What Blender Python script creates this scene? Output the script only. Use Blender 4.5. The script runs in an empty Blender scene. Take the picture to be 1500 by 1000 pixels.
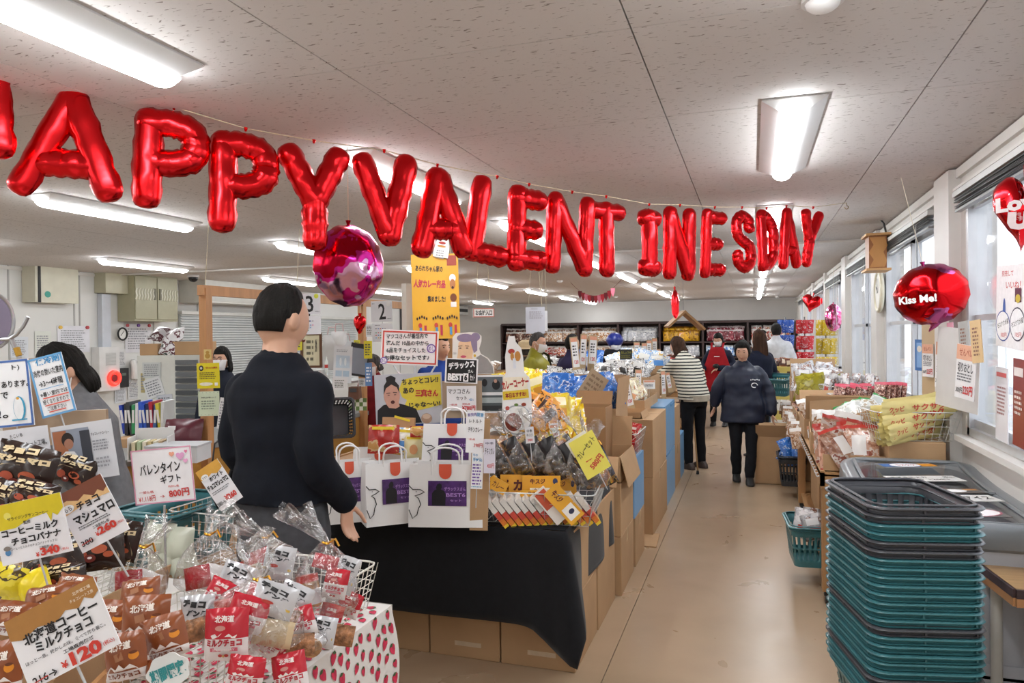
import bpy, bmesh, math, random
from mathutils import Vector, Matrix, Euler, noise
SC = bpy.context.scene
COL = SC.collection
PI = math.pi
R_ = math.radians
rnd = random.Random(7)

# ------------------------------------------------------------------ camera, world, exposure
EYE = Vector((0, 0, 1.6))
YAW, PITCH, ROLL, FPX = R_(18.42), R_(-0.506), R_(-0.62), 1057.0
_f = Vector((-math.sin(YAW)*math.cos(PITCH), math.cos(YAW)*math.cos(PITCH), math.sin(PITCH)))
_r = Vector((math.cos(YAW), math.sin(YAW), 0))
_u = _r.cross(_f)
_r, _u = _r*math.cos(ROLL)+_u*math.sin(ROLL), -_r*math.sin(ROLL)+_u*math.cos(ROLL)
camd = bpy.data.cameras.new('camera')
camd.sensor_width = 36; camd.lens = 36*FPX/1500; camd.clip_start = .05; camd.clip_end = 200
cam = bpy.data.objects.new('camera', camd)
cam.matrix_world = Matrix((( _r.x, _u.x, -_f.x, EYE.x), (_r.y, _u.y, -_f.y, EYE.y), (_r.z, _u.z, -_f.z, EYE.z), (0, 0, 0, 1)))
COL.objects.link(cam); SC.camera = cam
SC.view_settings.view_transform = 'Standard'; SC.view_settings.look = 'None'
SC.view_settings.exposure = 0.68; SC.view_settings.gamma = 1.0; SC.view_settings.use_curve_mapping = False
TUBE_POWER = 27.0
world = bpy.data.worlds.new('sky'); SC.world = world; world.use_nodes = True
wn = world.node_tree.nodes; wl = world.node_tree.links
bg = wn['Background']; bg.inputs[0].default_value = (0.86, 0.92, 1.0, 1); bg.inputs[1].default_value = 1.9

def ray(px, py): return _f+_r*((px-750)/FPX)+_u*((500-py)/FPX)
def at(px, py, d): return EYE+ray(px, py)*d
def onz(px, py, z):
    v = ray(px, py); return EYE+v*((z-EYE.z)/v.z)
def onx(px, py, x):
    v = ray(px, py); return EYE+v*(x/v.x)
def ony(px, py, y):
    v = ray(px, py); return EYE+v*(y/v.y)
def S(d): return d/FPX

# ------------------------------------------------------------------ materials
MATS = {}
def mat(name, col, rough=.6, metal=0, nscale=0, namt=.1, bump=0, bscale=60, trans=0, alpha=1, emit=0, coat=0, spec=.5, sheen=0, stretch=None):
    if name in MATS: return MATS[name]
    m = bpy.data.materials.new(name); m.use_nodes = True; MATS[name] = m
    nt = m.node_tree; N = nt.nodes; L = nt.links; b = N['Principled BSDF']
    b.inputs['Base Color'].default_value = (*col, 1); b.inputs['Roughness'].default_value = rough
    b.inputs['Metallic'].default_value = metal; b.inputs['Specular IOR Level'].default_value = spec
    b.inputs['Transmission Weight'].default_value = trans; b.inputs['Alpha'].default_value = alpha
    b.inputs['Coat Weight'].default_value = coat; b.inputs['Sheen Weight'].default_value = sheen
    if emit: b.inputs['Emission Color'].default_value = (*col, 1); b.inputs['Emission Strength'].default_value = emit
    tc = None
    def co():
        nonlocal tc
        if tc is None:
            tc = N.new('ShaderNodeTexCoord')
        if stretch:
            mp = N.new('ShaderNodeMapping'); mp.inputs['Scale'].default_value = stretch
            L.new(tc.outputs['Object'], mp.inputs[0]); return mp.outputs[0]
        return tc.outputs['Object']
    if nscale:
        n = N.new('ShaderNodeTexNoise'); n.inputs['Scale'].default_value = nscale; n.inputs['Detail'].default_value = 4
        L.new(co(), n.inputs[0])
        r = N.new('ShaderNodeValToRGB'); r.color_ramp.elements[0].position = .3; r.color_ramp.elements[1].position = .7
        r.color_ramp.elements[0].color = tuple(max(0, c*(1-namt)) for c in col)+(1,)
        r.color_ramp.elements[1].color = tuple(min(1, c*(1+namt)) for c in col)+(1,)
        L.new(n.outputs[0], r.inputs[0]); L.new(r.outputs[0], b.inputs['Base Color'])
    if bump:
        n = N.new('ShaderNodeTexNoise'); n.inputs['Scale'].default_value = bscale; n.inputs['Detail'].default_value = 3
        L.new(co(), n.inputs[0])
        bp = N.new('ShaderNodeBump'); bp.inputs['Strength'].default_value = bump; bp.inputs['Distance'].default_value = .01
        L.new(n.outputs[0], bp.inputs['Height']); L.new(bp.outputs[0], b.inputs['Normal'])
    return m
def pack(name, stops, scale=9, rough=.28, bump=.5, bscale=14, metal=0, stretch=(1, 1, 1)):
    """printed snack film: blotches of ink colours in a colour ramp, glossy, crinkled"""
    if name in MATS: return MATS[name]
    m = mat(name, stops[0][1], rough, metal, bump=bump, bscale=bscale, stretch=stretch)
    nt = m.node_tree; N = nt.nodes; L = nt.links
    tc = N.new('ShaderNodeTexCoord'); oi = N.new('ShaderNodeObjectInfo')
    ad = N.new('ShaderNodeVectorMath'); ad.operation = 'ADD'
    ml = N.new('ShaderNodeMath'); ml.operation = 'MULTIPLY'; ml.inputs[1].default_value = 3
    L.new(oi.outputs['Random'], ml.inputs[0]); L.new(tc.outputs['Object'], ad.inputs[0]); L.new(ml.outputs[0], ad.inputs[1])
    n = N.new('ShaderNodeTexNoise'); n.inputs['Scale'].default_value = scale*(1 if metal else 2.3); n.inputs['Detail'].default_value = 3
    L.new(ad.outputs[0], n.inputs[0])
    r = N.new('ShaderNodeValToRGB'); r.color_ramp.interpolation = 'CONSTANT'
    e = r.color_ramp.elements
    e[0].position = 0; e[0].color = (*stops[0][1], 1); e[1].position = stops[1][0]; e[1].color = (*stops[1][1], 1)
    for p, c in stops[2:]:
        x = e.new(p); x.color = (*c, 1)
    L.new(n.outputs[0], r.inputs[0])
    hv = N.new('ShaderNodeHueSaturation'); mr = N.new('ShaderNodeMapRange'); mr.inputs[3].default_value = .72; mr.inputs[4].default_value = 1.25
    L.new(oi.outputs['Random'], mr.inputs[0]); L.new(mr.outputs[0], hv.inputs['Value']); L.new(r.outputs[0], hv.inputs['Color']); L.new(hv.outputs[0], N['Principled BSDF'].inputs['Base Color'])
    return m
def sr(h):  # '#rrggbb' -> linear
    v = [int(h[i:i+2], 16)/255 for i in (1, 3, 5)]
    return tuple(c/12.92 if c <= .04045 else ((c+.055)/1.055)**2.4 for c in v)
def ink(h):
    return mat('ink_'+h, sr(h), .55, nscale=40, namt=.05)
def paint(h, rough=.5, **k):
    return mat('paint_%s_%g_%s' % (h, rough, '_'.join(str(v) for v in k.values())), sr(h), rough, **({'nscale': 8, 'namt': .05}|k))

# ------------------------------------------------------------------ mesh builder
class MB:
    def __init__(s): s.v = []; s.f = []; s.m = []; s.sm = []; s.M = Matrix.Identity(4); s.k = 0
    def add(s, vs, fs, mi=None, smooth=False):
        o = len(s.v); s.v += [s.M @ Vector(v) for v in vs]; s.f += [tuple(i+o for i in f) for f in fs]
        s.m += [s.k if mi is None else mi]*len(fs); s.sm += [smooth]*len(fs)
    def box(s, c, d, rz=0, mi=None, taper=1, M=None):
        x, y, z = d[0]/2, d[1]/2, d[2]/2; t = taper
        vs = [(-x*t, -y*t, -z), (x*t, -y*t, -z), (x*t, y*t, -z), (-x*t, y*t, -z), (-x, -y, z), (x, -y, z), (x, y, z), (-x, y, z)]
        m = Matrix.Translation(c) @ (M if M else Matrix.Rotation(rz, 4, 'Z'))
        s.add([m @ Vector(v) for v in vs], [(0, 3, 2, 1), (4, 5, 6, 7), (0, 1, 5, 4), (1, 2, 6, 5), (2, 3, 7, 6), (3, 0, 4, 7)], mi)
    def tube(s, pts, r, n=8, mi=None, closed=False, flat=1, smooth=True, caps=True):
        pts = [Vector(p) for p in pts]; N = len(pts); rs = r if isinstance(r, (list, tuple)) else [r]*N
        rings = []; up = None
        for i, p in enumerate(pts):
            a = pts[(i-1) % N] if (i > 0 or closed) else p; b = pts[(i+1) % N] if (i < N-1 or closed) else p
            t = (b-a); t = t.normalized() if t.length > 1e-9 else Vector((0, 0, 1))
            if up is None:
                up = Vector((0, 0, 1)) if abs(t.z) < .9 else Vector((0, 1, 0))
            x = t.cross(up)
            if x.length < 1e-5: x = t.cross(Vector((1, 0, 0)))
            x.normalize(); y = x.cross(t).normalized(); up = y
            rings.append([p+(x*math.cos(2*PI*k/n)+y*math.sin(2*PI*k/n)*flat)*rs[i] for k in range(n)])
        vs = [v for q in rings for v in q]; fs = []
        for i in range(N if closed else N-1):
            j = (i+1) % N
            fs += [(i*n+k, i*n+(k+1) % n, j*n+(k+1) % n, j*n+k) for k in range(n)]
        if not closed and caps: fs += [tuple(range(n))[::-1], tuple((N-1)*n+k for k in range(n))]
        s.add(vs, fs, mi, smooth)
    def cyl(s, a, b, r, n=12, r2=None, mi=None): s.tube([a, b], [r, r if r2 is None else r2], n, mi)
    def ell(s, c, d, nu=16, nv=10, mi=None, fn=None, M=None):
        vs = []; c = Vector(c)
        for j in range(nv+1):
            th = PI*j/nv
            for i in range(nu):
                ph = 2*PI*i/nu; q = Vector((math.sin(th)*math.cos(ph), math.sin(th)*math.sin(ph), math.cos(th)))
                k = fn(q) if fn else 1
                p = Vector((q.x*d[0]*k, q.y*d[1]*k, q.z*d[2]*k))
                vs.append(c+(M @ p if M else p))
        fs = [(j*nu+i, (j+1)*nu+i, (j+1)*nu+(i+1) % nu, j*nu+(i+1) % nu) for j in range(nv) for i in range(nu)]
        s.add(vs, fs, mi, True)
    def grid(s, fn, nu, nv, mi=None, smooth=True, closeu=False, mf=None):
        vs = [fn(i/nu, j/nv) for j in range(nv+1) for i in range(nu+(0 if closeu else 1))]
        w = nu+(0 if closeu else 1); fs = []; ms = []
        for j in range(nv):
            for i in range(nu):
                i2 = (i+1) % w
                fs.append((j*w+i, j*w+i2, (j+1)*w+i2, (j+1)*w+i)); ms.append(mf(i/nu, j/nv) if mf else (s.k if mi is None else mi))
        s.add(vs, fs, 0, smooth); s.m[-len(fs):] = ms
    def prism(s, poly, y0, y1, mi=None, smooth=False):
        """polygon in XZ extruded along Y"""
        n = len(poly)
        vs = [(x, y0, z) for x, z in poly]+[(x, y1, z) for x, z in poly]
        s.add(vs, [tuple(range(n)), tuple(range(2*n-1, n-1, -1))]+[(i, i+n, (i+1) % n+n, (i+1) % n) for i in range(n)], mi, smooth)
    def sheet(s, poly, z=0, mi=None):
        s.add([(x, z, y) for x, y in poly], [tuple(range(len(poly)))], mi)
    def mesh(s, name, mats, auto=40):
        me = bpy.data.meshes.new(name); me.from_pydata([tuple(v) for v in s.v], [], s.f)
        for m in (mats if isinstance(mats, (list, tuple)) else [mats]): me.materials.append(m)
        me.polygons.foreach_set('material_index', s.m); me.polygons.foreach_set('use_smooth', s.sm)
        me.update()
        if auto and any(s.sm): me.set_sharp_from_angle(angle=R_(auto))
        return me
    def build(s, name, mats, parent=None, auto=40, **tg):
        return link(name, s.mesh(name, mats, auto), parent, **tg)
def link(name, data, parent=None, loc=None, rot=None, label=None, cat=None, group=None, kind=None, bev=0):
    o = bpy.data.objects.new(name, data); COL.objects.link(o)
    if parent is not None: o.parent = parent
    if loc is not None: o.location = loc
    if rot is not None: o.rotation_euler = rot if isinstance(rot, (tuple, Euler)) else (0, 0, rot)
    if label: o['label'] = label
    if cat: o['category'] = cat
    if group: o['group'] = group
    if kind: o['kind'] = kind
    if bev:
        m = o.modifiers.new('bevel', 'BEVEL'); m.width = bev; m.segments = 2; m.limit_method = 'ANGLE'; m.angle_limit = R_(35)
    return o
def thing(name, label, cat, loc=(0, 0, 0), rot=0, group=None): return link(name, None, None, loc, rot, label, cat, group)
def struct(o): o['kind'] = 'structure'; return o
def dup(root, loc, rot=0, label=None, group=None, scale=None):
    r = root.copy(); COL.objects.link(r); r.location = loc; r.rotation_euler = rot if isinstance(rot, (tuple, Euler)) else (0, 0, rot)
    if label: r['label'] = label
    if group: r['group'] = group
    if scale: r.scale = (scale,)*3 if not isinstance(scale, tuple) else scale
    for ch in KIDS.get(root.name) or root.children:
        c = ch.copy(); COL.objects.link(c); c.parent = r
        for g in ch.children:
            d = g.copy(); COL.objects.link(d); d.parent = c
    return r
KIDS = {}

def eval_mesh(o):
    """mesh of a not yet linked object, evaluated alone in a scratch scene (fast)"""
    sc = bpy.data.scenes.new('scratch'); sc.collection.objects.link(o); vl = sc.view_layers[0]
    with bpy.context.temp_override(scene=sc, view_layer=vl):
        dg = bpy.context.evaluated_depsgraph_get(); dg.update(); me = bpy.data.meshes.new_from_object(o.evaluated_get(dg))
    bpy.data.scenes.remove(sc); return me
# ------------------------------------------------------------------ lettering
TEXTS = {}
def tmesh(body, bold=0, res=2):
    key = (body, bold)
    if key not in TEXTS:
        c = bpy.data.curves.new('t', 'FONT'); c.body = body; c.resolution_u = res; c.offset = bold; c.align_x = 'LEFT'
        o = bpy.data.objects.new('t', c); me = eval_mesh(o)
        vs = [(v.co.x, v.co.y) for v in me.vertices]; fs = [tuple(p.vertices) for p in me.polygons]
        bpy.data.objects.remove(o); bpy.data.curves.remove(c); bpy.data.meshes.remove(me)
        x0 = min(v[0] for v in vs); x1 = max(v[0] for v in vs); y0 = min(v[1] for v in vs); y1 = max(v[1] for v in vs)
        TEXTS[key] = ([((x-x0)/(x1-x0)-.5, (y-y0)/(y1-y0)-.5) for x, y in vs], fs)
    return TEXTS[key]
def write(mb, body, cx, cz, w, h, mi, rot=0, bold=0, y=-.0012, jit=0):
    vs, fs = tmesh(body, bold); c, s = math.cos(rot), math.sin(rot)
    mb.add([(cx+x*w*c-z*h*s, y, cz+x*w*s+z*h*c) for x, z in vs], fs, mi)
def inks(parent, lines, w, h, y=-.0012, name='lettering', curve=None):
    """lines: (text, fx, fy, fw, fh, hex[, rotdeg[, bold]]), fractions from the card's top left; '#' shapes: see below"""
    mb = MB(); cols = []
    for i, l in enumerate(lines):
        t, fx, fy, fw, fh, hx = l[:6]; rot = R_(l[6]) if len(l) > 6 else 0; bold = l[7] if len(l) > 7 else .012
        if hx not in cols: cols.append(hx)
        mi = cols.index(hx); cx, cz = (fx-.5)*w, (.5-fy)*h; yy = y-.0002*i
        if t == '@rect':
            c, s = math.cos(rot), math.sin(rot); a, b = fw*w/2, fh*h/2
            mb.add([(cx+p*c-q*s, yy, cz+p*s+q*c) for p, q in ((-a, -b), (a, -b), (a, b), (-a, b))], [(0, 1, 2, 3)], mi)
        elif t == '@oval':
            n = 20; mb.add([(cx+math.cos(2*PI*k/n)*fw*w/2, yy, cz+math.sin(2*PI*k/n)*fh*h/2) for k in range(n)], [tuple(range(n))], mi)
        elif t == '@poly':
            mb.add([((a-.5)*w, yy, (.5-b)*h) for a, b in l[8]], [tuple(range(len(l[8])))], mi)
        elif t == '@frame':
            q = l[8] if len(l) > 8 else .012
            for (a, b, c_, d) in ((cx, cz+fh*h/2, fw*w+q, q), (cx, cz-fh*h/2, fw*w+q, q), (cx-fw*w/2, cz, q, fh*h), (cx+fw*w/2, cz, q, fh*h)):
                mb.add([(a-c_/2, yy, b-d/2), (a+c_/2, yy, b-d/2), (a+c_/2, yy, b+d/2), (a-c_/2, yy, b+d/2)], [(0, 1, 2, 3)], mi)
        elif t == '@lines':   # rows of tiny print too small to read
            n = int(l[8]); rr = random.Random(i*7+n)
            for k in range(n):
                zz = cz+fh*h*(.5-(k+.5)/n); xx = cx-fw*w/2; e = cx+fw*w/2*rr.uniform(.6, 1)
                hh = fh*h/n*.5
                while xx < e:
                    q = rr.uniform(.6, 2.2)*hh; mb.add([(xx, yy, zz-hh/2), (min(e, xx+q), yy, zz-hh/2), (min(e, xx+q), yy, zz+hh/2), (xx, yy, zz+hh/2)], [(0, 1, 2, 3)], mi); xx += q+hh*.5
        else:
            write(mb, t, cx, cz, fw*w, fh*h, mi, rot, bold, yy)
    if curve: mb.v = [Vector((v.x, v.y+curve(v.x, v.z), v.z)) for v in mb.v]
    return mb.build(name, [ink(c) for c in cols], parent, auto=0)
def face_rot(yaw=0, roll=0, tilt=0):
    """card frame: local X right, Z up, front towards -Y; yaw 0 looks at the camera's side of the room"""
    return (Matrix.Rotation(YAW+R_(yaw), 3, 'Z') @ Matrix.Rotation(R_(tilt), 3, 'X') @ Matrix.Rotation(-R_(roll), 3, 'Y')).to_euler()
def card(name, label, cat, px, py, wp, hp, d, lines=(), paper='#f2f2f4', yaw=0, roll=0, tilt=0, group=None, rough=.35, thick=.002, corner=None, parent=None):
    """flat notice; px, py centre and wp, hp size measured in the photograph, d its distance"""
    w, h = wp*S(d)/max(.3, math.cos(R_(yaw))), hp*S(d)
    t = thing(name, label, cat, at(px, py, d), face_rot(yaw, roll, tilt), group)
    mb = MB(); mb.box((0, thick/2, 0), (w, thick, h)); mb.build('sheet' if thick < .01 else 'board', paint(paper, rough), t)
    if lines: inks(t, lines, w, h)
    if name in ('price_sign', 'price_card', 'handwritten_notice', 'shelf_card') and thick < .01:
        mb = MB(); mb.tube([(0, .004, h*.2), (0, .005, -h/2), (0, .012, -h/2-.09)], .0022, 5); mb.build('holder_rod', paint('#b9bbbd', .3), t)
    t['w'] = w; t['h'] = h
    return t
# ------------------------------------------------------------------ the room
X0, X1, Y0, Y1, ZC = -8.45, 1.1, -5.0, 20.3, 2.5
wall_m = mat('wall_paint', sr('#d3cfca'), .55, nscale=2.5, namt=.03)
trim_m = mat('trim_paint', sr('#d8d5d0'), .4, nscale=5, namt=.03)
alu = mat('aluminium', sr('#b9bbbd'), .35, metal=.75, nscale=12, namt=.06)
def floor_mat():
    m = mat('vinyl_floor', sr('#b9a184'), .26, nscale=0, coat=.0)
    nt = m.node_tree; N = nt.nodes; L = nt.links; b = N['Principled BSDF']
    tc = N.new('ShaderNodeTexCoord')
    def nz(s, d, w=0):
        n = N.new('ShaderNodeTexNoise'); n.inputs['Scale'].default_value = s; n.inputs['Detail'].default_value = d; n.inputs['Distortion'].default_value = w
        L.new(tc.outputs['Object'], n.inputs[0]); return n.outputs[0]
    r = N.new('ShaderNodeValToRGB'); r.color_ramp.elements[0].position = .3; r.color_ramp.elements[1].position = .72
    r.color_ramp.elements[0].color = (*sr('#a78f74'), 1); r.color_ramp.elements[1].color = (*sr('#b89f84'), 1)
    L.new(nz(1.4, 5, .6), r.inputs[0])
    r2 = N.new('ShaderNodeValToRGB'); r2.color_ramp.elements[0].position = .8; r2.color_ramp.elements[1].position = .9
    r2.color_ramp.elements[0].color = (0, 0, 0, 1); r2.color_ramp.elements[1].color = (.5, .5, .5, 1); L.new(nz(26, 6), r2.inputs[0])
    mx = N.new('ShaderNodeMix'); mx.data_type = 'RGBA'; mx.inputs[7].default_value = (*sr('#9d876e'), 1)
    L.new(r2.outputs[0], mx.inputs[0]); L.new(r.outputs[0], mx.inputs[6]); L.new(mx.outputs[2], b.inputs['Base Color'])
    rr = N.new('ShaderNodeMapRange'); rr.inputs[3].default_value = .2; rr.inputs[4].default_value = .42; L.new(nz(3, 6, 1), rr.inputs[0]); L.new(rr.outputs[0], b.inputs['Roughness'])
    return m
def ceil_mat():
    m = mat('rock_wool_panel', sr('#cfc6c2'), .85, nscale=0)
    nt = m.node_tree; N = nt.nodes; L = nt.links; b = N['Principled BSDF']
    g = N.new('ShaderNodeNewGeometry'); mp = N.new('ShaderNodeMapping'); mp.inputs['Scale'].default_value = (30, 105, 30)
    L.new(g.outputs['Position'], mp.inputs[0])
    n = N.new('ShaderNodeTexNoise'); n.inputs['Scale'].default_value = 1; n.inputs['Detail'].default_value = 2.5; n.inputs['Distortion'].default_value = .7
    L.new(mp.outputs[0], n.inputs[0])
    r = N.new('ShaderNodeValToRGB'); r.color_ramp.elements[0].position = .315; r.color_ramp.elements[1].position = .365
    r.color_ramp.elements[0].color = (*sr('#8a827d'), 1); r.color_ramp.elements[1].color = (*sr('#d3cfcd'), 1)
    L.new(n.outputs[0], r.inputs[0]); L.new(r.outputs[0], b.inputs['Base Color'])
    bp = N.new('ShaderNodeBump'); bp.inputs['Strength'].default_value = .5; bp.inputs['Distance'].default_value = .004
    L.new(r.outputs[0], bp.inputs['Height']); L.new(bp.outputs[0], b.inputs['Normal'])
    return m
mb = MB()
mb.box(((X0-.8-.672)/2, (Y0+Y1)/2, -.05), (-.672-X0+.8, Y1-Y0+.4, .1)); mb.box(((X1+.4-.668)/2, (Y0+Y1)/2, -.05), (X1+.4+.668, Y1-Y0+.4, .1))
mb.box(((X0+X1)/2, (Y0+Y1)/2, -.08), (X1-X0+.4, Y1-Y0+.4, .1), mi=1)
struct(mb.build('floor', [floor_mat(), paint('#5d4d3e')]))
mb = MB(); mb.box(((X0+X1)/2, (Y0+Y1)/2, ZC+.06), (X1-X0+.5, Y1-Y0+.5, .08)); ceiling = struct(mb.build('ceiling', paint('#6a625c')))
xs = [X0]+[-.333-.985*k for k in range(8, 0, -1)]+[-.333, .616, X1]; ys = [Y0]+[2.14+.91*k for k in range(-7, 20)]+[Y1]
pm = {}
cm = ceil_mat()
for i in range(len(xs)-1):
    for j in range(len(ys)-1):
        w, l = round(xs[i+1]-xs[i], 3), round(ys[j+1]-ys[j], 3)
        if w < .02 or l < .02: continue
        if (w, l) not in pm:
            mb = MB(); mb.box((0, 0, 0), (w-.005, l-.0035, .02)); pm[(w, l)] = mb.mesh('ceiling_panel', cm)
        link('ceiling_panel', pm[(w, l)], ceiling, ((xs[i]+xs[i+1])/2, (ys[j]+ys[j+1])/2, ZC+.0105))
# walls
mb = MB()
wins = [(2.25, 4.46), (5.06, 6.94), (7.46, 9.2), (9.8, 11.74), (12.1, 14.0), (14.5, 16.3), (16.8, 18.5)]
ZS, ZT = 1.04, 2.33
mb.box((X1+.07, (Y0+Y1)/2, ZS/2), (.14, Y1-Y0, ZS)); mb.box((X1+.07, (Y0+Y1)/2, (ZT+ZC)/2), (.14, Y1-Y0, ZC-ZT))
e = Y0
for a, b in wins: mb.box((X1+.07, (e+a)/2, (ZS+ZT)/2), (.14, a-e, ZT-ZS)); e = b
mb.box((X1+.07, (e+Y1)/2, (ZS+ZT)/2), (.14, Y1-e, ZT-ZS)); struct(mb.build('wall_right', wall_m))
mb = MB(); mb.box((X0-.07, (Y0+Y1)/2, ZC/2), (.14, Y1-Y0, ZC))
for y in (6.3, 7.18, 7.26, 8.5, 9.4, 14.6, 15.5, 16.4): mb.box((X0+.003, y, ZC/2), (.008, .02, ZC), mi=1)
struct(mb.build('wall_left', [mat('left_panels', sr('#d9d9d6'), .4, nscale=2, namt=.03), paint('#a9a9a6')]))
mb = MB(); mb.box(((X0+X1)/2, Y1+.07, ZC/2), (X1-X0, .14, ZC)); struct(mb.build('wall_back', wall_m))
mb = MB(); mb.box(((X0+X1)/2, Y0-.07, ZC/2), (X1-X0, .14, ZC)); struct(mb.build('wall_front', wall_m))
mb = MB(); mb.box((X1-.012, (Y0+Y1)/2, ZC-.035), (.024, Y1-Y0, .05)); mb.box((X1-.02, (Y0+Y1)/2, ZT+.045), (.04, Y1-Y0, .015)); struct(mb.build('trim_1', trim_m))
mb = MB(); mb.box((X0+.01, (Y0+Y1)/2, ZC-.03), (.02, Y1-Y0, .04)); struct(mb.build('trim_2', trim_m))
mb = MB(); mb.box(((X0+X1)/2, 7.75, ZC-.012), (X1-X0, .03, .02)); struct(mb.build('trim_3', trim_m))
mb = MB(); mb.box(((X0+X1)/2, Y1-.01, .04), (X1-X0, .02, .08)); struct(mb.build('baseboard_back', paint('#6b5442')))
mb = MB(); mb.box((X1-.01, (Y0+Y1)/2, .04), (.02, Y1-Y0, .08)); struct(mb.build('baseboard_right', paint('#6b5442')))
# wall pillars between the windows
for k, (a, b) in enumerate([(4.52, 4.98), (7.0, 7.42), (9.25, 9.75), (11.78, 12.05), (14.05, 14.45), (16.35, 16.75)]):
    mb = MB(); mb.box((X1-.03, (a+b)/2, ZC/2), (.06, b-a-.12, ZC-.02)); struct(mb.build('trim_%d' % (k+4), trim_m))
glass = bpy.data.materials.new('window_glass'); glass.use_nodes = True; MATS['window_glass'] = glass
N = glass.node_tree.nodes; L = glass.node_tree.links; N.remove(N['Principled BSDF'])
tr = N.new('ShaderNodeBsdfTransparent'); gl = N.new('ShaderNodeBsdfGlossy'); gl.inputs['Roughness'].default_value = .03
mx = N.new('ShaderNodeMixShader'); lw = N.new('ShaderNodeLayerWeight'); fr = N.new('ShaderNodeMath'); fr.operation = 'POWER'; fr.inputs[1].default_value = 4
f2 = N.new('ShaderNodeMath'); f2.operation = 'MULTIPLY_ADD'; f2.inputs[1].default_value = .6; f2.inputs[2].default_value = .04
L.new(lw.outputs['Facing'], fr.inputs[0]); L.new(fr.outputs[0], f2.inputs[0]); L.new(f2.outputs[0], mx.inputs[0]); L.new(tr.outputs[0], mx.inputs[1]); L.new(gl.outputs[0], mx.inputs[2]); L.new(mx.outputs[0], N['Material Output'].inputs[0])
frame_m = mat('window_frame_alu', sr('#c5c6c8'), .35, metal=.5, nscale=10, namt=.05)
for k, (a, b) in enumerate(wins):
    w = struct(link('window_%d' % (k+1), None, loc=(X1, (a+b)/2, (ZS+ZT)/2)))
    W, Hh = b-a, ZT-ZS
    mb = MB()
    for s in (-1, 1): mb.box((.05, s*(W/2-.02), 0), (.11, .04, Hh)); mb.box((.05, 0, s*(Hh/2-.02)), (.11, W, .04))
    mb.build('window_frame', frame_m, w)
    for s in (-1, 1):
        mb = MB(); cx = .035 if s > 0 else .07; c = s*W/4; hw = W/4+.02
        for t in (-1, 1): mb.box((cx, c+t*(hw-.025), 0), (.03, .05, Hh-.07)); mb.box((cx, c, t*(Hh/2-.06)), (.03, 2*hw, .05))
        mb.box((cx, c, -.02), (.022, 2*hw, .03))
        sa = mb.build('sash', frame_m, w)
        g = MB(); g.box((cx, c, 0), (.005, 2*hw-.08, Hh-.12)); g.build('pane', glass, sa)
    mb = MB(); mb.box((-.015, 0, -Hh/2-.02), (.09, W+.06, .03)); mb.build('window_sill', trim_m, w)
    # rolled up slatted blind
    mb = MB(); mb.box((0, 0, .03), (.045, W+.02, .03)); bl = thing('window_blind', 'raised grey slatted blind at the head of the %s window on the right wall' % ['nearest', 'second', 'third', 'fourth', 'fifth', 'sixth', 'farthest'][k], 'blind', (X1-.045, (a+b)/2, ZT-.03), 0, 'raised blinds along the right wall')
    mb.build('head_rail', paint('#c9cac9'), bl)
    mb = MB(); rr = random.Random(k)
    for q in range(9): mb.box((rr.uniform(-.004, .004), rr.uniform(-.005, .005), .008-q*.0065), (.036, W-.02, .002), M=Matrix.Rotation(rr.uniform(-.012, .012), 4, 'X'))
    mb.build('slat_stack', paint('#5c5e5f', .35), bl)
    mb = MB(); mb.box((0, 0, -.06), (.03, W-.02, .012)); mb.build('bottom_rail', paint('#8b8d8e', .35), bl)
    mb = MB(); mb.tube([(-.02, -W*.32, 0), (-.025, -W*.33, -.3), (-.022, -W*.325, -.62)], .0022, 5)
    mb.build('cord', paint('#dcdcda'), bl)
# outside the windows: pavement and a pale neighbouring wall
mb = MB(); mb.box((7, 9, -.2), (11, 60, .1)); struct(mb.build('pavement', mat('pavement', sr('#b9babc'), .8, nscale=3, namt=.1)))
mb = MB(); mb.box((7.6, 9, 1.6), (.3, 60, 3.6))
for q in range(30): mb.box((7.44, -20+q*2, 1.6), (.03, .05, 3.6), mi=1)
mb.box((7.4, 9, 3.3), (.3, 60, .12), mi=1)
struct(mb.build('neighbouring_wall', [mat('outside_wall', sr('#eceef0'), .7, nscale=1, namt=.04), paint('#c9ccd0')]))
# ceiling lights
lens_m = mat('lamp_lens', (.95, .98, 1), .4, emit=TUBE_POWER, nscale=0)
lamp_base = mat('lamp_base', sr('#d6d6d6'), .28, nscale=10, namt=.02)
mb = MB()
mb.add([(-.115, -.635, 0), (.115, -.635, 0), (.115, .635, 0), (-.115, .635, 0), (-.12, -.64, -.008), (.12, -.64, -.008), (.12, .64, -.008), (-.12, .64, -.008), (-.05, -.6, -.045), (.05, -.6, -.045), (.05, .6, -.045), (-.05, .6, -.045)],
       [(0, 1, 2, 3), (0, 4, 5, 1), (1, 5, 6, 2), (2, 6, 7, 3), (3, 7, 4, 0), (4, 8, 9, 5), (5, 9, 10, 6), (6, 10, 11, 7), (7, 11, 8, 4), (8, 11, 10, 9)])
base_me = mb.mesh('light_housing', lamp_base)
mb = MB(); n = 10; P = []
for y, k in ((-.615, .5), (-.605, .85), (-.585, 1), (.585, 1), (.605, .85), (.615, .5)):
    P.append([(.047*math.cos(PI*q/n), y, -.045-.034*k*math.sin(PI*q/n)) for q in range(n+1)])
vs = [v for r in P for v in r]; fs = [(i*(n+1)+q, i*(n+1)+q+1, (i+1)*(n+1)+q+1, (i+1)*(n+1)+q) for i in range(5) for q in range(n)]
mb.add(vs, fs+[tuple(range(n+1)), tuple(range(5*(n+1), 6*(n+1)))[::-1]], 0, True)
lens_me = mb.mesh('light_lens', lens_m)
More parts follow.
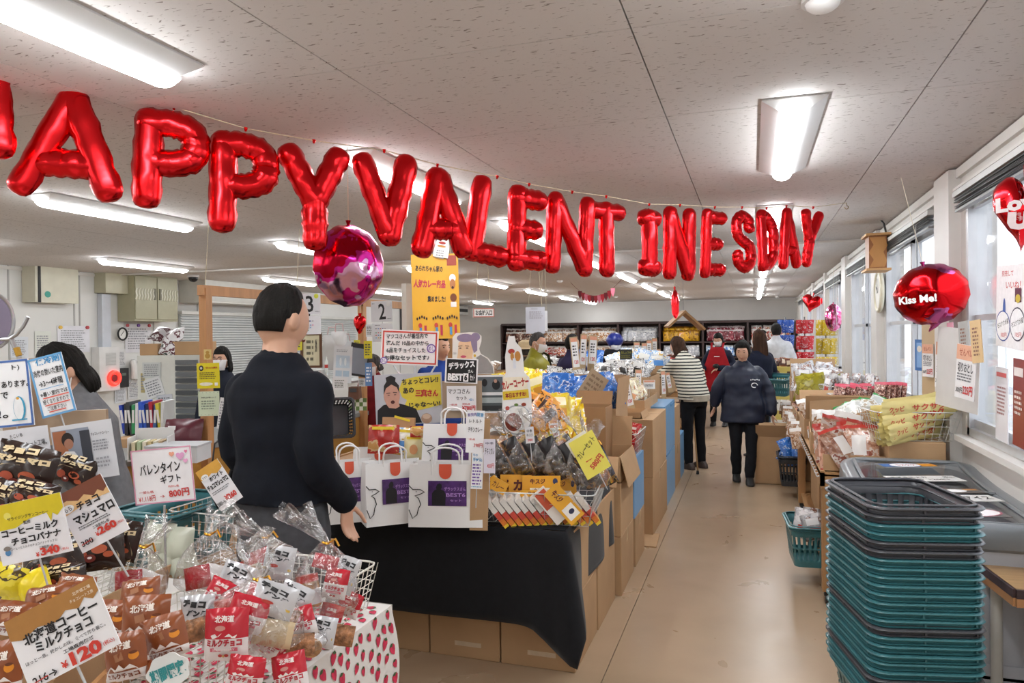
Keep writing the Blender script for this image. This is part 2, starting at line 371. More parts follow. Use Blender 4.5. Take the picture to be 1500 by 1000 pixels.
ordn = ['behind the camera, farthest back,', 'behind the camera,', 'nearest', 'second', 'third', 'fourth', 'fifth', 'sixth', 'seventh', 'eighth', 'farthest']  # first two in each row: unseen, added to brighten the foreground
rows = [('the ceiling row nearest the windows', .16, [-3.6, -1.15, 1.3, 3.6, 6.05, 8.5, 10.95, 13.4, 15.85, 18.3]), ('the ceiling row left of the aisle', -1.82, [-3.6, -1.15, 1.3, 3.7, 5.95, 8.6, 11.15, 13.6, 16.05, 18.4]),
        ('the ceiling row above the checkout', -4.15, [-3.4, -.95, 1.5, 3.92, 6.3, 9.0, 11.5, 14.1, 16.7, 19.2]), ('the ceiling row nearest the left wall', -6.75, [-3.2, -.7, 1.7, 4.2, 6.7, 9.5, 12.6, 15.3, 17.9])]
for rn, x, yy in rows:
    for q, y in enumerate(yy):
        t = thing('ceiling_light', 'white tube light, %s in %s' % (ordn[q], rn), 'light', (x, y, ZC), 0, 'tube lights on the ceiling')
        link('light_housing', base_me, t); link('light_lens', lens_me, t)
for px, py, lb in ((1205, -2, 'near the front edge'), (820, 411, 'above the middle of the shop'), (1138, 434, 'at the far end over the aisle'), (797, 424, 'small one beyond the middle'), (902, 434, 'beside the bunting')):
    p = onz(px, py, ZC); s_ = thing('smoke_detector', 'round white smoke detector on the ceiling '+lb, 'smoke detector', p, 0, 'smoke detectors')
    mb = MB(); mb.tube([(0, 0, 0), (0, 0, -.012)], [.055, .055], 20); mb.build('base', paint('#dedede'), s_)
    mb = MB(); mb.ell((0, 0, -.012), (.045, .045, .025), 18, 8); mb.build('cap', paint('#e9e9e9'), s_)
# ------------------------------------------------------------------ builders shared by many things
card_m = mat('cardboard', sr('#b3906a'), .8, nscale=5, namt=.07, bump=.08, bscale=200)
card_in = mat('cardboard_inside', sr('#a88562'), .85, nscale=5, namt=.07)
card_d = mat('cardboard_brown', sr('#9a7550'), .8, nscale=5, namt=.08)
tape_m = mat('packing_tape', sr('#c4a57c'), .25, nscale=30, namt=.08)
blue_box_m = mat('blue_plastic_sheet', sr('#6f9fc9'), .4, nscale=6, namt=.06)
def cardboard_box(label, loc, d, rot=0, open_top=False, flaps=(60, 60, 60, 60), m=None, group='cardboard boxes', seed=0, name='cardboard_box', tape=True, cat='box'):
    """loc = centre of the footprint on its support; flaps: opening angle from vertical for -Y, +X, +Y, -X (None = cut away)"""
    m = m or card_m; w, l, h = d; t = thing(name, label, cat, loc, rot, group); th = .005
    if not open_top:
        mb = MB(); mb.box((0, 0, h/2), (w, l, h)); b = mb.build('body', m, t)
        b.modifiers.new('bevel', 'BEVEL').width = .003
        if tape:
            mb = MB(); mb.box((0, 0, h), (w+.001, .05, .0012)); mb.box((-w/2, 0, h-.04), (.0012, .05, .09)); mb.box((w/2, 0, h-.04), (.0012, .05, .09)); mb.box((0, -l/2, .02), (.05, .0012, .04)); 
            mb.build('tape', tape_m, t, auto=0, kind='stuff')
        mb = MB(); mb.box((0, 0, h), (w, .0025, .001)); mb.build('seam', paint('#5f452c'), t)
        return t
    mb = MB()
    for a, b_, c, e in ((0, -l/2+th/2, w, th), (0, l/2-th/2, w, th), (-w/2+th/2, 0, th, l-2*th), (w/2-th/2, 0, th, l-2*th)): mb.box((a, b_, h/2), (c, e, h))
    mb.box((0, 0, .004), (w, l, .006)); mb.build('body', m, t)
    for k, (px, py, rz, ln) in enumerate(((0, -l/2, 0, w), (w/2, 0, PI/2, l), (0, l/2, PI, w), (-w/2, 0, -PI/2, l))):
        if flaps[k] is None: continue
        fl = min(w, l)*.42; mb = MB(); mb.box((0, 0, fl/2), (ln*.97, .004, fl)); f = mb.build('flap', m, t)
        f.location = (px, py, h); f.rotation_euler = (Matrix.Rotation(rz, 3, 'Z') @ Matrix.Rotation(R_(flaps[k]), 3, 'X')).to_euler()
    return t
def crinkle(p, s, a): return a*noise.noise(Vector(p)*s)
ZONES = {}
def zone(m, label='#e9e6e2', accent=None, style=0):
    """register header and picture panels printed on the bags made of this film"""
    ZONES[m.name] = ([m, paint(label, .3), paint(accent, .3) if accent else m], style); return m
def pillow(w, h, t, mats, seed=0, nu=8, nv=10, crimp=.06, cr=.5, name='bag', band=None):
    m0 = mats[0] if isinstance(mats, (list, tuple)) else mats
    if band is None and m0.name in ZONES and (not isinstance(mats, (list, tuple)) or len(mats) == 1):
        mats, stl = ZONES[m0.name]; nu, nv = 10, 12
        def band(u, v):
            if stl == 0: return 1 if .55 < v < .8 and .15 < u < .8 else (2 if .15 < v < .45 and .25 < u < .75 else 0)
            if stl == 1: return 1 if .75 < v < .97 else 0
            return 1 if .3 < v < .7 and .28 < u < .7 else (2 if v > .9 or v < .06 else 0)
    """filled film bag lying in XZ, front towards -Y, with crimped top and bottom seams"""
    mb = MB(); o = Vector((seed*3.7, seed*1.3, seed*2.1))
    def pt(sgn):
        def f(u, v):
            x, z = u*2-1, v*2-1; zz = max(0, 1-(abs(z)/(1-crimp))**2.4) if abs(z) < 1-crimp else 0; xx = max(0, 1-abs(x)**2.6)
            k = zz**.55*xx**.5; n = noise.noise(Vector((x*1.7, z*1.7, sgn))+o)*.35*cr+noise.noise(Vector((x*5, z*5, sgn))+o)*.16*cr
            sx = 1-.07*(1-abs(z)**3)*k; wob = .05*noise.noise(Vector((z*2, 5, x))+o)
            return (w/2*x*sx, sgn*t/2*(k+n*k)+t*.5*wob+t*.12*math.sin(x*9+seed)*(1-k)*(abs(z) > .8), h/2*z*(1-.03*abs(x)))
        return f
    mf = (lambda u, v: band(u, v)) if band else None
    mb.grid(pt(-1), nu, nv, 0, mf=mf); mb.grid(lambda u, v: pt(1)(1-u, v), nu, nv, 0, mf=(lambda u, v: band(1-u, v)) if band else None)
    return mb.mesh(name, mats, auto=0)
def wire_basket(label, loc, rot, w, l, h, tp=.86, step=.045, wm=None, group='wire baskets', name='wire_basket', lean=0, r=.0016):
    t = thing(name, label, 'basket', loc, (0, lean, rot), group); wm = wm or MATS.get('basket_wire') or mat('basket_wire', sr('#cfd0cd'), .3, metal=.55, nscale=20, namt=.05)
    a, b = w/2, l/2; c, d = a*tp, b*tp
    mb = MB(); P = [(-a, -b, h), (a, -b, h), (a, b, h), (-a, b, h)]
    R = []
    for i in range(4):
        p, q, o = Vector(P[i]), Vector(P[(i+1) % 4]), Vector(P[i-1]); e1 = (o-p).normalized()*.03; e2 = (q-p).normalized()*.03
        R += [p+e1, p+(e1+e2)*.3, p+e2]
    mb.tube(R, r*2.2, 6, closed=True); mb.build('rim', wm, t)
    g = MB()
    def side(p0, p1, q0, q1):   # top edge p0-p1, bottom edge q0-q1
        n = max(2, round((Vector(p1)-Vector(p0)).length/step)); m = max(2, round(h/step))
        for k in range(n+1): g.tube([Vector(p0).lerp(p1, k/n), Vector(q0).lerp(q1, k/n)], r, 4, caps=False)
        for k in range(1, m+1): g.tube([Vector(p0).lerp(q0, k/m), Vector(p1).lerp(q1, k/m)], r, 4, caps=False)
    Q = [(-c, -d, 0), (c, -d, 0), (c, d, 0), (-c, d, 0)]
    for i in range(4): side(P[i], P[(i+1) % 4], Q[i], Q[(i+1) % 4])
    n = round(2*c/step)
    for k in range(1, n): g.tube([(-c+2*c*k/n, -d, 0), (-c+2*c*k/n, d, 0)], r, 4, caps=False)
    g.build('wire_mesh', wm, t, kind='stuff')
    return t
film = bpy.data.materials.new('cellophane'); film.use_nodes = True; MATS['cellophane'] = film
N = film.node_tree.nodes; L = film.node_tree.links; N.remove(N['Principled BSDF'])
tr = N.new('ShaderNodeBsdfTransparent'); tr.inputs[0].default_value = (.97, .97, .97, 1); gl = N.new('ShaderNodeBsdfGlossy'); gl.inputs['Roughness'].default_value = .12
mx = N.new('ShaderNodeMixShader'); lw = N.new('ShaderNodeLayerWeight'); lw.inputs[0].default_value = .35
tc = N.new('ShaderNodeTexCoord'); nn = N.new('ShaderNodeTexNoise'); nn.inputs['Scale'].default_value = 22; nn.inputs['Detail'].default_value = 4; nn.inputs['Distortion'].default_value = 1.2
bp = N.new('ShaderNodeBump'); bp.inputs['Strength'].default_value = 1; bp.inputs['Distance'].default_value = .02
mr = N.new('ShaderNodeMapRange'); mr.inputs[1].default_value = .35; mr.inputs[2].default_value = .75; mr.inputs[3].default_value = .02; mr.inputs[4].default_value = .42
ad = N.new('ShaderNodeMath'); ad.operation = 'ADD'; ad.use_clamp = True; m3 = N.new('ShaderNodeMath'); m3.operation = 'MULTIPLY'; m3.inputs[1].default_value = .35
L.new(tc.outputs['Object'], nn.inputs[0]); L.new(nn.outputs[0], bp.inputs['Height']); L.new(bp.outputs[0], gl.inputs['Normal']); L.new(nn.outputs[0], mr.inputs[0])
L.new(lw.outputs['Facing'], m3.inputs[0]); L.new(m3.outputs[0], ad.inputs[0]); L.new(mr.outputs[0], ad.inputs[1])
L.new(ad.outputs[0], mx.inputs[0]); L.new(tr.outputs[0], mx.inputs[1]); L.new(gl.outputs[0], mx.inputs[2]); L.new(mx.outputs[0], N['Material Output'].inputs[0])
gold = mat('gold_tie', sr('#d9a53c'), .25, metal=.8, nscale=30, namt=.1)
def film_sleeve(w, d, h, neck=.74, seed=0, top=.5, parent=None, lean=(0, 0)):
    """gathered cellophane bag: crinkled body, pinched neck at neck*h, flared crown above; lean shifts the crown"""
    mb = MB(); o = seed*5.3
    def f(u, v):
        ph = 2*PI*u; n = noise.noise(Vector((math.cos(ph)*1.5+o, math.sin(ph)*1.5, v*4)))
        if v < .12: k = .55+.45*(v/.12)**.5
        elif v < neck: q = (v-.12)/(neck-.12); k = 1-q**2.6*.9
        else: q = (v-neck)/(1-neck); k = .09+top*q**.8
        ruf = (.05+.22*max(0, v-neck*.75))*math.sin(ph*9+n*7+o) if v > .3 else 0
        k = max(.07, k*(1+.12*n)+ruf*(k+.25))
        s = max(0, v-neck)/(1-neck)
        return (math.cos(ph)*w/2*k+lean[0]*s*h, math.sin(ph)*d/2*k+lean[1]*s*h, v*h-.02*s*math.sin(ph*3+o))
    mb.grid(f, 30, 16, closeu=True)
    s = mb.build('cellophane', film, parent, auto=0)
    return s
def tie(parent, z, r=.014, lean=0):
    mb = MB(); mb.tube([(r*math.cos(a), r*math.sin(a), z+.002*math.sin(2*a)) for a in [2*PI*k/10 for k in range(10)]], .0035, 6, closed=True)
    mb.tube([(r, 0, z), (r+.02, -.012, z+.012), (r+.032, -.02, z-.006)], .0028, 5); mb.build('twist_tie', gold, parent, kind='stuff')
ORD = ['leftmost', 'second from the left', 'third from the left', 'fourth from the left', 'fifth from the left', 'sixth from the left', 'seventh from the left', 'eighth from the left', 'ninth from the left', 'tenth from the left', 'eleventh from the left', 'twelfth from the left', 'thirteenth from the left', 'fourteenth from the left', 'fifteenth from the left']
def heap(protos, spots, label, group, cat='snack', name='snack_bag'):
    if isinstance(label, str) and 3 < len(spots) <= 40:   # say where in the heap each one lies
        def third(v, vs, w): lo, hi = min(vs), max(vs); q = (v-lo)/(hi-lo+1e-6); return w[0] if q < .34 else (w[1] if q < .67 else w[2])
        X_, Y_, Z_ = [s_[0] for s_ in spots], [s_[1] for s_ in spots], [s_[2] for s_ in spots]
        label = ['%s, %s%s %s' % (label, third(s_[1], Y_, ('near ', '', 'far ')), third(s_[0], X_, ('left', 'middle', 'right')), third(s_[2], Z_, ('low', 'halfway', 'high'))) for s_ in spots]
    """protos: list of meshes; spots: (x, y, z, rotation tuple, scale)"""
    out = []
    for k, (x, y, z, r, s) in enumerate(spots):
        lb = label[k % len(label)] if isinstance(label, list) else label
        o = link(name, protos[k % len(protos)], None, (x, y, z), r, lb, cat, group); o.scale = (s, s, s); out.append(o)
    return out
def fill(x0, x1, y0, y1, z, n, layers=2, dz=.05, tilt=(50, 90), seed=0, s=(.9, 1.1), yaw=(-40, 40), dome=.06):
    r = random.Random(seed); out = []; cx, cy = (x0+x1)/2, (y0+y1)/2
    per = max(1, n//layers); nx = max(1, round(math.sqrt(per*(x1-x0)/max(.01, y1-y0)))); ny = max(1, math.ceil(per/nx))
    k = 0
    for L_ in range(layers):
        for j in range(ny):
            for i in range(nx):
                if k >= n: return out
                x = x0+(x1-x0)*(i+.5+r.uniform(-.25, .25))/nx; y = y0+(y1-y0)*(j+.5+r.uniform(-.25, .25))/ny
                q = 1-max(abs(x-cx)/((x1-x0)/2+.001), abs(y-cy)/((y1-y0)/2+.001))
                out.append((x, y, z+L_*dz+q*dome, (-R_(90-r.uniform(*tilt)), R_(r.uniform(-18, 18)), R_(r.uniform(*yaw))), r.uniform(*s))); k += 1
    return out
# ------------------------------------------------------------------ foil balloons
def foil(name, h, rough=.17):
    m = mat(name, sr(h), rough, metal=1, nscale=3, namt=.08, bump=.25, bscale=9); return m
red_foil = foil('red_foil', '#e3242a', .25)
STROKES = {  # (points) in a box 0..1 x 0..1 ; tube radius fraction .13
 'H': [[(.14, 0), (.14, 1)], [(.86, 0), (.86, 1)], [(.14, .5), (.86, .5)]],
 'A': [[(.1, .0), (.48, 1)], [(.9, .0), (.52, 1)], [(.3, .27), (.7, .27)]],
 'P': [[(.14, 0), (.14, .98)], [(.14, .96), (.5, .97), (.78, .9), (.86, .72), (.78, .54), (.5, .46), (.2, .46)]],
 'Y': [[(.5, 0), (.5, .48)], [(.08, .98), (.5, .44)], [(.92, .98), (.5, .44)]],
 'V': [[(.08, 1), (.5, .03)], [(.92, 1), (.5, .03)]],
 'L': [[(.14, 1), (.14, .06)], [(.14, .08), (.9, .08)]],
 'E': [[(.14, 1), (.14, 0)], [(.14, .95), (.86, .95)], [(.14, .5), (.7, .5)], [(.14, .06), (.88, .06)]],
 'N': [[(.12, 0), (.12, 1)], [(.88, 0), (.88, 1)], [(.14, .97), (.86, .03)]],
 'T': [[(.5, 0), (.5, .95)], [(.06, .92), (.94, .92)]],
 'I': [[(.5, .05), (.5, .95)], [(.22, .93), (.78, .93)], [(.22, .07), (.78, .07)]],
 'S': [[(.84, .76), (.78, .9), (.5, .97), (.2, .88), (.14, .72), (.26, .58), (.5, .5), (.76, .42), (.87, .26), (.78, .1), (.5, .03), (.2, .1), (.12, .24)]],
 'D': [[(.14, 0), (.14, 1)], [(.14, .97), (.5, .95), (.8, .78), (.87, .5), (.8, .22), (.5, .05), (.14, .03)]]}
def sm(pts, n=6):
    if len(pts) < 3: 
        a, b = Vector((*pts[0], 0)), Vector((*pts[1], 0)); return [a.lerp(b, k/10) for k in range(11)]
    P = [Vector((*p, 0)) for p in pts]; P = [P[0]*2-P[1]]+P+[P[-1]*2-P[-2]]; out = []
    for i in range(1, len(P)-2):
        for k in range(n):
            t = k/n; a, b, c, d = P[i-1:i+3]
            out.append(.5*((2*b)+(c-a)*t+(2*a-5*b+4*c-d)*t*t+(3*b-a-3*c+d)*t**3))
    return out+[P[-2]]
def letter(ch, w, h, r, seed):
    mb = MB(); rr = random.Random(seed)
    for st in STROKES[ch]:
        p = sm(st); pts = [Vector(((q.x-.5)*(w-2*r)+0, rr.uniform(-.003, .003), -h+r+q.y*(h-2*r))) for q in p]
        # rounded pinched ends
        a, b = (pts[0]-pts[1]).normalized(), (pts[-1]-pts[-2]).normalized()
        pts = [pts[0]+a*r*.95, pts[0]+a*r*.8, pts[0]+a*r*.45]+pts+[pts[-1]+b*r*.45, pts[-1]+b*r*.8, pts[-1]+b*r*.95]
        rad = [r*.3, r*.66, r*.93]+[r*(1+rr.uniform(-.045, .045)) for _ in range(len(pts)-6)]+[r*.93, r*.66, r*.3]
        o = len(mb.v); mb.tube(pts, rad, 16, flat=1)
        n = 16; N_ = len(pts)
        for i in range(N_):            # seam flange: pull the two side vertices outwards, puckered
            c = pts[i]; ring = range(o+i*n, o+i*n+n)
            for v in ring:
                q = mb.v[v]-c; side = abs(q.y)/(rad[i]+1e-6); k = 1+(.13+.06*math.sin(i*2.1))*(side < .2)*(1 if i not in (0, N_-1) else 2)
                mb.v[v] = c+Vector((q.x*k, q.y*.86, q.z*k))+Vector((0, .006*noise.noise(mb.v[v]*24), 0))
    mb.tube([(-.001, 0, -.0), (.0, 0, .016)], [.004, .009], 6)
    return mb
LET = [('H', -22, 155, 62, 150, 4), ('A', 108, 208, 168, 163, -4), ('P', 255, 231, 112, 148, -3), ('P', 360, 265, 106, 153, -2), ('Y', 460, 285, 104, 158, 0), ('V', 563, 290, 98, 140, 3),
       ('A', 641, 308, 98, 134, 2), ('L', 728, 325, 80, 134, -10), ('E', 775, 333, 60, 128, -4), ('N', 838, 340, 74, 120, -4), ('T', 888, 345, 56, 117, -2), ('I', 951, 352, 40, 108, -2),
       ('N', 996, 353, 52, 108, -2), ('E', 1047, 353, 43, 102, -1), ('S', 1087, 350, 40, 96, 0), ('D', 1123, 349, 36, 92, 0), ('A', 1152, 345, 38, 90, 5), ('Y', 1191, 345, 36, 86, -6)]
def rope_xy(px):   # the cord hangs from hook to hook: world position under pixel column px
    A, B = Vector((-2.42, 1.93)), Vector((.633, 5.54)); v = ray(px, 300); v = Vector((v.x, v.y)); d = B-A
    t = (A.x*v.y-A.y*v.x)/(v.x*d.y-v.y*d.x); return A+d*t
pos = ['cut off by the left edge of the photo', 'second letter, beside the left edge', 'first of the two Ps, left of the middle', 'second of the two Ps, right before the Y', 'ends the first word', 'starts the second word', 'between the V and the L', 'between the A and the first E', 'first E, after the L', 'first N, before the T', 'in the middle of the second word', 'narrow, right after the T', 'second N, after the I', 'second E, before the S', 'only curled letter of the banner', 'fourth letter from the right end', 'last but one at the right end', 'last letter at the right end']
cordpts = [onz(-60, 96, 2.5) if False else Vector((-2.72, 1.58, 2.5))]
for k, (ch, px, py, wp, hp, rl) in enumerate(LET):
    wp *= 1.16 if k > 7 else (1.1 if k == 1 else 1.0)
    xy = rope_xy(px); d = (Vector((xy.x, xy.y, 1.6))-EYE).dot(_f); p = at(px, py-hp/2+4, d); w, h = wp*S(d), hp*S(d)
    # the letters turn with the cord, so they are wider than they look
    turn = R_({0: 12, 1: 5}.get(k, 24)); w2 = w/math.cos(min(turn, R_(40)))
    o = letter(ch, w2, h, {'I': .052}.get(ch, .048)*(.74 if k > 12 else .9 if k > 8 else 1), k).build('letter_balloon', red_foil, None, auto=75, label='red foil balloon letter %s, %s' % (ch, pos[k]), cat='balloon', group='red foil letter balloons on the cord')
    o.location = p; o.rotation_euler = (R_(rnd.uniform(-4, 4)), -R_(rl), YAW+turn)
    cordpts.append(p+Vector((0, 0, .012)))
cordpts.append(Vector((.633, 5.54, 2.5)))
mb = MB(); mb.tube(cordpts, .0022, 6); mb.build('banner_cord', mat('hemp_cord', sr('#d8cdb0'), .9, nscale=60, namt=.2), None, label='thin pale cord carrying the red letter balloons', cat='cord')
hk = thing('ceiling_hook', 'small brass cup hook holding the right end of the balloon cord', 'hook', (.633, 5.54, 2.5), 0, 'ceiling hooks')
mb = MB(); mb.tube([(0, 0, 0), (0, 0, -.02)]+[(.012*math.sin(a), 0, -.032+.012*math.cos(a)) for a in [k*PI/5 for k in range(9)]], .002, 6); hm = mb.mesh('hook', mat('brass', sr('#8c7440'), .35, metal=.8)); link('hook', hm, hk)
def heart(w, h, t, lobes=True, pucker=14, seed=1):
    """inflated foil heart in XZ, point down"""
    mb = MB()
    def out(a):
        x = 16*math.sin(a)**3/17; z = (13*math.cos(a)-5*math.cos(2*a)-2*math.cos(3*a)-math.cos(4*a))/17+.1
        if not lobes: x, z = math.sin(a), math.cos(a)*1.02
        return x, z
    def f(sg):
        def g(u, v):
            a = 2*PI*u; x, z = out(a); k = v; y = sg*(1-k**2.2)**.62*t/2
            pk = 1+.018*k**6*math.sin(a*pucker+seed)*(1 if sg > 0 else 1)
            c = .06*noise.noise(Vector((x*2*k, z*2*k, sg+seed)))
            return (x*k*w/2*pk, y*(1+c*3), (z*k)*h/2*pk)
        return g
    mb.grid(f(-1), 44, 14, closeu=True); mb.grid(lambda u, v: f(1)(-u, v), 44, 14, closeu=True)
    mb.tube([(0, 0, h*.30 if lobes else h*.5), (0.0, 0, h*.52 if lobes else h*.56)], [.006, .014], 6)
    return mb
def deco_foil(name, stops, scale=4, rough=.18, stretch=(1, 1, 1)):
    return pack(name, stops, scale, rough, .3, 8, 1, stretch)
pink_foil = deco_foil('pink_red_foil', [(0, sr('#c4122f')), (.47, sr('#c4122f')), (.5, sr('#e2339c')), (.57, sr('#f3b9dc'))], 5)
hb = [('large pink and red foil balloon hanging above the man in navy', 511, 389, 88, 118, 3.35, 35, 0, pink_foil, 508, 290),
      ('red foil kiss me balloon with a speech tail in front of the second window', 1363, 431, 78, 88, 3.9, -38, 12, None, 1340, 260),
      ('red heart balloon with love lettering at the right edge, before the nearest window', 1500, 310, 62, 130, 2.75, -45, -4, None, 1500, 200),
      ('plain red heart balloon hanging near the far end of the window wall', 1189, 444, 21, 30, 12.5, -50, -14, red_foil, 1188, 408),
      ('pink balloon printed with small hearts hanging by the far windows', 1221, 465, 25, 40, 9.5, 0, 0, None, 1220, 440),
      ('small red heart balloon hanging behind the checkout number two', 527, 475, 20, 32, 5.2, -40, -4, red_foil, 527, 452),
      ('thin red balloon turned edge on, hanging over the wooden roof sign', 989, 445, 12, 54, 9.0, 80, -24, red_foil, 985, 425)]
for k, (lb, px, py, wp, hp, d, yaw, roll, m, hx, hy) in enumerate(hb):
    p = at(px, py, d); w, h = wp*S(d)/math.cos(R_(min(abs(yaw), 55))), hp*S(d)
    t = thing('heart_balloon', lb, 'balloon', p, face_rot(yaw, roll), None)
    if k == 1:
        m = deco_foil('kiss_foil', [(0, sr('#d0141b')), (.56, sr('#d0141b')), (.6, sr('#c9619b'))], 4)
    if k == 2: m = deco_foil('love_foil', [(0, sr('#cf1a22')), (.6, sr('#cf1a22')), (.63, sr('#e6a3ac'))], 22)
    if k == 4: m = deco_foil('dotted_foil', [(0, sr('#d4487c')), (.45, sr('#e58ab0')), (.6, sr('#f4d0dc'))], 26)
    b = heart(w, h, min(w, h)*(.8 if k in (0, 1, 4) else .55), lobes=k not in (0, 1, 4), seed=k)
    if k == 1: b.tube([(0, 0, -h*.44), (-.02, -.0, -h*.52), (-.05, 0, -h*.6)], [.03, .018, .003], 6)
    b.build('foil_skin', m, t, auto=70)
    if k == 1:
        inks(t, [('Kiss Me!', .37, .56, .5, .13, '#f4f4f4', -8, .04)], w, h, y=-w*.40, curve=lambda x, z: (x*x*1.6))
    if k == 2: inks(t, [('Love', .5, .42, .72, .17, '#f6e9ea', 6, .05), ('U', .5, .62, .34, .2, '#f2dfe0', 0, .09)], w, h, y=-w*.30, curve=lambda x, z: (x*x*1.4+z*z*.5))
    mb = MB(); mb.tube([(0, 0, h*.5), (0, 0, h*.5+max(.04, min(.5, (ZC-p.z)-h*.5-.02)))], .0015, 5); mb.build('string', paint('#e6dcc4'), t)
# ------------------------------------------------------------------ shopping baskets
def rrect(s, a, b, r):   # s in 0..1 along a rounded rectangle of half sizes a, b
    per = [2*(b-r), PI*r/2, 2*(a-r), PI*r/2]*2; tot = sum(per); t = (s % 1)*tot
    segs = [((a, -(b-r)), (0, 1)), ((a-r, b-r), 0), ((a-r, b), (-1, 0)), ((-(a-r), b-r), PI/2), ((-a, b-r), (0, -1)), ((-(a-r), -(b-r)), PI), ((-(a-r), -b), (1, 0)), ((a-r, -(b-r)), -PI/2)]
    for (c, q), L_ in zip(segs, per):
        if t <= L_+1e-9:
            if isinstance(q, tuple): return (c[0]+q[0]*t, c[1]+q[1]*t)
            an = q+t/r; return (c[0]+r*math.cos(an), c[1]+r*math.sin(an))
        t -= L_
    return (a, -(b-r))
def basket_meshes(w=.33, l=.44, h=.2, col='teal', n=72):
    m = {'teal': mat('teal_plastic', sr('#3d747b'), .32, nscale=6, namt=.08), 'dark': mat('dark_grey_plastic', sr('#4d4e53'), .35, nscale=6, namt=.06), 'black': mat('black_plastic', sr('#2b2d31'), .35, nscale=6), 'blue': mat('navy_plastic', sr('#2b3f57'), .35, nscale=6)}[col]
    lv = [0, .12, .2, .45, .5, .78, .84, 1]; mb = MB(); per = []
    def pt(i, v, off=0):
        k = .8+.2*v; x, y = rrect(i/n, w/2*k-off, l/2*k-off, .045*k); return (x, y, v*h)
    for j, v in enumerate(lv): mb.v += [Vector(pt(i, v)) for i in range(n)]
    for j in range(len(lv)-1):
        for i in range(n):
            if j in (1, 2, 4) and i % 2 == 0 and j != 3 and not (j == 1): continue
            i2 = (i+1) % n; mb.f.append((j*n+i, j*n+i2, (j+1)*n+i2, (j+1)*n+i)); mb.m.append(0); mb.sm.append(True)
    mb.f.append(tuple(range(n))[::-1]); mb.m.append(0); mb.sm.append(False)
    body = mb.mesh('basket_body', m)
    prof = [(0, -.002), (.012, -.002), (.015, .002), (.013, .006), (.004, .0075), (0, .006)]
    mb = MB(); N_ = 56; P = len(prof)
    for i in range(N_):
        for a, z in prof:
            x, y = rrect(i/N_, w/2+a, l/2+a, .05); mb.v.append(Vector((x, y, h+z)))
    for i in range(N_):
        for k in range(P-1): mb.f.append((i*P+k, ((i+1) % N_)*P+k, ((i+1) % N_)*P+k+1, i*P+k+1)); mb.m.append(0); mb.sm.append(True)
    # second lip lower down and small posts between them
    o = len(mb.v); pr2 = [(0, -.019), (.008, -.019), (.011, -.0155), (.008, -.0135), (0, -.0135)]; P = len(pr2)
    for i in range(N_):
        for a, z in pr2:
            x, y = rrect(i/N_, w/2+a-.003, l/2+a-.003, .05); mb.v.append(Vector((x, y, h+z)))
    for i in range(N_):
        for k in range(P-1): mb.f.append((o+i*P+k, o+((i+1) % N_)*P+k, o+((i+1) % N_)*P+k+1, o+i*P+k+1)); mb.m.append(0); mb.sm.append(True)
    rim = mb.mesh('rim', m, auto=50)
    mb = MB()
    for i in (5, 13, 20, 26, 33, 41, 48, 54):
        x, y = rrect(i/N_, w/2+.002, l/2+.002, .05); mb.box((x, y, h-.008), (.006, .006, .014))
    ribs = mb.mesh('rib', m)
    hs = []
    for s in (-1, 1):
        pts = [Vector((*rrect(((.0 if s > 0 else .5)+.5*k/20-.0) % 1, w/2-.004, l/2-.006, .05), h+.012)) for k in range(21)]
        mb = MB(); mb.tube(pts, .005, 6, flat=.8); hs.append(mb.mesh('handle', m))
    return body, rim, ribs, hs
BK = {}
def basket(col, label, loc, rot=0, group=None, full=True, w=.33, l=.44, h=.2):
    key = (col, w, l, h)
    if key not in BK: BK[key] = basket_meshes(w, l, h, col)
    b, r, rb, hs = BK[key]; t = thing('shopping_basket', label, 'basket', loc, rot, group)
    if full: link('basket_body', b, t).modifiers.new('s', 'SOLIDIFY').thickness = .0025
    else: link('basket_body', b, t)
    link('rim', r, t); link('rib', rb, t, kind='stuff')
    for q in hs: link('handle', q, t)
    return t
seq = 'DDTTDDTTTTTTTTDTTTTTDTTTTTTTTTTTTTTTTTTT'
ordw = ['topmost', 'second', 'third', 'fourth', 'fifth', 'sixth', 'seventh', 'eighth', 'ninth', 'tenth', 'eleventh', 'twelfth', 'thirteenth', 'fourteenth', 'fifteenth', 'sixteenth', 'seventeenth', 'eighteenth', 'nineteenth', 'twentieth', 'twenty-first', 'twenty-second', 'twenty-third', 'twenty-fourth']
ST = Vector((.47, 2.76, 0)); srot = R_(13)
for k in range(24):
    c = 'teal' if seq[k] == 'T' else 'dark'; z = 1.04-.0272*k-.2
    basket(c, '%s empty shopping basket, %s from the top of the tall stack beside the freezer' % ({'teal': 'teal', 'dark': 'dark grey'}[c], ordw[k]), (ST.x+rnd.uniform(-.0025, .0025), ST.y+rnd.uniform(-.0025, .0025), z), srot+R_(rnd.uniform(-.5, .5)), 'stacked shopping baskets', full=k == 0)
t = thing('basket_dolly', 'low dark dolly under the tall basket stack', 'dolly', (ST.x, ST.y, 0), srot)
mb = MB(); mb.box((0, 0, .29), (.26, .36, .02)); mb.box((0, 0, .18), (.2, .3, .22)); mb.build('platform', paint('#2c2e32'), t)
for a in (-1, 1):
    for b in (-1, 1): mb = MB(); mb.tube([(a*.1-.012, b*.14, .035), (a*.1+.012, b*.14, .035)], .035, 14); mb.box((a*.1, b*.14, .06), (.035, .03, .05)); mb.build('wheel', paint('#1c1d20'), t)

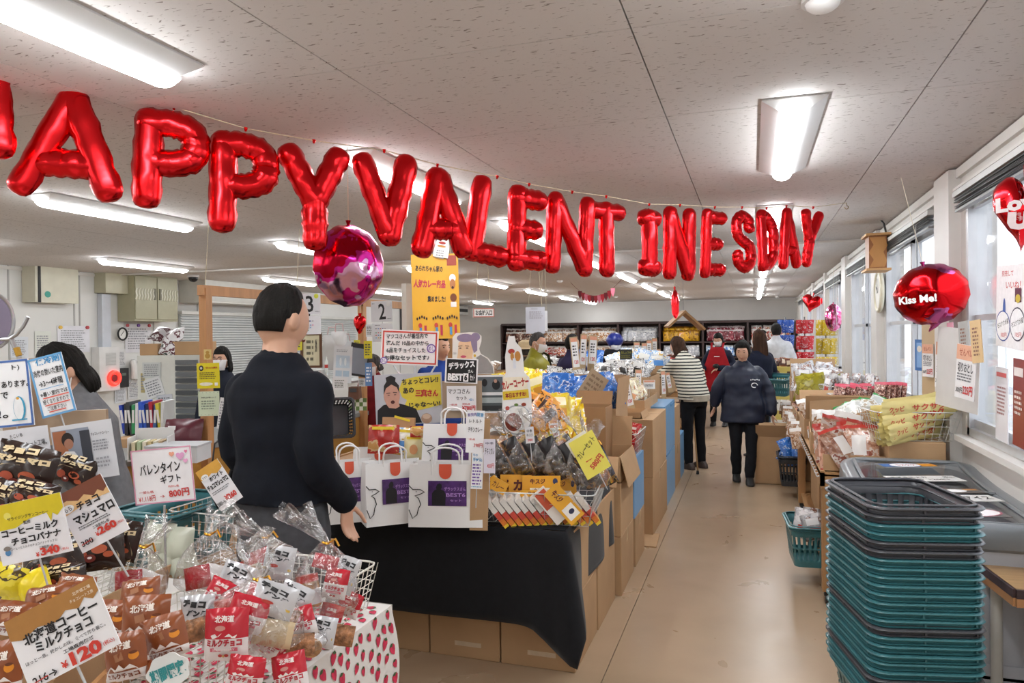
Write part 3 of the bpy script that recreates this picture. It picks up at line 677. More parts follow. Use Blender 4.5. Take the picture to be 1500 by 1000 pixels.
# ------------------------------------------------------------------ chest freezer
fz = thing('chest_freezer', 'grey chest freezer with curved glass lid covered in price cards, right of the basket stack', 'freezer', (.785, 3.82, 0))
W, Lh = .66, 1.3
body_m = mat('freezer_body', sr('#b9bdc6'), .35, nscale=2, namt=.03); rim_m = mat('freezer_rim', sr('#7d8286'), .32, nscale=6, namt=.05)
def fr_ring(off, z, n=60): return [(*rrect(i/n, W/2-off, Lh/2-off, .12), z) for i in range(n)]
mb = MB()
n = 60
for off, z in ((.03, .04), (.02, .06), (.02, .76)): mb.v += [Vector(p) for p in fr_ring(off, z, n)]
for j in range(2):
    for i in range(n): mb.f.append((j*n+i, j*n+(i+1) % n, (j+1)*n+(i+1) % n, (j+1)*n+i)); mb.m.append(0); mb.sm.append(True)
mb.build('cabinet', body_m, fz)
mb = MB()
arch = lambda y: .045*max(0, (y/(Lh/2)))**2 if y > 0 else 0
prof = [(.02, .75), (.0, .765), (-.005, .80), (.0, .838), (.012, .852), (.035, .858), (.06, .85), (.075, .83), (.075, .8)]
for off, z in prof: mb.v += [Vector((x, y, z+arch(y)*(1 if z > .8 else 0))) for x, y, _ in fr_ring(off, z, n)]
for j in range(len(prof)-1):
    for i in range(n): mb.f.append((j*n+i, j*n+(i+1) % n, (j+1)*n+(i+1) % n, (j+1)*n+i)); mb.m.append(0); mb.sm.append(True)
mb.build('top_rim', rim_m, fz, auto=35)
mb = MB(); mb.box((0, 0, .5), (W-.12, Lh-.12, .01)); mb.build('inner_floor', paint('#4a4d50'), fz)
for k, (y0, y1) in enumerate(((-Lh/2+.07, .02), (-.02, Lh/2-.07))):
    mb = MB(); mb.grid(lambda u, v: ((u-.5)*(W-.15), y0+(y1-y0)*v, .842+.008*k+arch(y0+(y1-y0)*v)*.95+.01*(1-(2*u-1)**2)), 6, 6); lid = mb.build('glass_lid', glass, fz)
    mb = MB(); 
    for a in (-1, 1): mb.tube([(a*(W/2-.075), y0, .845+.008*k+arch(y0)), (a*(W/2-.075), (y0+y1)/2, .845+.008*k+arch((y0+y1)/2)), (a*(W/2-.075), y1, .845+.008*k+arch(y1))], .009, 6)
    for y in (y0, y1): mb.tube([(-(W/2-.075), y, .847+.008*k+arch(y)), ((W/2-.075), y, .847+.008*k+arch(y))], .009, 6)
    mb.build('lid_frame', rim_m, lid)
mb = MB()
for k in range(7): mb.box((0, -Lh/2+.018, .1+k*.028), (W-.2, .006, .012))
mb.box((0, -Lh/2+.016, .2), (W-.16, .002, .24), mi=1); mb.build('vent_grille', [paint('#3a3c40'), body_m], fz)
for k in range(14):   # cups and packs seen through the glass
    x, y = rnd.uniform(-.2, .2), rnd.uniform(-.5, .5)
    o = link('frozen_pack', pillow(.16, .2, .05, [pack('frozen', [(0, sr('#d9d2cf')), (.45, sr('#8a4b52')), (.55, sr('#cfd5dd'))], 12)], k), None, (.785+x, 3.82+y, .54+.04*(k % 3)), (-R_(82), 0, rnd.uniform(-1, 1)), 'pale pack lying under the glass lid inside the freezer', 'frozen food', 'packs inside the freezer')
def flatcard(label, x, y, z, w, l, rz, lines, paper='#e8e8e6', tiltx=0, group='price cards on the freezer lid', cat='sign', name='price_card'):
    t = thing(name, label, cat, (x, y, z), (Matrix.Rotation(rz, 3, 'Z') @ Matrix.Rotation(-PI/2+tiltx, 3, 'X')).to_euler(), group)
    mb = MB(); mb.box((0, .001, 0), (w, .002, l)); mb.build('sheet', paint(paper, .3), t); inks(t, lines, w, l); return t
K = '#26262a'; RD = '#c8393a'; BL = '#3f74b5'
fl = R_(16)
flatcard('white card of black handwriting on the far half of the freezer lid', .80, 4.01, .872, .34, .13, fl, [('あずきモナカ', .3, .35, .5, .3, K), ('バニラ 120円', .45, .72, .7, .25, K), ('税込', .88, .3, .15, .3, K)])
flatcard('long white handwritten card across the middle of the freezer lid', .80, 3.61, .862, .44, .12, fl, [('自由 にお取り', .3, .35, .5, .36, K), ('ください 冷凍', .35, .75, .55, .3, K), ('アイス', .82, .5, .25, .5, K)])
flatcard('small card with orange print beside the middle handwritten card on the lid', .70, 3.79, .862, .17, .10, fl, [('@rect', .5, .2, 1, .3, '#e3a47c'), ('もなか', .5, .65, .7, .4, K)])
flatcard('card with a white frozen dessert picture, right of the orange printed card', .90, 3.79, .862, .2, .10, fl, [('@oval', .4, .5, .5, .6, '#f7f7f7'), ('@rect', .78, .3, .3, .3, '#b98552')], paper='#57504b')
flatcard('round white label with red writing on the near edge of the lid', .83, 3.37, .858, .26, .15, fl, [('@oval', .5, .5, 1, 1, '#b36678'), ('@oval', .5, .5, .93, .9, '#f2eef0'), ('ソフト', .42, .5, .5, .25, RD), ('いちご', .5, .74, .3, .15, RD)], paper='#6d6b6a')
flatcard('badge label, blue and yellow print, at the far end of the freezer lid', .77, 4.25, .893, .28, .12, fl, [('@rect', .16, .5, .3, .7, '#3c6fb0'), ('@oval', .45, .5, .6, .95, '#3a4f86'), ('@oval', .45, .5, .55, .85, '#eef0f5'), ('モスクワ', .45, .5, .35, .3, RD), ('@rect', .85, .5, .28, .6, '#d9922e')], paper='#8b8d8f')
# sign and work table in front
tb = thing('work_table', 'small table with brown edged wooden top on white pipe legs at the bottom right corner', 'table', (1.1-.0, 2.9, 0), R_(0))
tb.location = (.85, 3.03, 0); tb.rotation_euler = (0, 0, 0)
mb = MB(); a = .0; mb.add([(0, 0, .7), (.52, -.0, .7), (.52, -.42, .7), (-0.0, -.42, .7), (0, 0, .64), (.52, 0, .64), (.52, -.42, .64), (0, -.42, .64)][:0], [])
tb.location = (.995, 2.99, 0); tb.rotation_euler = (0, 0, R_(6))
mb = MB(); mb.box((-.025, .16, .69), (.235, .44, .02)); mb.build('tabletop', mat('laminate_wood', sr('#b89468'), .35, nscale=3, namt=.12, stretch=(1, 12, 1)), tb)
mb = MB(); mb.box((-.025, -.065, .685), (.235, .012, .03)); mb.box((-.145, .16, .685), (.012, .44, .03)); mb.build('edge_band', mat('worn_brown_edge', sr('#463537'), .5, nscale=18, namt=.5), tb)
mb = MB(); mb.box((-.025, -.06, .655), (.235, .02, .03)); mb.box((-.14, .16, .655), (.02, .44, .03)); mb.build('apron', mat('pine', sr('#bf8a5c'), .6, nscale=3, namt=.12, stretch=(8, 1, 1)), tb)
for x, y in ((-.07, -.03), (-.1, .2), (.06, -.03), (.06, .34)): mb = MB(); mb.cyl((x, y, 0), (x, y, .66), .02, 14); mb.build('leg', paint('#cfcfca', .35), tb)
card('notice', 'white notice in black handwriting inviting people to help themselves, on the corner table', 'sign', 1470, 801, 94, 44, 3.12,
     [('ご自由に', .36, .27, .6, .36, K, 2, .02), ('お持ち下さい', .48, .72, .92, .38, K, 1, .02)], roll=-1, tilt=-14, yaw=-4, paper='#e9e9ea')

# ------------------------------------------------------------------ product table along the windows
wood = mat('table_wood', sr('#a97f53'), .55, nscale=4, namt=.14, stretch=(10, 1, 1), bump=.05)
def product_table(label, x0, x1, y0, y1, z, castor=True):
    t = thing('product_table', label, 'table', ((x0+x1)/2, (y0+y1)/2, 0)); w, l = x1-x0, y1-y0
    mb = MB(); mb.box((0, 0, z-.01), (w, l, .02)); mb.build('tabletop', wood, t)
    mb = MB()
    mb.box((-w/2+.012, 0, z-.035), (.024, l, .09)); mb.build('side_rail', wood, t)
    mb = MB(); mb.box((0, -l/2+.012, z-.05), (w, .024, .08)); mb.build('end_rail', wood, t)
    for a in (-1, 1):
        for b in (-1, 0, 1):
            mb = MB(); mb.box((a*(w/2-.04), b*(l/2-.05), z/2+.03), (.06, .08, z-.1)); mb.build('leg', wood, t)
            if castor and a < 0:
                mb = MB(); mb.tube([(a*(w/2-.04)-.014, b*(l/2-.05), .035), (a*(w/2-.04)+.014, b*(l/2-.05), .035)], .034, 14); mb.box((a*(w/2-.04), b*(l/2-.05), .065), (.04, .045, .03)); mb.build('castor', paint('#222326'), t)
    mb = MB(); mb.box((0, 0, .16), (w-.06, l-.1, .02)); mb.build('lower_shelf', wood, t)
    g = MB(); n = int(l/.1)
    for k in range(n): y = -l/2+.05+k*l/n; g.tube([(-w/2, y, z-.03), (-w/2-.014, y, z-.033), (-w/2-.02, y, z-.02)], .004, 5)
    g.build('clear_hooks', mat('clear_plastic', sr('#d5dadd'), .15, nscale=0), t, kind='stuff')
    return t
product_table('long wooden product table on castors along the window wall', .37, 1.06, 4.55, 9.3, .78)
card_lines = [('@rect', .5, .14, 1, .28, '#dfa98c'), ('せんべい', .5, .14, .7, .14, '#a3482f'), ('切りおとし', .5, .42, .8, .18, K), ('@lines', .5, .6, .8, .16, '#77777c', 0, 0, 3), ('225円', .68, .83, .5, .18, RD, 0, .03), ('300円', .24, .85, .35, .1, K)]
# boxes standing on it, near to far
cardboard_box('open brown carton of snack bags at the near end of the window table', (.56, 4.8, .78), (.34, .42, .10), 0, True, (None, None, 75, None), group='cartons on the window table', tape=0)
cardboard_box('open carton behind the near carton on the window table', (.62, 5.5, .78), (.48, .62, .15), R_(-3), True, (None, None, 10, None), group='cartons on the window table')
cardboard_box('long open carton with a low front in the middle of the window table', (.6, 6.2, .78), (.46, .6, .16), 0, True, (20, None, 30, None), group='cartons on the window table')
cardboard_box('carton of dark brown packs on the window table', (.62, 7.05, .78), (.52, .7, .13), 0, True, (95, None, None, None), group='cartons on the window table')
cardboard_box('carton carrying the yellow green bags on the window table', (.66, 7.95, .78), (.5, .6, .2), 0, True, (None, None, 20, None), group='cartons on the window table')
cardboard_box('farthest open carton on the window table', (.66, 8.75, .78), (.5, .6, .3), 0, True, (None, None, 8, None), group='cartons on the window table')
cardboard_box('carton supporting the cream snack basket on the window table', (.86, 4.66, .78), (.28, .36, .205), 0, False, group='cartons on the window table')
brown = zone(pack('brown_snack', [(0, sr('#42271e')), (.44, sr('#5a3428')), (.56, sr('#3a2019')), (.63, sr('#7c5840'))], 6, rough=.2, bump=.8), '#b9a691', '#8a5a3c', 2)
clear_s = zone(pack('clear_snack', [(0, sr('#a98a70')), (.42, sr('#c4ae9a')), (.52, sr('#966c4c')), (.62, sr('#d8cfc6'))], 9, rough=.18, bump=.9), '#e6e3df', '#b07a50', 1)
redclear = zone(pack('red_clear_snack', [(0, sr('#9a6a55')), (.44, sr('#b98d76')), (.54, sr('#cdbcb0')), (.62, sr('#8a4a3a'))], 8, rough=.18, bump=.9), '#dcd8d6', '#b5372d', 2)
ygreen = pack('yellow_green_snack', [(0, sr('#a49a22')), (.5, sr('#8e841a')), (.6, sr('#bcb03a'))], 8)
whitered = zone(pack('white_red_snack', [(0, sr('#d5d2d2')), (.46, sr('#b9b7ba')), (.56, sr('#8f6a5c')), (.62, sr('#dad7d6'))], 8, rough=.18, bump=.9), '#eceaea', '#c0453a', 0)
pinktop = pack('pink_top_snack', [(0, sr('#5b2d26')), (.45, sr('#c9a393')), (.53, sr('#6b332a')), (.62, sr('#e7d7d0'))], 22, stretch=(4, 1, 1))
P = lambda m, w=.17, h=.22, t=.05, n=3: [pillow(w, h, t, [m] if not isinstance(m, list) else m, k*3+1) for k in range(n)]
heap(P(redclear, .2, .28, .06), fill(.42, .64, 4.6, 4.95, .86, 10, 2, .04, (50, 85), 3), 'clear bag of reddish crackers in the near carton by the freezer', 'bags in the near carton')
heap(P(clear_s, .18, .25, .05), fill(.42, .66, 5.1, 5.75, .86, 10, 2, .04, (55, 88), 4), 'clear snack bag in the second carton on the window table', 'bags in the second carton')
heap(P(clear_s, .18, .25, .05), fill(.40, .6, 5.95, 6.5, .88, 10, 2, .04, (40, 88), 5), 'clear snack bag in the third carton on the window table', 'bags in the third carton')
heap(P(brown, .2, .28, .05, 4), fill(.42, .86, 6.8, 7.3, .9, 24, 2, .05, (25, 65), 6, yaw=(-80, -40)), 'dark brown snack pack heaped in the middle carton by the windows', 'dark brown packs on the window table')
heap(P(ygreen, .26, .3, .08), fill(.48, .86, 7.55, 7.9, 1.0, 5, 1, .05, (70, 90), 7), 'yellow green snack bag lying behind the dark brown packs', 'yellow green bags by the windows')
heap(P(whitered, .18, .25, .06), fill(.44, .86, 8.1, 9.0, 1.05, 26, 2, .06, (50, 88), 8), 'white and red snack bag at the window table far end', 'white and red bags at the table end')
# bags hooked along the table front
heap(P(clear_s, .13, .19, .03, 4), [(.345, 6.3+k*.27, .75+rnd.uniform(-.02, .03), (R_(rnd.uniform(-12, 12)), R_(rnd.uniform(-10, 10)), R_(rnd.uniform(-60, -20))), .9) for k in range(10)], 'clear snack bag hanging over the front edge of the window table', 'bags hanging on the table edge')
# wire baskets leaning on the wall side
wire_basket('white wire basket of upright white and red packs beside the windows', (.80, 6.9, .98), R_(12), .42, .34, .15, .8, .04, group='wire baskets by the windows')
wire_basket('tilted wire basket of striped packs with pink tops beside the windows', (.80, 6.1, .95), R_(8), .44, .34, .16, .8, .04, group='wire baskets by the windows')
heap(P(whitered, .13, .2, .03, 4), [(.62+.032*k, 6.82+.04*math.sin(k), 1.13+.02*math.sin(k*2), (R_(-10), R_(rnd.uniform(-8, 8)), R_(-62)), .95) for k in range(12)], 'white and red pack standing upright in the farther wire basket', 'upright packs in the farther wire basket')
def band_top(c): return lambda u, v: 1 if v > c else 0
pt_m = [pillow(.12, .2, .03, [pinktop, paint('#d0546a', .3)], k, band=band_top(.82)) for k in range(3)]
heap(pt_m, [(.62+.036*k, 6.02+.03*math.sin(k), 1.1+.015*math.sin(k*3), (R_(-8), R_(rnd.uniform(-7, 7)), R_(-55)), 1) for k in range(7)]+[(.88+.034*k, 5.86, 1.13, (R_(-6), R_(rnd.uniform(-4, 4)), R_(-62)), 1) for k in range(5)], 'striped brown pack with a pink top in the nearer wire basket', 'pink topped packs by the windows')
zipm = pack('zip_bag', [(0, sr('#c9cbc6')), (.45, sr('#e7e8e4')), (.55, sr('#b7a48a')), (.62, sr('#dfe2de'))], 9)
zb = [pillow(.2, .22, .05, [zipm, paint('#2f8f43', .3)], k, band=lambda u, v: 1 if .86 < v < .92 else 0) for k in range(3)]
heap(zb, [(.66+.07*k, 5.66+.02*(k % 2), 1.02+.01*k, (R_(-50), R_(-25+18*k), R_(-10)), 1) for k in range(4)], 'clear zip bag with a green seal behind the cream snack basket', 'green zip bags')
t = cardboard_box('tilted cardboard tray with a price label behind the cream snack basket', (.70, 5.42, .98), (.42, .2, .045), R_(0), True, (None,)*4, group=None, name='cardboard_tray'); t.rotation_euler = (0, R_(-20), R_(8))
inks(t, [('@rect', .3, .5, .3, .9, '#eeeeee'), ('58', .25, .6, .1, .4, RD)], .42, .045, y=-.103)
# cream coloured sticks in the near wire basket
creamm = [mat('cream_film', sr('#dfd08a'), .3, nscale=6, namt=.08, bump=.5, bscale=14)]
wb = wire_basket('white wire basket piled with long cream snack sticks below the near window post', (.84, 4.62, .99), R_(10), .44, .32, .16, .82, .045, group='wire baskets by the windows')
cs = []
for k in range(3):
    me = pillow(.095, .46, .05, creamm, k+40, nv=16, cr=.8); cs.append(me)
r9 = random.Random(5)
for k in range(15):
    L_ = k//4; o = thing('snack_stick', 'long cream snack stick with red writing, %s layer, %s' % (['bottom', 'second', 'third', 'top'][L_], ['front', 'second row', 'third row', 'back'][k % 4]), 'snack', (.84+r9.uniform(-.02, .02)+.01*L_, 4.52+.065*(k % 4)+r9.uniform(-.01, .01)-.01*L_, 1.03+.05*L_), (R_(-12-r9.uniform(0, 20)), R_(82+r9.uniform(-6, 6)), R_(14+r9.uniform(-8, 8))), 'cream snack sticks in the wire basket')
    link('wrapper', cs[k % 3], o)
    mb = MB(); write(mb, 'サクサク', -.002, .03, .2, .035, 0, PI/2, .03, -.032); write(mb, 'クッピ', -.002, -.16, .09, .03, 0, PI/2, .03, -.031); mb.build('lettering', ink('#c2402f'), o)
# price cards on this table
for px, py, w_, h_, d_, rl, lb in ((1236, 640, 22, 34, 4.9, 32, 'orange headed price card tilted over the near carton'), (1204, 662, 20, 26, 4.8, 36, 'small price card at the front corner of the near carton'), (1228, 655, 28, 46, 4.72, -34, 'white printed card leaning in the near carton'),
                                   (1191, 632, 14, 17, 5.4, 38, 'price card standing at the second carton'), (1176, 611, 12, 30, 6.4, 14, 'narrow price card in front of the dark brown packs'), (1255, 562, 9, 26, 6.5, 4, 'upright price card on the tilted wire basket'), (1271, 612, 11, 26, 5.5, -14, 'hanging price card left of the cream snack sticks'),
                                   (1379, 532, 30, 60, 4.95, -5, None), (1420, 538, 28, 64, 4.6, -5, None)):
    if lb: card('price_card', lb, 'sign', px, py, w_, h_, d_, card_lines, roll=rl-30 if abs(rl) > 20 else rl, yaw=-25, group='price cards on the window table')
def wallcard(lb, px, py, w, h, x, lines, paper='#e9e8e8', cat='sign', name='price_card', group='cards on the near window post', lean=0, off=0):
    p = onx(px, py, x); t = thing(name, lb, cat, p, (Matrix.Rotation(-PI/2+off, 3, 'Z') @ Matrix.Rotation(-R_(lean), 3, 'Y')).to_euler(), group)
    mb = MB(); mb.box((0, .002, 0), (w, .004, h)); mb.build('sheet', paint(paper, .3), t); inks(t, lines, w, h); return t
off = -.9
wallcard('board backing two orange headed price cards on the near window post', 1402, 540, .34, .42, 1.0, [], '#cfcdca', 'board', 'backing_board', lean=-4, off=.35)
wallcard('left orange headed price card on the board at the near window post', 1381, 535, .13, .25, .985, card_lines, lean=-4, off=.35)
wallcard('right orange headed price card on the board at the near window post', 1414, 545, .14, .26, .965, card_lines, lean=-6, off=.35)
wallcard('slim price card on cardboard left of the near window post', 1359, 528, .12, .2, 1.02, card_lines, lean=0, off=.3)
wallcard('tall kraft cardboard strip behind the slim price card', 1362, 520, .22, .5, 1.035, [], '#bfa57e', 'board', 'cardboard_strip', lean=0, off=.2)
wallcard('blue pack hanging beside the kraft strip', 1347, 520, .11, .2, 1.02, [('@rect', .5, .5, .6, .8, '#7fa7d6'), ('@oval', .5, .3, .5, .2, '#d8cfc0')], '#3c6fae', 'snack', 'hanging_pack', off=.3)
for px, c, lb in ((1393, '#e2a3b4', 'pink'), (1412, '#a9a8a4', 'silver'), (1430, '#d8b98a', 'tan')):
    wallcard('%s long snack pack clipped above the price cards on the window post' % lb, px, 500, .05 if lb == 'pink' else .075, .2, .99, [('@lines', .5, .5, .6, .7, '#8f6a5a', 0, 0, 8)], c, 'snack', 'hanging_pack', 'long packs above the price cards', lean=6, off=.35)
# window posters in the near window
wp = [('@rect', .5, .5, 1, 1, '#f0eef0'), ('発売して', .4, .1, .4, .07, RD), ('いいね！', .6, .24, .5, .09, RD), ('@oval', .3, .55, .1, .3, '#3f62a8'),
      ('@oval', .26, .74, .52, .38, '#35509a'), ('@oval', .26, .74, .48, .35, '#f4f4f6'), ('モスクワ大福', .26, .71, .4, .07, K, 12), ('105円', .3, .85, .2, .06, RD),
      ('@oval', .76, .7, .5, .4, '#2b2442'), ('@oval', .76, .7, .46, .37, '#f4f4f6'), ('モスクワ大福', .76, .68, .38, .07, K, 12), ('105円', .8, .82, .2, .06, RD), ('@rect', .78, .36, .2, .16, '#5c2340'), ('@oval', .78, .4, .16, .1, '#c9b23c')]
wallcard('poster of two round dessert labels stuck on the nearest window glass', 1480, 449, .38, .37, 1.085, wp, '#eceaee', 'poster', 'window_poster', 'posters on the nearest window', lean=-3)
wallcard('paler poster with lines of print below the dessert poster on the window', 1467, 592, .17, .34, 1.085, [('@rect', .5, .1, .8, .06, '#d05a5a'), ('@lines', .5, .45, .7, .4, '#b98a8a', 0, 0, 8)], '#e6e4e8', 'poster', 'window_poster', 'posters on the nearest window', lean=-1)
wallcard('dark red poster at the right edge on the nearest window', 1492, 590, .14, .38, 1.085, [('@rect', .5, .15, .8, .1, '#e9e0dc'), ('@lines', .5, .5, .7, .3, '#e9d8d0', 0, 0, 5)], '#8b2f2a', 'poster', 'window_poster', 'posters on the nearest window', lean=-2)
# small things on the wall: clock, wooden speaker shelf
ck = thing('wall_clock', 'round white clock with beige rim on the wall between the windows', 'clock', onx(1293, 427, X1-.03)); ck.location.x = X1-.06
mb = MB(); ring = [(0, .165*math.cos(a), .165*math.sin(a)) for a in [2*PI*k/40 for k in range(40)]]; mb.tube(ring, .018, 8, closed=True); mb.build('rim', paint('#cdc6ae', .3), ck)
mb = MB(); mb.tube([(.02, 0, 0), (-.006, 0, 0)], .16, 32); mb.build('dial', paint('#e8e6de'), ck)
mb = MB(); mb.box((-.012, .03, .02), (.003, .09, .008), M=Matrix.Rotation(.6, 4, 'X')); mb.build('hour_hand', paint(K), ck)
mb = MB(); mb.box((-.014, 0, .05), (.003, .008, .13)); mb.build('minute_hand', paint(K), ck)
sp = thing('wooden_speaker', 'small wooden box with flame shaped inlay mounted high by the window wall', 'speaker', onx(1283, 371, X1-.14))
pw = mat('speaker_wood', sr('#8a5a34'), .45, nscale=5, namt=.3, stretch=(1, 1, .3))
mb = MB(); mb.box((0, 0, 0), (.13, .2, .26)); mb.build('cabinet', pw, sp)
for s in (-1, 1): mb = MB(); mb.box((0, 0, s*.14), (.18, .3, .018)); mb.build('shelf_board', mat('light_ply', sr('#b98e5c'), .5, nscale=6), sp)
mb = MB(); mb.prism([(-.06, -.12), (-.03, -.06), (-.065, 0), (-.03, .06), (-.06, .12), (.05, .12), (.07, .05), (.04, 0), (.065, -.07), (.05, -.12)], -.104, -.1); mb.build('inlay', paint('#b5824b'), sp)
mb = MB(); mb.tube([(.09, 0, .1), (.06, 0, .24), (.02, .03, .3), (-.02, .05, .28)], .008, 6); mb.build('cable', paint('#2b2b2b'), sp)
# under the table
t = cardboard_box('open brown carton standing on the floor beside the far part of the window table', (.2, 8.3, 0), (.36, .5, .5), 0, True, (30, 110, 60, 20), group=None)
basket('black', 'dark basket filled with blue packs under the window table', (.36, 7.55, .12), 0, None, True, .26, .4, .28)
blue = pack('blue_snack', [(0, sr('#2b66b8')), (.47, sr('#3f7fd0')), (.58, sr('#d9e2ec')), (.62, sr('#2a5ba5'))], 12)
heap(P(blue, .16, .2, .05), fill(.28, .44, 7.42, 7.7, .38, 7, 2, .04, (50, 88), 12), 'blue snack pack in the dark basket under the window table', 'blue packs in the dark basket')
basket('teal', 'teal shopping basket on the floor under the near end of the window table', (.34, 5.0, .13), R_(4), None, True, .27, .4, .25)
heap(P(whitered, .14, .18, .05), fill(.28, .4, 4.9, 5.1, .34, 4, 1, .04, (60, 88), 13), 'white snack pack in the teal basket under the window table', 'packs in the teal basket')
cardboard_box('carton on the lower shelf of the window table, near end', (.72, 5.1, .17), (.5, .6, .42), 0, group='cartons under the window table')
cardboard_box('carton on the lower shelf of the window table, middle', (.72, 6.3, .17), (.5, .8, .45), 0, group='cartons under the window table')
cardboard_box('carton on the lower shelf of the window table, far end', (.72, 7.9, .17), (.5, .9, .42), 0, group='cartons under the window table')
# cartons beyond the table with yellow lower halves
for k, (x, y, z, lb) in enumerate(((.45, 11.6, 0, 'floor level, left'), (.85, 11.6, 0, 'floor level, right'), (.45, 11.6, .3, 'second layer, left'), (.85, 11.6, .3, 'second layer, right'), (.45, 11.6, .6, 'third layer, left'), (.85, 11.6, .6, 'third layer, right'), (.85, 11.6, .9, 'topmost, right'))):
    t = thing('gift_carton', 'white and yellow carton stacked beyond the window table, '+lb, 'box', (x, y, z), 0, 'white and yellow cartons')
    mb = MB(); mb.box((0, 0, .22), (.38, .4, .16)); mb.build('lid', paint('#e9e8e2'), t)
    mb = MB(); mb.box((0, 0, .07), (.375, .395, .14)); mb.build('lower_half', paint('#d3c26a'), t)
    mb = MB(); mb.box((-.12, -.201, .25), (.06, .002, .02)); mb.box((.12, -.201, .25), (.06, .002, .02)); mb.build('print', ink('#3b3a38'), t, kind='stuff')
t = cardboard_box('olive yellow carton with a round emblem on the white cartons', (.42, 11.5, .9), (.4, .36, .19), 0, m=paint('#b7a552'), group=None, tape=0)
inks(t, [('@oval', .3, .5, .2, .5, '#4c3327'), ('@rect', .75, .5, .2, .3, '#4c3327')], .4, .19, y=-.181).location = (0, 0, .095)
heap(P(brown, .12, .14, .04), fill(.28, .58, 11.4, 11.6, 1.12, 6, 1, .04, (60, 88), 14), 'small brown pack lying on the olive carton', 'packs on the olive carton')
# hanging strips of packs at the far windows
for px, col, lb, dd, n in ((1151, '#2c55a8', 'blue', 12.9, 3), (1179, '#b9252c', 'red', 12.2, 3), (1210, '#b79a24', 'golden', 10.6, 4)):
    t = thing('hanging_display', '%s packs hanging in a strip on a wire stand at the far windows' % lb, 'display', at(px, 500, dd)); t.location.z = 0
    z0 = at(px, 468, dd).z
    mb = MB(); mb.cyl((0, .05, 0), (0, .05, z0+.05), .012, 8); mb.box((0, .05, .01), (.3, .3, .02)); mb.build('stand', paint('#6c6c6c', .4), t)
    me = pillow(.1, .24, .04, [pack('strip_'+lb, [(0, sr(col)), (.55, sr(col)), (.6, sr('#d9d9d9')), (.64, sr(col))], 14)], 3)
    for j in range(n):
        for i in range(3): o = link('hanging_pack', me, t, (-.09+i*.09, -.02-.03*(i % 2), z0-.12-j*.27), (R_(12), 0, R_(10*i)))
# ------------------------------------------------------------------ dark shelving along the back wall
dk = mat('dark_shelf', sr('#3a2826'), .5, nscale=6, namt=.15)
BZ = 1.9
bw = thing('wall_shelving', 'long dark brown shelving of snack bags across the far wall', 'shelving', (0, Y1-.02, 0))
xl, xr = -6.9, 1.02
mb = MB(); mb.box(((xl+xr)/2, -.02, BZ/2), (xr-xl, .02, BZ)); mb.build('back_board', dk, bw)
for z in (.12, .55, .95, 1.36, BZ-.02):
    mb = MB(); mb.box(((xl+xr)/2, -.27, z), (xr-xl, .5, .035)); mb.build('shelf_board', dk, bw)
nx = 7
for k in range(nx+1):
    x = xl+(xr-xl)*k/nx; mb = MB(); mb.box((x, -.27, BZ/2), (.05, .52, BZ)); mb.build('upright', dk, bw)
mb = MB(); mb.box(((xl+xr)/2, -.53, BZ), (xr-xl, .03, .06)); mb.build('cornice', dk, bw)
inkb = {'clearbrown': [(0, sr('#c8a27a')), (.42, sr('#e6ddd4')), (.5, sr('#a87544')), (.6, sr('#f0edea'))], 'silver': [(0, sr('#dcdde0')), (.42, sr('#b9bcc4')), (.56, sr('#f2f2f4')), (.66, sr('#5a5c63'))],
        'goldp': [(0, sr('#c48d1e')), (.45, sr('#e0aa2c')), (.6, sr('#8f5d12'))], 'bluew': [(0, sr('#7fa9d4')), (.42, sr('#dfe8f0')), (.55, sr('#4b83c4')), (.66, sr('#e6a548'))],
        'wine': [(0, sr('#6d2330')), (.45, sr('#8d3240')), (.57, sr('#d9c9c9')), (.62, sr('#571a26'))], 'redw': [(0, sr('#b8362f')), (.42, sr('#e9e1dc')), (.52, sr('#9a3a2b')), (.62, sr('#d9a27a'))],
        'magenta': [(0, sr('#b3285c')), (.5, sr('#c9386f')), (.6, sr('#f0c9d9'))], 'darkmix': [(0, sr('#54312a')), (.45, sr('#7a4a36')), (.55, sr('#c9b9a9')), (.62, sr('#3c211d'))]}
bays = [('clearbrown', 'clear brown', 'pale rust'), ('clearbrown', '', ''), ('clearbrown', '', ''), ('silver', '', ''), ('goldp', '', ''), ('wine', '', ''), ('redw', '', '')]
desc = {'clearbrown': 'clear bag of brown crackers', 'silver': 'silver white snack bag', 'goldp': 'golden snack bag', 'bluew': 'light blue and white snack bag', 'wine': 'wine red snack bag', 'redw': 'red and white snack bag', 'magenta': 'magenta snack bag', 'darkmix': 'dark brown snack bag'}
top = ['darkmix', 'clearbrown', 'clearbrown', 'silver', 'goldp', 'wine', 'redw']
mid = ['redw', 'redw', 'clearbrown', 'silver', 'silver', 'bluew', 'darkmix']
low = ['darkmix', 'redw', 'darkmix', 'wine', 'magenta', 'darkmix', 'redw']
bayn = ['first bay from left', 'second bay from left', 'third bay from left', 'middle bay', 'third bay from right', 'second bay from right', 'last bay by windows']
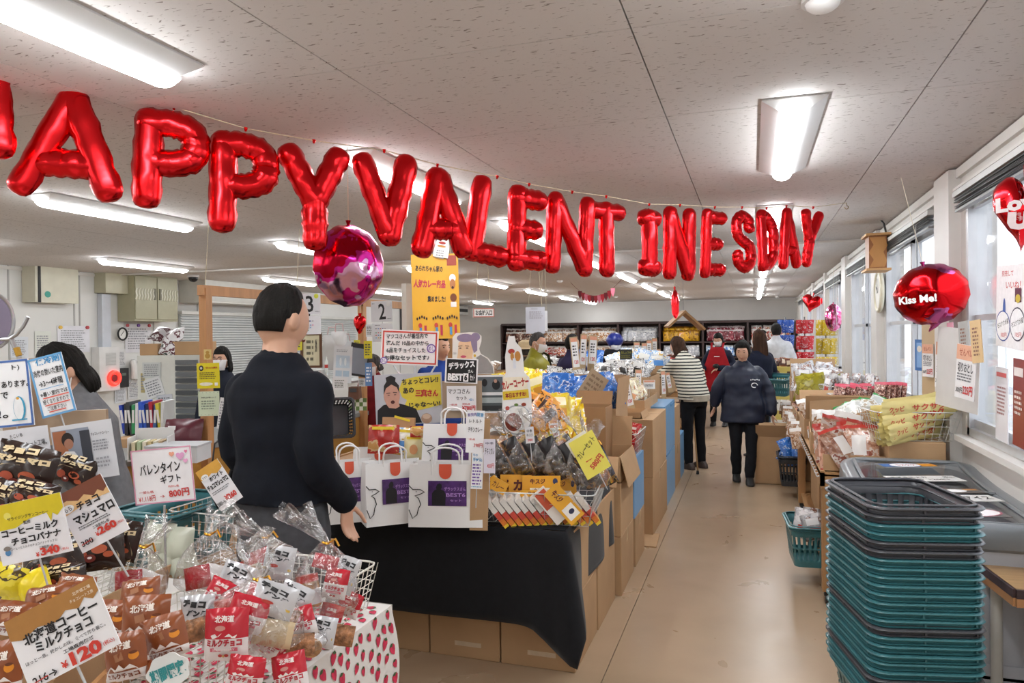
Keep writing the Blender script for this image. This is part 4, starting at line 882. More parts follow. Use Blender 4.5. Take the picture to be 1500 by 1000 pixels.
for rname, z, kinds in (('top shelf', 1.38, top), ('middle shelf', .97, mid), ('lower shelf', .57, low)):
    for b, kd in enumerate(kinds):
        m = zone(pack('shelf_'+kd, inkb[kd], 5), {'silver': '#eeeeee', 'goldp': '#8f5d12', 'wine': '#cfc0c0', 'bluew': '#f0f2f4'}.get(kd, '#e6e0da'), None, 1); mes = [pillow(.17, .3, .09, [m], b*5+q, nu=5, nv=6) for q in range(2)]
        a0, a1 = xl+(xr-xl)*b/nx+.1, xl+(xr-xl)*(b+1)/nx-.1; n = 7
        for q in range(n):
            for lay in range(2 if rname == 'top shelf' else 1):
                o = link('cracker_bag', mes[q % 2], None, (a0+(a1-a0)*(q+.5)/n+rnd.uniform(-.02, .02), Y1-.42+.14*lay, z+.16+.1*lay), (R_(-12+rnd.uniform(-8, 8)), R_(rnd.uniform(-8, 8)), R_(rnd.uniform(-25, 25))), '%s, %s, %s, %s in %s' % (desc[kd], rname, bayn[b], ['first', 'second', 'third', 'fourth', 'fifth', 'sixth', 'seventh'][q], 'row' if not lay else 'upper row'), 'snack', 'bags on the %s, %s' % (rname, bayn[b]))
for px, py, lb in ((1080, 484, 'left'), (1160, 480, 'right'), (1003, 492, 'blue bag'), (1160, 513, 'lower right')):
    card('shelf_card', 'white price card on the far wall shelving, %s one' % lb, 'sign', px, py, 15, 10, 19.4, [('@rect', .5, .12, 1, .25, '#e3a88c'), ('@lines', .5, .6, .8, .5, '#55555a', 0, 0, 3)], group='price cards on the far shelving')
# ------------------------------------------------------------------ tables and cartons left of the aisle
yel = zone(pack('yellow_snack', [(0, sr('#d9b81c')), (.45, sr('#e8ce3a')), (.57, sr('#f3efe0')), (.61, sr('#cf8a18'))], 9), '#f0e9c0', '#c98a18', 0)
org = zone(pack('orange_snack', [(0, sr('#d9791f')), (.42, sr('#e8a24a')), (.52, sr('#3a2418')), (.555, sr('#e3891f')), (.66, sr('#c9a078'))], 8), '#3a2418', '#e3a24a', 2)
redp = zone(pack('red_snack', [(0, sr('#b31f24')), (.45, sr('#c9322f')), (.54, sr('#e9dccf')), (.6, sr('#8f1c20'))], 10), '#e9dccf', '#8f1c20', 0)
pale = zone(pack('pale_yellow_sweet', [(0, sr('#e3d8a4')), (.4, sr('#efe9cf')), (.5, sr('#c9a27a')), (.55, sr('#f3f0e2')), (.66, sr('#b9583f'))], 14), '#e9e3c6', '#c28a62', 0)
silv = zone(pack('silver_black_snack', [(0, sr('#d5d5d6')), (.44, sr('#2f2c2b')), (.5, sr('#e9e8e6')), (.62, sr('#8c7a5c'))], 12), '#e6e5e2', '#2f2c2b', 0)
wht = zone(pack('white_blue_snack', [(0, sr('#dfe6ee')), (.42, sr('#86aedb')), (.5, sr('#f2f2ee')), (.6, sr('#d8b04a'))], 10), '#f0efe9', '#4f86c4', 0)
def base_stack(lb, x, y, w, l, zs, m=None, grp='cartons forming the display base along the aisle'):
    z = 0
    for k, h in enumerate(zs):
        cardboard_box('%s, %s' % (lb, ['at the bottom', 'second layer', 'third layer'][k]), (x, y, z), (w, l, h-.002), R_(rnd.uniform(-1, 1)), group=grp, m=m, tape=k % 2 == 0); z += h
    return z
# front row under the black cloth
for k, (x, lb) in enumerate(((-.99, 'right end, nearest the aisle'), (-1.37, 'second from the right'), (-1.75, 'third from the right, with yellow tape'), (-2.13, 'fourth from the right'), (-2.51, 'fifth from the right'))):
    b = cardboard_box('cardboard carton under the black cloth table, '+lb, (x, 3.56, 0), (.372, .5, .34), 0, group='cartons under the black cloth table', tape=0)
    mb = MB(); 
    if k == 2: mb.box((-.12, -.251, .06), (.035, .002, .06)); mb.build('yellow_tape', paint('#c7a53c'), b)
    else: mb.box((.02, -.251, .07), (.14, .002, .022)); mb.box((.1, -.251, .26), (.08, .002, .016)); mb.build('torn_tape', mat('torn_tape', sr('#c9b397'), .3, nscale=20), b, kind='stuff')
    cardboard_box('cardboard carton under the black cloth table in the upper layer, '+lb, (x, 3.56, .342), (.372, .5, .33), 0, group='cartons under the black cloth table', tape=0)
for k in range(3): cardboard_box('carton behind the front row under the black cloth, %s' % ['by the aisle', 'in the middle', 'on the left'][k], (-1.05-.55*k, 4.08, 0), (.5, .5, .67), 0, group='cartons under the black cloth table', tape=0)
# aisle side row
base_stack('carton of the aisle side pair just behind the black cloth', -1.0, 4.62, .46, .5, [.36, .33])
cardboard_box('open carton with hanging flaps on the aisle side behind the black cloth', (-1.0, 4.62, .69), (.46, .5, .16), 0, True, (150, 165, 10, 40), group=None)
base_stack('narrow carton standing under the wire basket of red packs', -.98, 5.16, .42, .42, [.34])
t = thing('blue_crate', 'blue plastic sheeted box with a wire basket of red packs on it', 'box', (-.98, 5.14, .34))
mb = MB(); mb.box((0, 0, .2), (.42, .46, .4)); mb.build('body', blue_box_m, t)
wire_basket('white wire basket of red packs on the blue box by the aisle', (-.98, 5.14, .745), 0, .46, .46, .17, .85, .05, group='wire baskets left of the aisle')
heap(P(redp, .16, .2, .05), fill(-1.14, -.82, 4.98, 5.3, .8, 9, 2, .04, (50, 88), 21), 'red snack pack in the wire basket on the blue box', 'red packs by the aisle')
z = base_stack('large carton of the tall stack before the cane user', -1.0, 6.2, .5, .9, [.46, .46])
cardboard_box('small carton on the floor in front of the tall aisle stack', (-.99, 5.6, .02), (.22, .22, .22), R_(4), group=None)
t = thing('cardboard_sheet', 'flat sheet of cardboard lying on the floor under the small carton', 'cardboard', (-.95, 5.6, .006), R_(3)); mb = MB(); mb.box((0, 0, 0), (.5, .36, .01)); mb.build('sheet', card_m, t)
cardboard_box('carton topping the tall aisle stack before the pale sweets', (-1.08, 5.95, .92), (.46, .34, .05), 0, True, (None, 165, None, None), group=None, tape=0)
t = thing('blue_panel_box', 'tall blue plastic sheeted boxes facing the aisle below the pale sweets', 'box', (-.93, 7.1, 0))
for a, b in ((0, .46), (.47, .46)): mb = MB(); mb.box((0, 0, a+b/2), (.34, .84, b)); mb.build('body' if a else 'lower_body', blue_box_m, t)
mb = MB(); mb.box((.172, -.2, .47), (.006, .3, .02)); mb.box((.172, .2, .9), (.006, .3, .02)); mb.build('folded_edge', paint('#5b8dba'), t, kind='stuff')
base_stack('carton beyond the first blue boxes along the aisle', -.98, 7.8, .44, .5, [.42, .42])
t = thing('blue_panel_box', 'second, shorter blue sheeted box along the aisle by the cane', 'box', (-.93, 8.3, 0)); mb = MB(); mb.box((0, 0, .24), (.34, .46, .48)); mb.build('body', blue_box_m, t)
base_stack('carton on the second blue box row', -1.02, 8.35, .3, .4, [.1]) if False else None
# long low tables behind carrying the open cartons
product_table('wooden display table left of the aisle holding open cartons of snacks, nearer one', -2.9, -1.25, 4.35, 7.0, .72)
product_table('wooden display table left of the aisle, farther one', -2.9, -1.2, 7.2, 10.4, .72)
product_table('wooden display table left of the aisle in front of the far shelving', -2.6, -.95, 11.2, 15.5, .72)
product_table('wooden display table in the middle of the shop before the far shelving', -6.2, -3.4, 10.6, 14.5, .72)
NM = {'pale': 'sweet_bag'}
def loaded(lb, x, y, z, d, m, bl, grp, n=14, rot=0, flaps=(None, None, 10, None), seed=0, size=(.2, .26, .07), cm=None, lay=2, tilt=(35, 80), dome=.08):
    cardboard_box(lb, (x, y, z), d, rot, True, flaps, group='open cartons of snacks left of the aisle', m=cm)
    heap(P(m, *size), fill(x-d[0]*.38, x+d[0]*.38, y-d[1]*.36, y+d[1]*.36, z+d[2]-.03, n, lay, .05, tilt, seed, dome=dome), bl, grp, name={'pale_yellow_sweet': 'sweet_bag', 'silver_black_snack': 'snack_pack', 'red_snack': 'snack_pack'}.get(m.name, 'snack_bag'))
q_ = at(812, 600, 4.45)
loaded('dark open carton holding the yellow bags behind the curry bags', q_.x, q_.y, .72, (.34, .34, .27), yel, 'yellow snack bag heaped behind the curry bags', 'yellow bags behind the curry display', 20, 0, (None, None, None, None), 31, (.17, .22, .07), card_d, 4, dome=.12)
heap([pillow(.13, .2, .05, [org], k) for k in range(3)], [tuple(at(778+8*k, 598+12*(k % 2), 4.22-.03*k))+((R_(-25), R_(24+8*k), R_(14)), 1) for k in range(4)], 'orange snack bag leaning on the yellow bags', 'orange bags before the yellow bags')
q_ = at(850, 600, 5.35)
loaded('open carton of bright blue bags behind the yellow bags', q_.x, q_.y, .78, (.62, .5, .3), blue, 'bright blue snack bag in the open carton', 'blue bags in the open carton', 18, 0, (None, 5, 5, None), 32, (.22, .28, .07), None, 3)
q_ = at(864, 600, 4.85)
cardboard_box('tall brown carton with its front panel up, right before the blue bags', (q_.x, q_.y, .72), (.26, .24, .40), 0, True, (None, None, 30, None), group=None, m=card_d)
card('cardboard_panel', 'grey brown cardboard panel with faint print standing among the blue bags', 'cardboard', 868, 567, 32, 46, 5.1, [('@lines', .5, .5, .7, .8, '#8a745a', 0, 0, 5)], paper='#b09a7c', roll=-35, yaw=20)
loaded('open carton of yellow bags farther left of the aisle', -1.95, 6.2, .8, (.6, .5, .3), yel, 'yellow snack bag in the farther open carton', 'yellow bags in the farther carton', 14, 0, (None, None, None, None), 33, (.22, .28, .07), None, 2)
loaded('open carton of mixed dark packs behind the yellow ones', -1.9, 7.3, .8, (.9, .7, .28), silv, 'black and silver snack pack heaped in the middle carton', 'black and silver packs', 24, 0, (None,)*4, 34, (.16, .22, .05), None, 2)
loaded('open carton of pale yellow sweets nearest the cane user', -1.2, 6.75, .9, (.62, .9, .12), pale, 'pale yellow sweet bag on the aisle display', 'pale yellow sweets by the aisle', 40, 0, (None,)*4, 35, (.12, .15, .05), None, 3, (30, 85), .05)
loaded('open carton of silver packs behind the pale sweets', -1.35, 7.9, .85, (.7, .8, .3), silv, 'silver and black pack standing behind the pale sweets', 'silver packs behind the pale sweets', 30, 0, (None,)*4, 36, (.17, .24, .05), None, 3, (5, 60), .05)
loaded('open carton of white and blue bags behind the cane user', -1.4, 9.2, .85, (.9, .7, .36), wht, 'white and light blue bag heaped behind the cane user', 'white and blue bags', 26, 0, (None,)*4, 37, (.22, .28, .07), None, 2)
loaded('open carton of blue bags at the end of the middle table', -2.1, 9.4, .8, (.5, .5, .4), blue, 'blue snack bag at the end of the middle table', 'blue bags at the table end', 10, 0, (None,)*4, 38, (.22, .28, .07), None, 2)
for i, (x, y, m, lb) in enumerate(((-2.3, 11.6, silv, 'silver'), (-1.7, 11.9, pale, 'pale'), (-1.2, 12.2, redp, 'red'), (-2.2, 13.2, wht, 'white'), (-1.5, 13.6, brown, 'dark brown'), (-1.3, 14.8, clear_s, 'clear'), (-4.2, 11.2, clear_s, 'clear brown'), (-5.0, 11.8, whitered, 'white and red'), (-5.6, 12.8, clear_s, 'pale brown'), (-4.0, 12.9, redp, 'red'), (-3.9, 13.9, silv, 'silver'))):
    loaded('open carton of %s bags on the %s' % (lb, 'tables by the far shelving' if x > -3 else 'middle table by the far shelving'), x, y, .74, (.6, .5, .28), m, '%s snack bag heaped on the far tables' % lb, lb+' bags on the far tables', 8, 0, (None,)*4, 50+i, (.18, .24, .07), None, 2)
# upright price boards among the cartons (kraft strips with a white card)
ub = [(843, 522, 12, 58, 7.5, 6, 'leftmost of the three'), (854, 518, 10, 58, 7.8, -4, 'middle of the three'), (868, 518, 13, 54, 8.0, -4, 'right of the three'), (902, 592, 13, 46, 5.7, 5, 'with a yellow head, beside the blue bags'), (921, 580, 12, 52, 6.2, 12, 'leaning right of the yellow headed one'),
      (933, 518, 9, 34, 10, 0, 'tall far one left of the gold bags'), (944, 520, 8, 36, 10.2, 0, 'second far one'), (951, 515, 8, 34, 10.4, 0, 'third far one'), (959, 514, 8, 38, 10.6, 0, 'fourth far one'), (965, 524, 6, 26, 10.8, 0, 'shortest far one'), (972, 565, 7, 44, 7.6, 2, 'between the silver packs'), (980, 560, 7, 30, 8, 10, 'beside the cane user'), (935, 562, 10, 42, 6.9, -2, 'before the black silver packs')]
for px, py, w_, h_, d_, rl, lb in ub:
    t = card('price_board', 'upright kraft price board left of the aisle, '+lb, 'sign', px, py, w_, h_, d_, [('@rect', .5, .4, .8, .74, '#ececec'), ('@rect', .5, .08, .8, .1, '#e0a184' if 'yellow' not in lb else '#e0c22a'), ('@lines', .5, .35, .55, .3, '#444448', 0, 0, 4), ('120', .55, .64, .5, .1, RD, 0, .03)], '#bba27c', roll=rl, yaw=12, group='upright price boards left of the aisle', thick=.006)
card('price_card', 'wide white price card under the small dark sign in the middle of the shop', 'sign', 913, 534, 25, 14, 8.5, [('@rect', .15, .1, .25, .1, '#d98a6c'), ('しょうゆ', .5, .3, .4, .2, K), ('@lines', .5, .6, .7, .3, '#77777c', 0, 0, 2), ('250', .75, .88, .3, .16, RD)], '#ece9e2')
card('price_card', 'white price card on the black and silver packs', 'sign', 951, 563, 17, 13, 7.0, [('@rect', .5, .14, .9, .2, '#e0a184'), ('@lines', .5, .6, .8, .4, '#444448', 0, 0, 3)], '#eeeeec')
card('product_sign', 'dark sign with olive lettering above the price card before the helmeted cyclist', 'sign', 917, 519, 18, 15, 8.6, [('生しょうゆ', .5, .3, .8, .25, '#9c9a34'), ('@lines', .5, .7, .8, .35, '#77752f', 0, 0, 3)], '#26281f')
card('price_card', 'white card standing tilted in the carton behind the wire basket of red packs', 'sign', 906, 624, 12, 22, 5.3, [('甘い', .5, .4, .6, .2, K), ('120', .6, .8, .5, .14, RD)], '#ececec', roll=20)
card('price_card', 'small white price card with an orange head among the curry bags', 'sign', 812, 630, 14, 20, 3.9, [('@rect', .5, .2, .8, .2, '#e3a184'), ('カレー', .5, .5, .8, .2, K), ('380', .5, .8, .6, .2, RD)], '#eeeeee', roll=8)
# ------------------------------------------------------------------ table under the black cloth and what stands on it
TZ = .70
TX0, TX1, TY0, TY1 = -2.78, -.82, 3.2, 4.25
cl = thing('tablecloth', 'plain black cloth draped over the carton table in the middle', 'tablecloth', (0, 0, 0))
black = mat('black_cloth', sr('#141519'), .85, nscale=30, namt=.15, bump=.25, bscale=5, spec=.2, sheen=.15)
def perim(s):  # front edge left to right, then right edge front to back
    L1, L2 = TX1-TX0, TY1-TY0; t = s*(L1+L2)
    if t < L1: return TX0+t, TY0, (0, -1), t/L1, 0
    return TX1, TY0+(t-L1), (1, 0), 1, (t-L1)/L2
mb = MB(); NU = 120
def drop(u, v):
    x, y, (nx_, ny_), a, b = perim(u); L1, L2 = TX1-TX0, TY1-TY0; cu = L1/(L1+L2)
    corner = math.exp(-((u-cu)/.035)**2)
    ln = (.47-.02*a if u < cu else .34) + .13*corner
    out = .012+.02*v*(.4+.6*math.sin(u*46+1.3*math.sin(u*19)))*(1 if u > cu-.05 else .35)+.10*corner*v
    if corner > .05: nx_, ny_ = (nx_+.75*corner*(1 if u < cu else 0)), (ny_-.75*corner*(1 if u >= cu else 0))
    if u < cu*.98: out *= .55
    kk = min(1, v*8); return (x+nx_*out*kk, y+ny_*out*kk, TZ+.003-v*ln-(.004*(1-kk)))
mb.grid(drop, NU, 14)
mb.grid(lambda u, v: (TX0+(TX1-TX0)*u, TY0+(TY1-TY0)*v, TZ+.004), 12, 6)
o = mb.build('cloth', black, cl, auto=0); o.modifiers.new('s', 'SOLIDIFY').thickness = .003
TT = TZ+.006
# white paper carrier bags
pb = mat('white_paper', sr('#ecebea'), .5, nscale=4, namt=.03, bump=.12, bscale=7)
def paper_bag(label, loc, rot, w=.26, d=.14, h=.3, tilt=0, art=True, side=False):
    t = thing('paper_bag', label, 'bag', loc, (R_(tilt), 0, R_(rot)), 'white paper carrier bags on the black cloth')
    mb = MB(); n = 12
    def wall(pts):
        def f(u, v): 
            a = Vector(pts[0]).lerp(pts[1], u); b = Vector(pts[3]).lerp(pts[2], u); p = a.lerp(b, v)
            return p+Vector((.004*noise.noise(p*9+Vector((rot, 0, 0))), .006*noise.noise(p*8+Vector((0, rot, 3))), 0))
        mb.grid(f, 6, 7)
    a, b, c, e = (-w/2, -d/2, 0), (w/2, -d/2, 0), (w/2, d/2, 0), (-w/2, d/2, 0); k = .62
    A, B, Cc, E_ = (-w/2*.98, -d/2*k, h), (w/2*.98, -d/2*k, h), (w/2*.98, d/2*k, h), (-w/2*.98, d/2*k, h)
    g1, g0 = (w/2*.9, 0, h*.98), (w/2*.985, 0, h*.4); h1, h0 = (-w/2*.9, 0, h*.98), (-w/2*.985, 0, h*.4)
    wall([a, b, B, A]); wall([c, e, E_, Cc])
    for s, (p, q, P_, Q_) in ((1, (b, c, B, Cc)), (-1, (e, a, E_, A))):
        m0 = (s*w/2, 0, 0); m1 = (s*w/2*.8, 0, h*.99)
        wall([p, m0, m1, P_]); wall([m0, q, Q_, m1])
    mb.add([a, b, c, e], [(0, 1, 2, 3)])
    mb.build('paper_body', pb, t, auto=45)
    for s in (-1, 1):
        hw = w*.19; yy = s*d/2*k*.95; zz = h
        mb = MB(); mb.tube([(-hw, yy, zz-.05), (-hw, yy, zz+.03)]+[(hw*math.cos(x), yy+.01*s, zz+.045+.035*math.sin(x)) for x in [PI-PI*q/8 for q in range(9)]]+[(hw, yy, zz+.03), (hw, yy, zz-.05)], .0045, 7)
        mb.build('handle', pb, t)
    yf = lambda z: -d/2*(1-(1-k)*z/h)-.004
    if art:
        lp = (.01, h*.5); q = MB(); vs = []
        def quad(x0, x1, z0, z1, mi, dy=0): q.add([(x0, yf(z0)-dy, z0), (x1, yf(z0)-dy, z0), (x1, yf(z1)-dy, z1), (x0, yf(z1)-dy, z1)], [(0, 1, 2, 3)], mi)
        lw, lh = w*.52, h*.4; x0 = -lw/2+.01; z0 = h*.34
        quad(x0, x0+lw, z0, z0+lh, 0); 
        fig = [(.1, .02), (.1, .5), (.16, .62), (.22, .66), (.2, .74), (.24, .86), (.3, .9), (.35, .85), (.36, .75), (.33, .66), (.42, .6), (.46, .45), (.45, .02)]
        q.add([(x0+lw*a_, yf(z0+lh*b_)-.0006, z0+lh*b_) for a_, b_ in fig], [tuple(range(len(fig)))], 1)
        o = q.build('purple_label', [mat('purple_label', sr('#4a2467'), .3, nscale=26, namt=.45), ink('#0c0a12')], t)
        q = MB()
        for tx, fx, fz, fw, fh in (('デラックスさん', .7, .68, .56, .16), ('BEST6', .72, .44, .5, .15), ('セット', .72, .22, .3, .09)):
            c0 = len(q.v); write(q, tx, x0+lw*fx, z0+lh*fz, lw*fw, lh*fh, 0, 0, .02)
            for i in range(c0, len(q.v)): q.v[i].y = yf(q.v[i].z)-.0009
        q.build('label_lettering', ink('#b48ad0'), o)
        # red tab at the top centre
        q = MB(); tw = w*.085; q.add([(x, yf(z)-.0012, z) for x, z in [(-tw, h+.002), (-tw, h*.87)]+[(tw*math.cos(a_), h*.87+tw*math.sin(a_)) for a_ in [PI+PI*j/8 for j in range(1, 8)]]+[(tw, h*.87), (tw, h+.002)]], [tuple(range(11))]); q.build('red_tab', paint('#d9573a', .45), t)
        # black brush drawing of a rooster like bird outline at the left edge
        q = MB(); pts = [(-.49, .28), (-.44, .14), (-.38, .2), (-.36, .3), (-.33, .36), (-.36, .46), (-.41, .5), (-.35, .52), (-.28, .56), (-.34, .60), (-.44, .6), (-.49, .66)]
        q.tube([(a_*w, yf(b_*h)-.0005, b_*h) for a_, b_ in pts], .0022, 4); q.tube([(-.4*w, yf(.56*h), .565*h), (-.385*w, yf(.56*h), .565*h)], .0015, 4); q.build('brush_drawing', ink('#141414'), t, kind='stuff')
    return t
def gb(px, py, z=TT): p = onz(px, py, z); return (p.x, p.y, z)
bags = [(505, 764, 34, .25, 'leftmost, half hidden by the man in navy'), (560, 768, 22, .27, 'third from the left with its side showing'), (655, 772, 14, .30, 'widest one in front, nearest the wire basket')]
def place_bag(px, py, rot, w, h, d, lb, dy=0):
    p = onz(px, py, TT); return paper_bag('white paper carrier bag with purple label, '+lb, (p.x, p.y+d/2+dy, TT), rot, w, d, h)
place_bag(500, 766, 40, .25, .29, .13, 'leftmost, half hidden behind the man in navy')
place_bag(566, 768, 42, .29, .29, .14, 'in the middle of the front row, turned left')
place_bag(647, 772, 14, .35, .29, .14, 'at the right end of the front row')
place_bag(532, 745, 22, .28, .29, .13, 'second row left, seen above the front bags', .12)
place_bag(618, 745, 16, .29, .29, .13, 'second row middle, seen above the front bags', .16)
place_bag(712, 735, 14, .28, .29, .13, 'second row right, against the upright price strips', .12)
b = paper_bag('white paper carrier bag lifted above the others and tilted, with a crossing handle', tuple(at(664, 700, 3.62)), 12, .3, .14, .27, -8)
cardboard_box('carton lifting the highest paper bag', (b.location.x, b.location.y+.04, TT), (.3, .22, max(.05, b.location.z-TT-.01)), R_(12), group=None, tape=0)
# snack packs in a carton behind the bags
sc = at(572, 690, 3.75); cardboard_box('open carton of red and yellow snack packs behind the paper bags', (sc.x, sc.y, TT), (.42, .3, .2), R_(16), True, (None,)*4, group=None)
redpk = pack('red_cracker_pack', [(0, sr('#b8271f')), (.45, sr('#c8352a')), (.53, sr('#e3c08a')), (.6, sr('#d9a05a'))], 7)
for px, py, w_, h_, m, lb in ((562, 643, 46, 36, redpk, 'red pack of crackers with a yellow strip'), (590, 646, 38, 34, wht, 'white pack with red lettering'), (607, 655, 30, 30, None, 'cream pack with a chick drawing'), (615, 632, 28, 14, redpk, 'small red pack at the right')):
    p = at(px, py, 3.7+.03*(px % 3)); w, h = w_*S(3.7), h_*S(3.7)*1.2
    t = thing('snack_pack', lb+' standing behind the paper bags', 'snack', p, face_rot(0, rnd.uniform(-6, 6), -12), 'packs in the carton behind the paper bags')
    link('wrapper', pillow(w, h, .045, [m or paint('#d9cfa0', .3)], px), t)
    inks(t, [('@rect', .5, .14, .7, .1, '#e0c52a')]+([('@oval', .5, .6, .4, .4, '#c98d5c')] if m is None else []), w, h, y=-.03)
kb = thing('kraft_bag', 'brown kraft paper bag with a yellow strip tape in front of the talking face poster', 'bag', at(584, 632, 3.85), face_rot(0, -2, -6))
mb = MB(); mb.box((0, 0, 0), (.17, .05, .15)); mb.build('paper_body', mat('kraft', sr('#b98f66'), .7, nscale=6), kb)
mb = MB(); mb.box((.02, -.027, .07), (.085, .003, .012), M=Matrix.Rotation(.25, 4, 'Y')); mb.build('yellow_strip', paint('#e3c92c'), kb)
# wire basket of curry boxes
cb = wire_basket('large wire basket of curry boxes and dark pouches on the black cloth', (-1.0, 3.53, TT), R_(5), .56, .60, .15, .88, .045, group=None, r=.0014)
cyl_ = [('@rect', .5, .5, 1, 1, '#e2a01c')]
curry_mats = [paint('#e0a21e', .35), ink('#6b1f12')]
def curry_box(label, loc, rot, lines, w=.17, h=.085, t_=.028, m=None, grp='curry boxes in the wire basket'):
    t = thing('curry_box', label, 'box', loc, rot, grp); mb = MB(); mb.box((0, 0, 0), (w, t_, h)); mb.build('carton', m or paint('#dfa11f', .35), t, )
    inks(t, lines, w, h, y=-t_/2-.0012); return t
for k in range(13):   # the slanted front rank, edges to the viewer
    px = 716+11.2*k; p = at(px+12, 744, 3.40+.003*k); p.z = TT+.055
    t = thing('curry_box', 'slanted curry box in the front rank of the wire basket, '+ORD[k], 'box', p, (Matrix.Rotation(YAW, 3, 'Z') @ Matrix.Rotation(R_(-38), 3, 'Y')).to_euler(), 'slanted curry boxes in the front rank')
    mb = MB(); mb.box((0, .04, .045), (.024, .12, .075), mi=0); mb.box((0, .04, -.012), (.024, .12, .04), mi=1); mb.box((0, .04, -.047), (.024, .12, .032), mi=2); mb.box((0, .04, -.070), (.024, .12, .014), mi=3)
    mb.build('carton', [paint('#d9d4cf', .35), paint('#c5473a', .35), mat('orange_print', sr('#d5772f'), .35, nscale=60, namt=.3), paint('#e2c132', .35)], t)
cl2 = [('牛スジ', .4, .3, .4, .3, '#5c1c10', 0, .04), ('@oval', .86, .3, .13, .34, '#1f2b58'), ('@rect', .5, .76, .6, .2, '#efe9dc'), ('カレー', .45, .76, .3, .16, '#7c2a18')]
for px, py, w_, h_, rl, lb, ln, dd in ((748, 712, 30, 26, 0, 'yellow curry box at the left of the upright rank', [('カ', .5, .5, .4, .7, '#5c1c10', 0, .05)], 3.52), (762, 713, 34, 26, 0, 'second yellow curry box of the upright rank', [('カ', .4, .55, .4, .6, '#5c1c10', 0, .05)], 3.48),
                                   (793, 714, 56, 26, 0, 'widest yellow beef tendon curry box of the upright rank', cl2, 3.44), (824, 718, 40, 28, 0, 'yellow curry box at the right of the upright rank', cl2, 3.5), (790, 726, 56, 9, 1, 'yellow curry box lying flat on the slanted rank', [('牛スジカレー', .5, .5, .6, .7, '#5c1c10', 0, .03)], 3.38),
                                   (826, 742, 60, 26, -48, 'tilted yellow curry box with a white face panel on the right', [('牛スジ', .25, .5, .3, .4, '#5c1c10', 0, .04), ('@rect', .74, .5, .34, .7, '#ebe7e0'), ('@oval', .74, .45, .12, .35, '#27284a')], 3.24), (806, 744, 56, 22, -50, 'tilted white curry box beside the yellow one', [('@rect', .3, .5, .5, .8, '#c2502f')], 3.27),
                                   (718, 712, 24, 16, 28, 'small yellow curry box leaning at the left end', [('牛', .5, .5, .3, .6, '#5c1c10')], 3.42), (730, 715, 26, 18, -30, 'small yellow curry box crossing the left one', [('カレー', .5, .5, .7, .5, '#5c1c10')], 3.36)):
    dd += .12; py -= 4
    curry_box(lb, at(px, py, dd), face_rot(0, rl, -10), ln, w_*S(dd), h_*S(dd), .03, paint('#e6e0d8', .35) if 'white curry' in lb else None)
# cellophane bags of dark retort packs
retort = pack('dark_retort', [(0, sr('#1e1b1f')), (.5, sr('#2c2428')), (.6, sr('#7a5a2a')), (.64, sr('#1b191c'))], 8)
orr = pack('orange_retort', [(0, sr('#8f5222')), (.42, sr('#c77a32')), (.52, sr('#e0b83a')), (.58, sr('#3a1f12')), (.66, sr('#a8602a'))], 9)
ylr = mat('yellow_green_film', sr('#b9b02c'), .35, nscale=8, namt=.1, bump=.4, bscale=12)
for k, (px, py, h_, lean, lb) in enumerate(((738, 700, 84, -.22, 'leftmost'), (766, 695, 84, -.2, 'second from the left'), (796, 695, 84, -.12, 'third from the left'), (822, 700, 92, -.25, 'fourth, with its crown thrown left'), (850, 706, 92, -.12, 'fifth, under the yellow card'), (868, 712, 84, .0, 'rightmost, over the rim of the wire basket'))):
    d = 3.74-.03*k; p = at(px, py, d); t = thing('curry_set_bag', 'tied cellophane bag of dark curry pouches, '+lb, 'gift bag', (p.x, p.y, p.z-.01), R_(18), 'cellophane bags of curry pouches')
    h = h_*S(d)*1.14
    for j, (m, xo) in enumerate(((retort, -.03), (orr, .025), (retort if k % 2 else ylr, .055))):
        o = link('pouch', pillow(.085, h*.62, .03, [m], k*3+j), t, (xo, -.03+.03*j, h*.32), (R_(-6), R_(-24+lean*20), 0))
    film_sleeve(.19, .13, h, .70, k, .5, t, (lean, 0)); tie(t, h*.70, .013)
card('price_card', 'bright yellow handwritten card for the curry set over the right cellophane bag', 'sign', 864, 666, 40, 62, 3.3, [('カレーセット', .5, .3, .9, .16, K, 24), ('@lines', .4, .6, .3, .05, RD, 20, 0, 1), ('580円', .6, .72, .6, .16, RD, 22, .03)], '#e9dc62', roll=28, yaw=12)
card('leaflet', 'white leaflet with black and red print above the yellow curry set card', 'sign', 849, 650, 34, 26, 3.34, [('わさび', .35, .5, .5, .5, K, 0, .03), ('スパイシー', .7, .7, .5, .3, RD)], '#e4e4e4', roll=32, yaw=8)
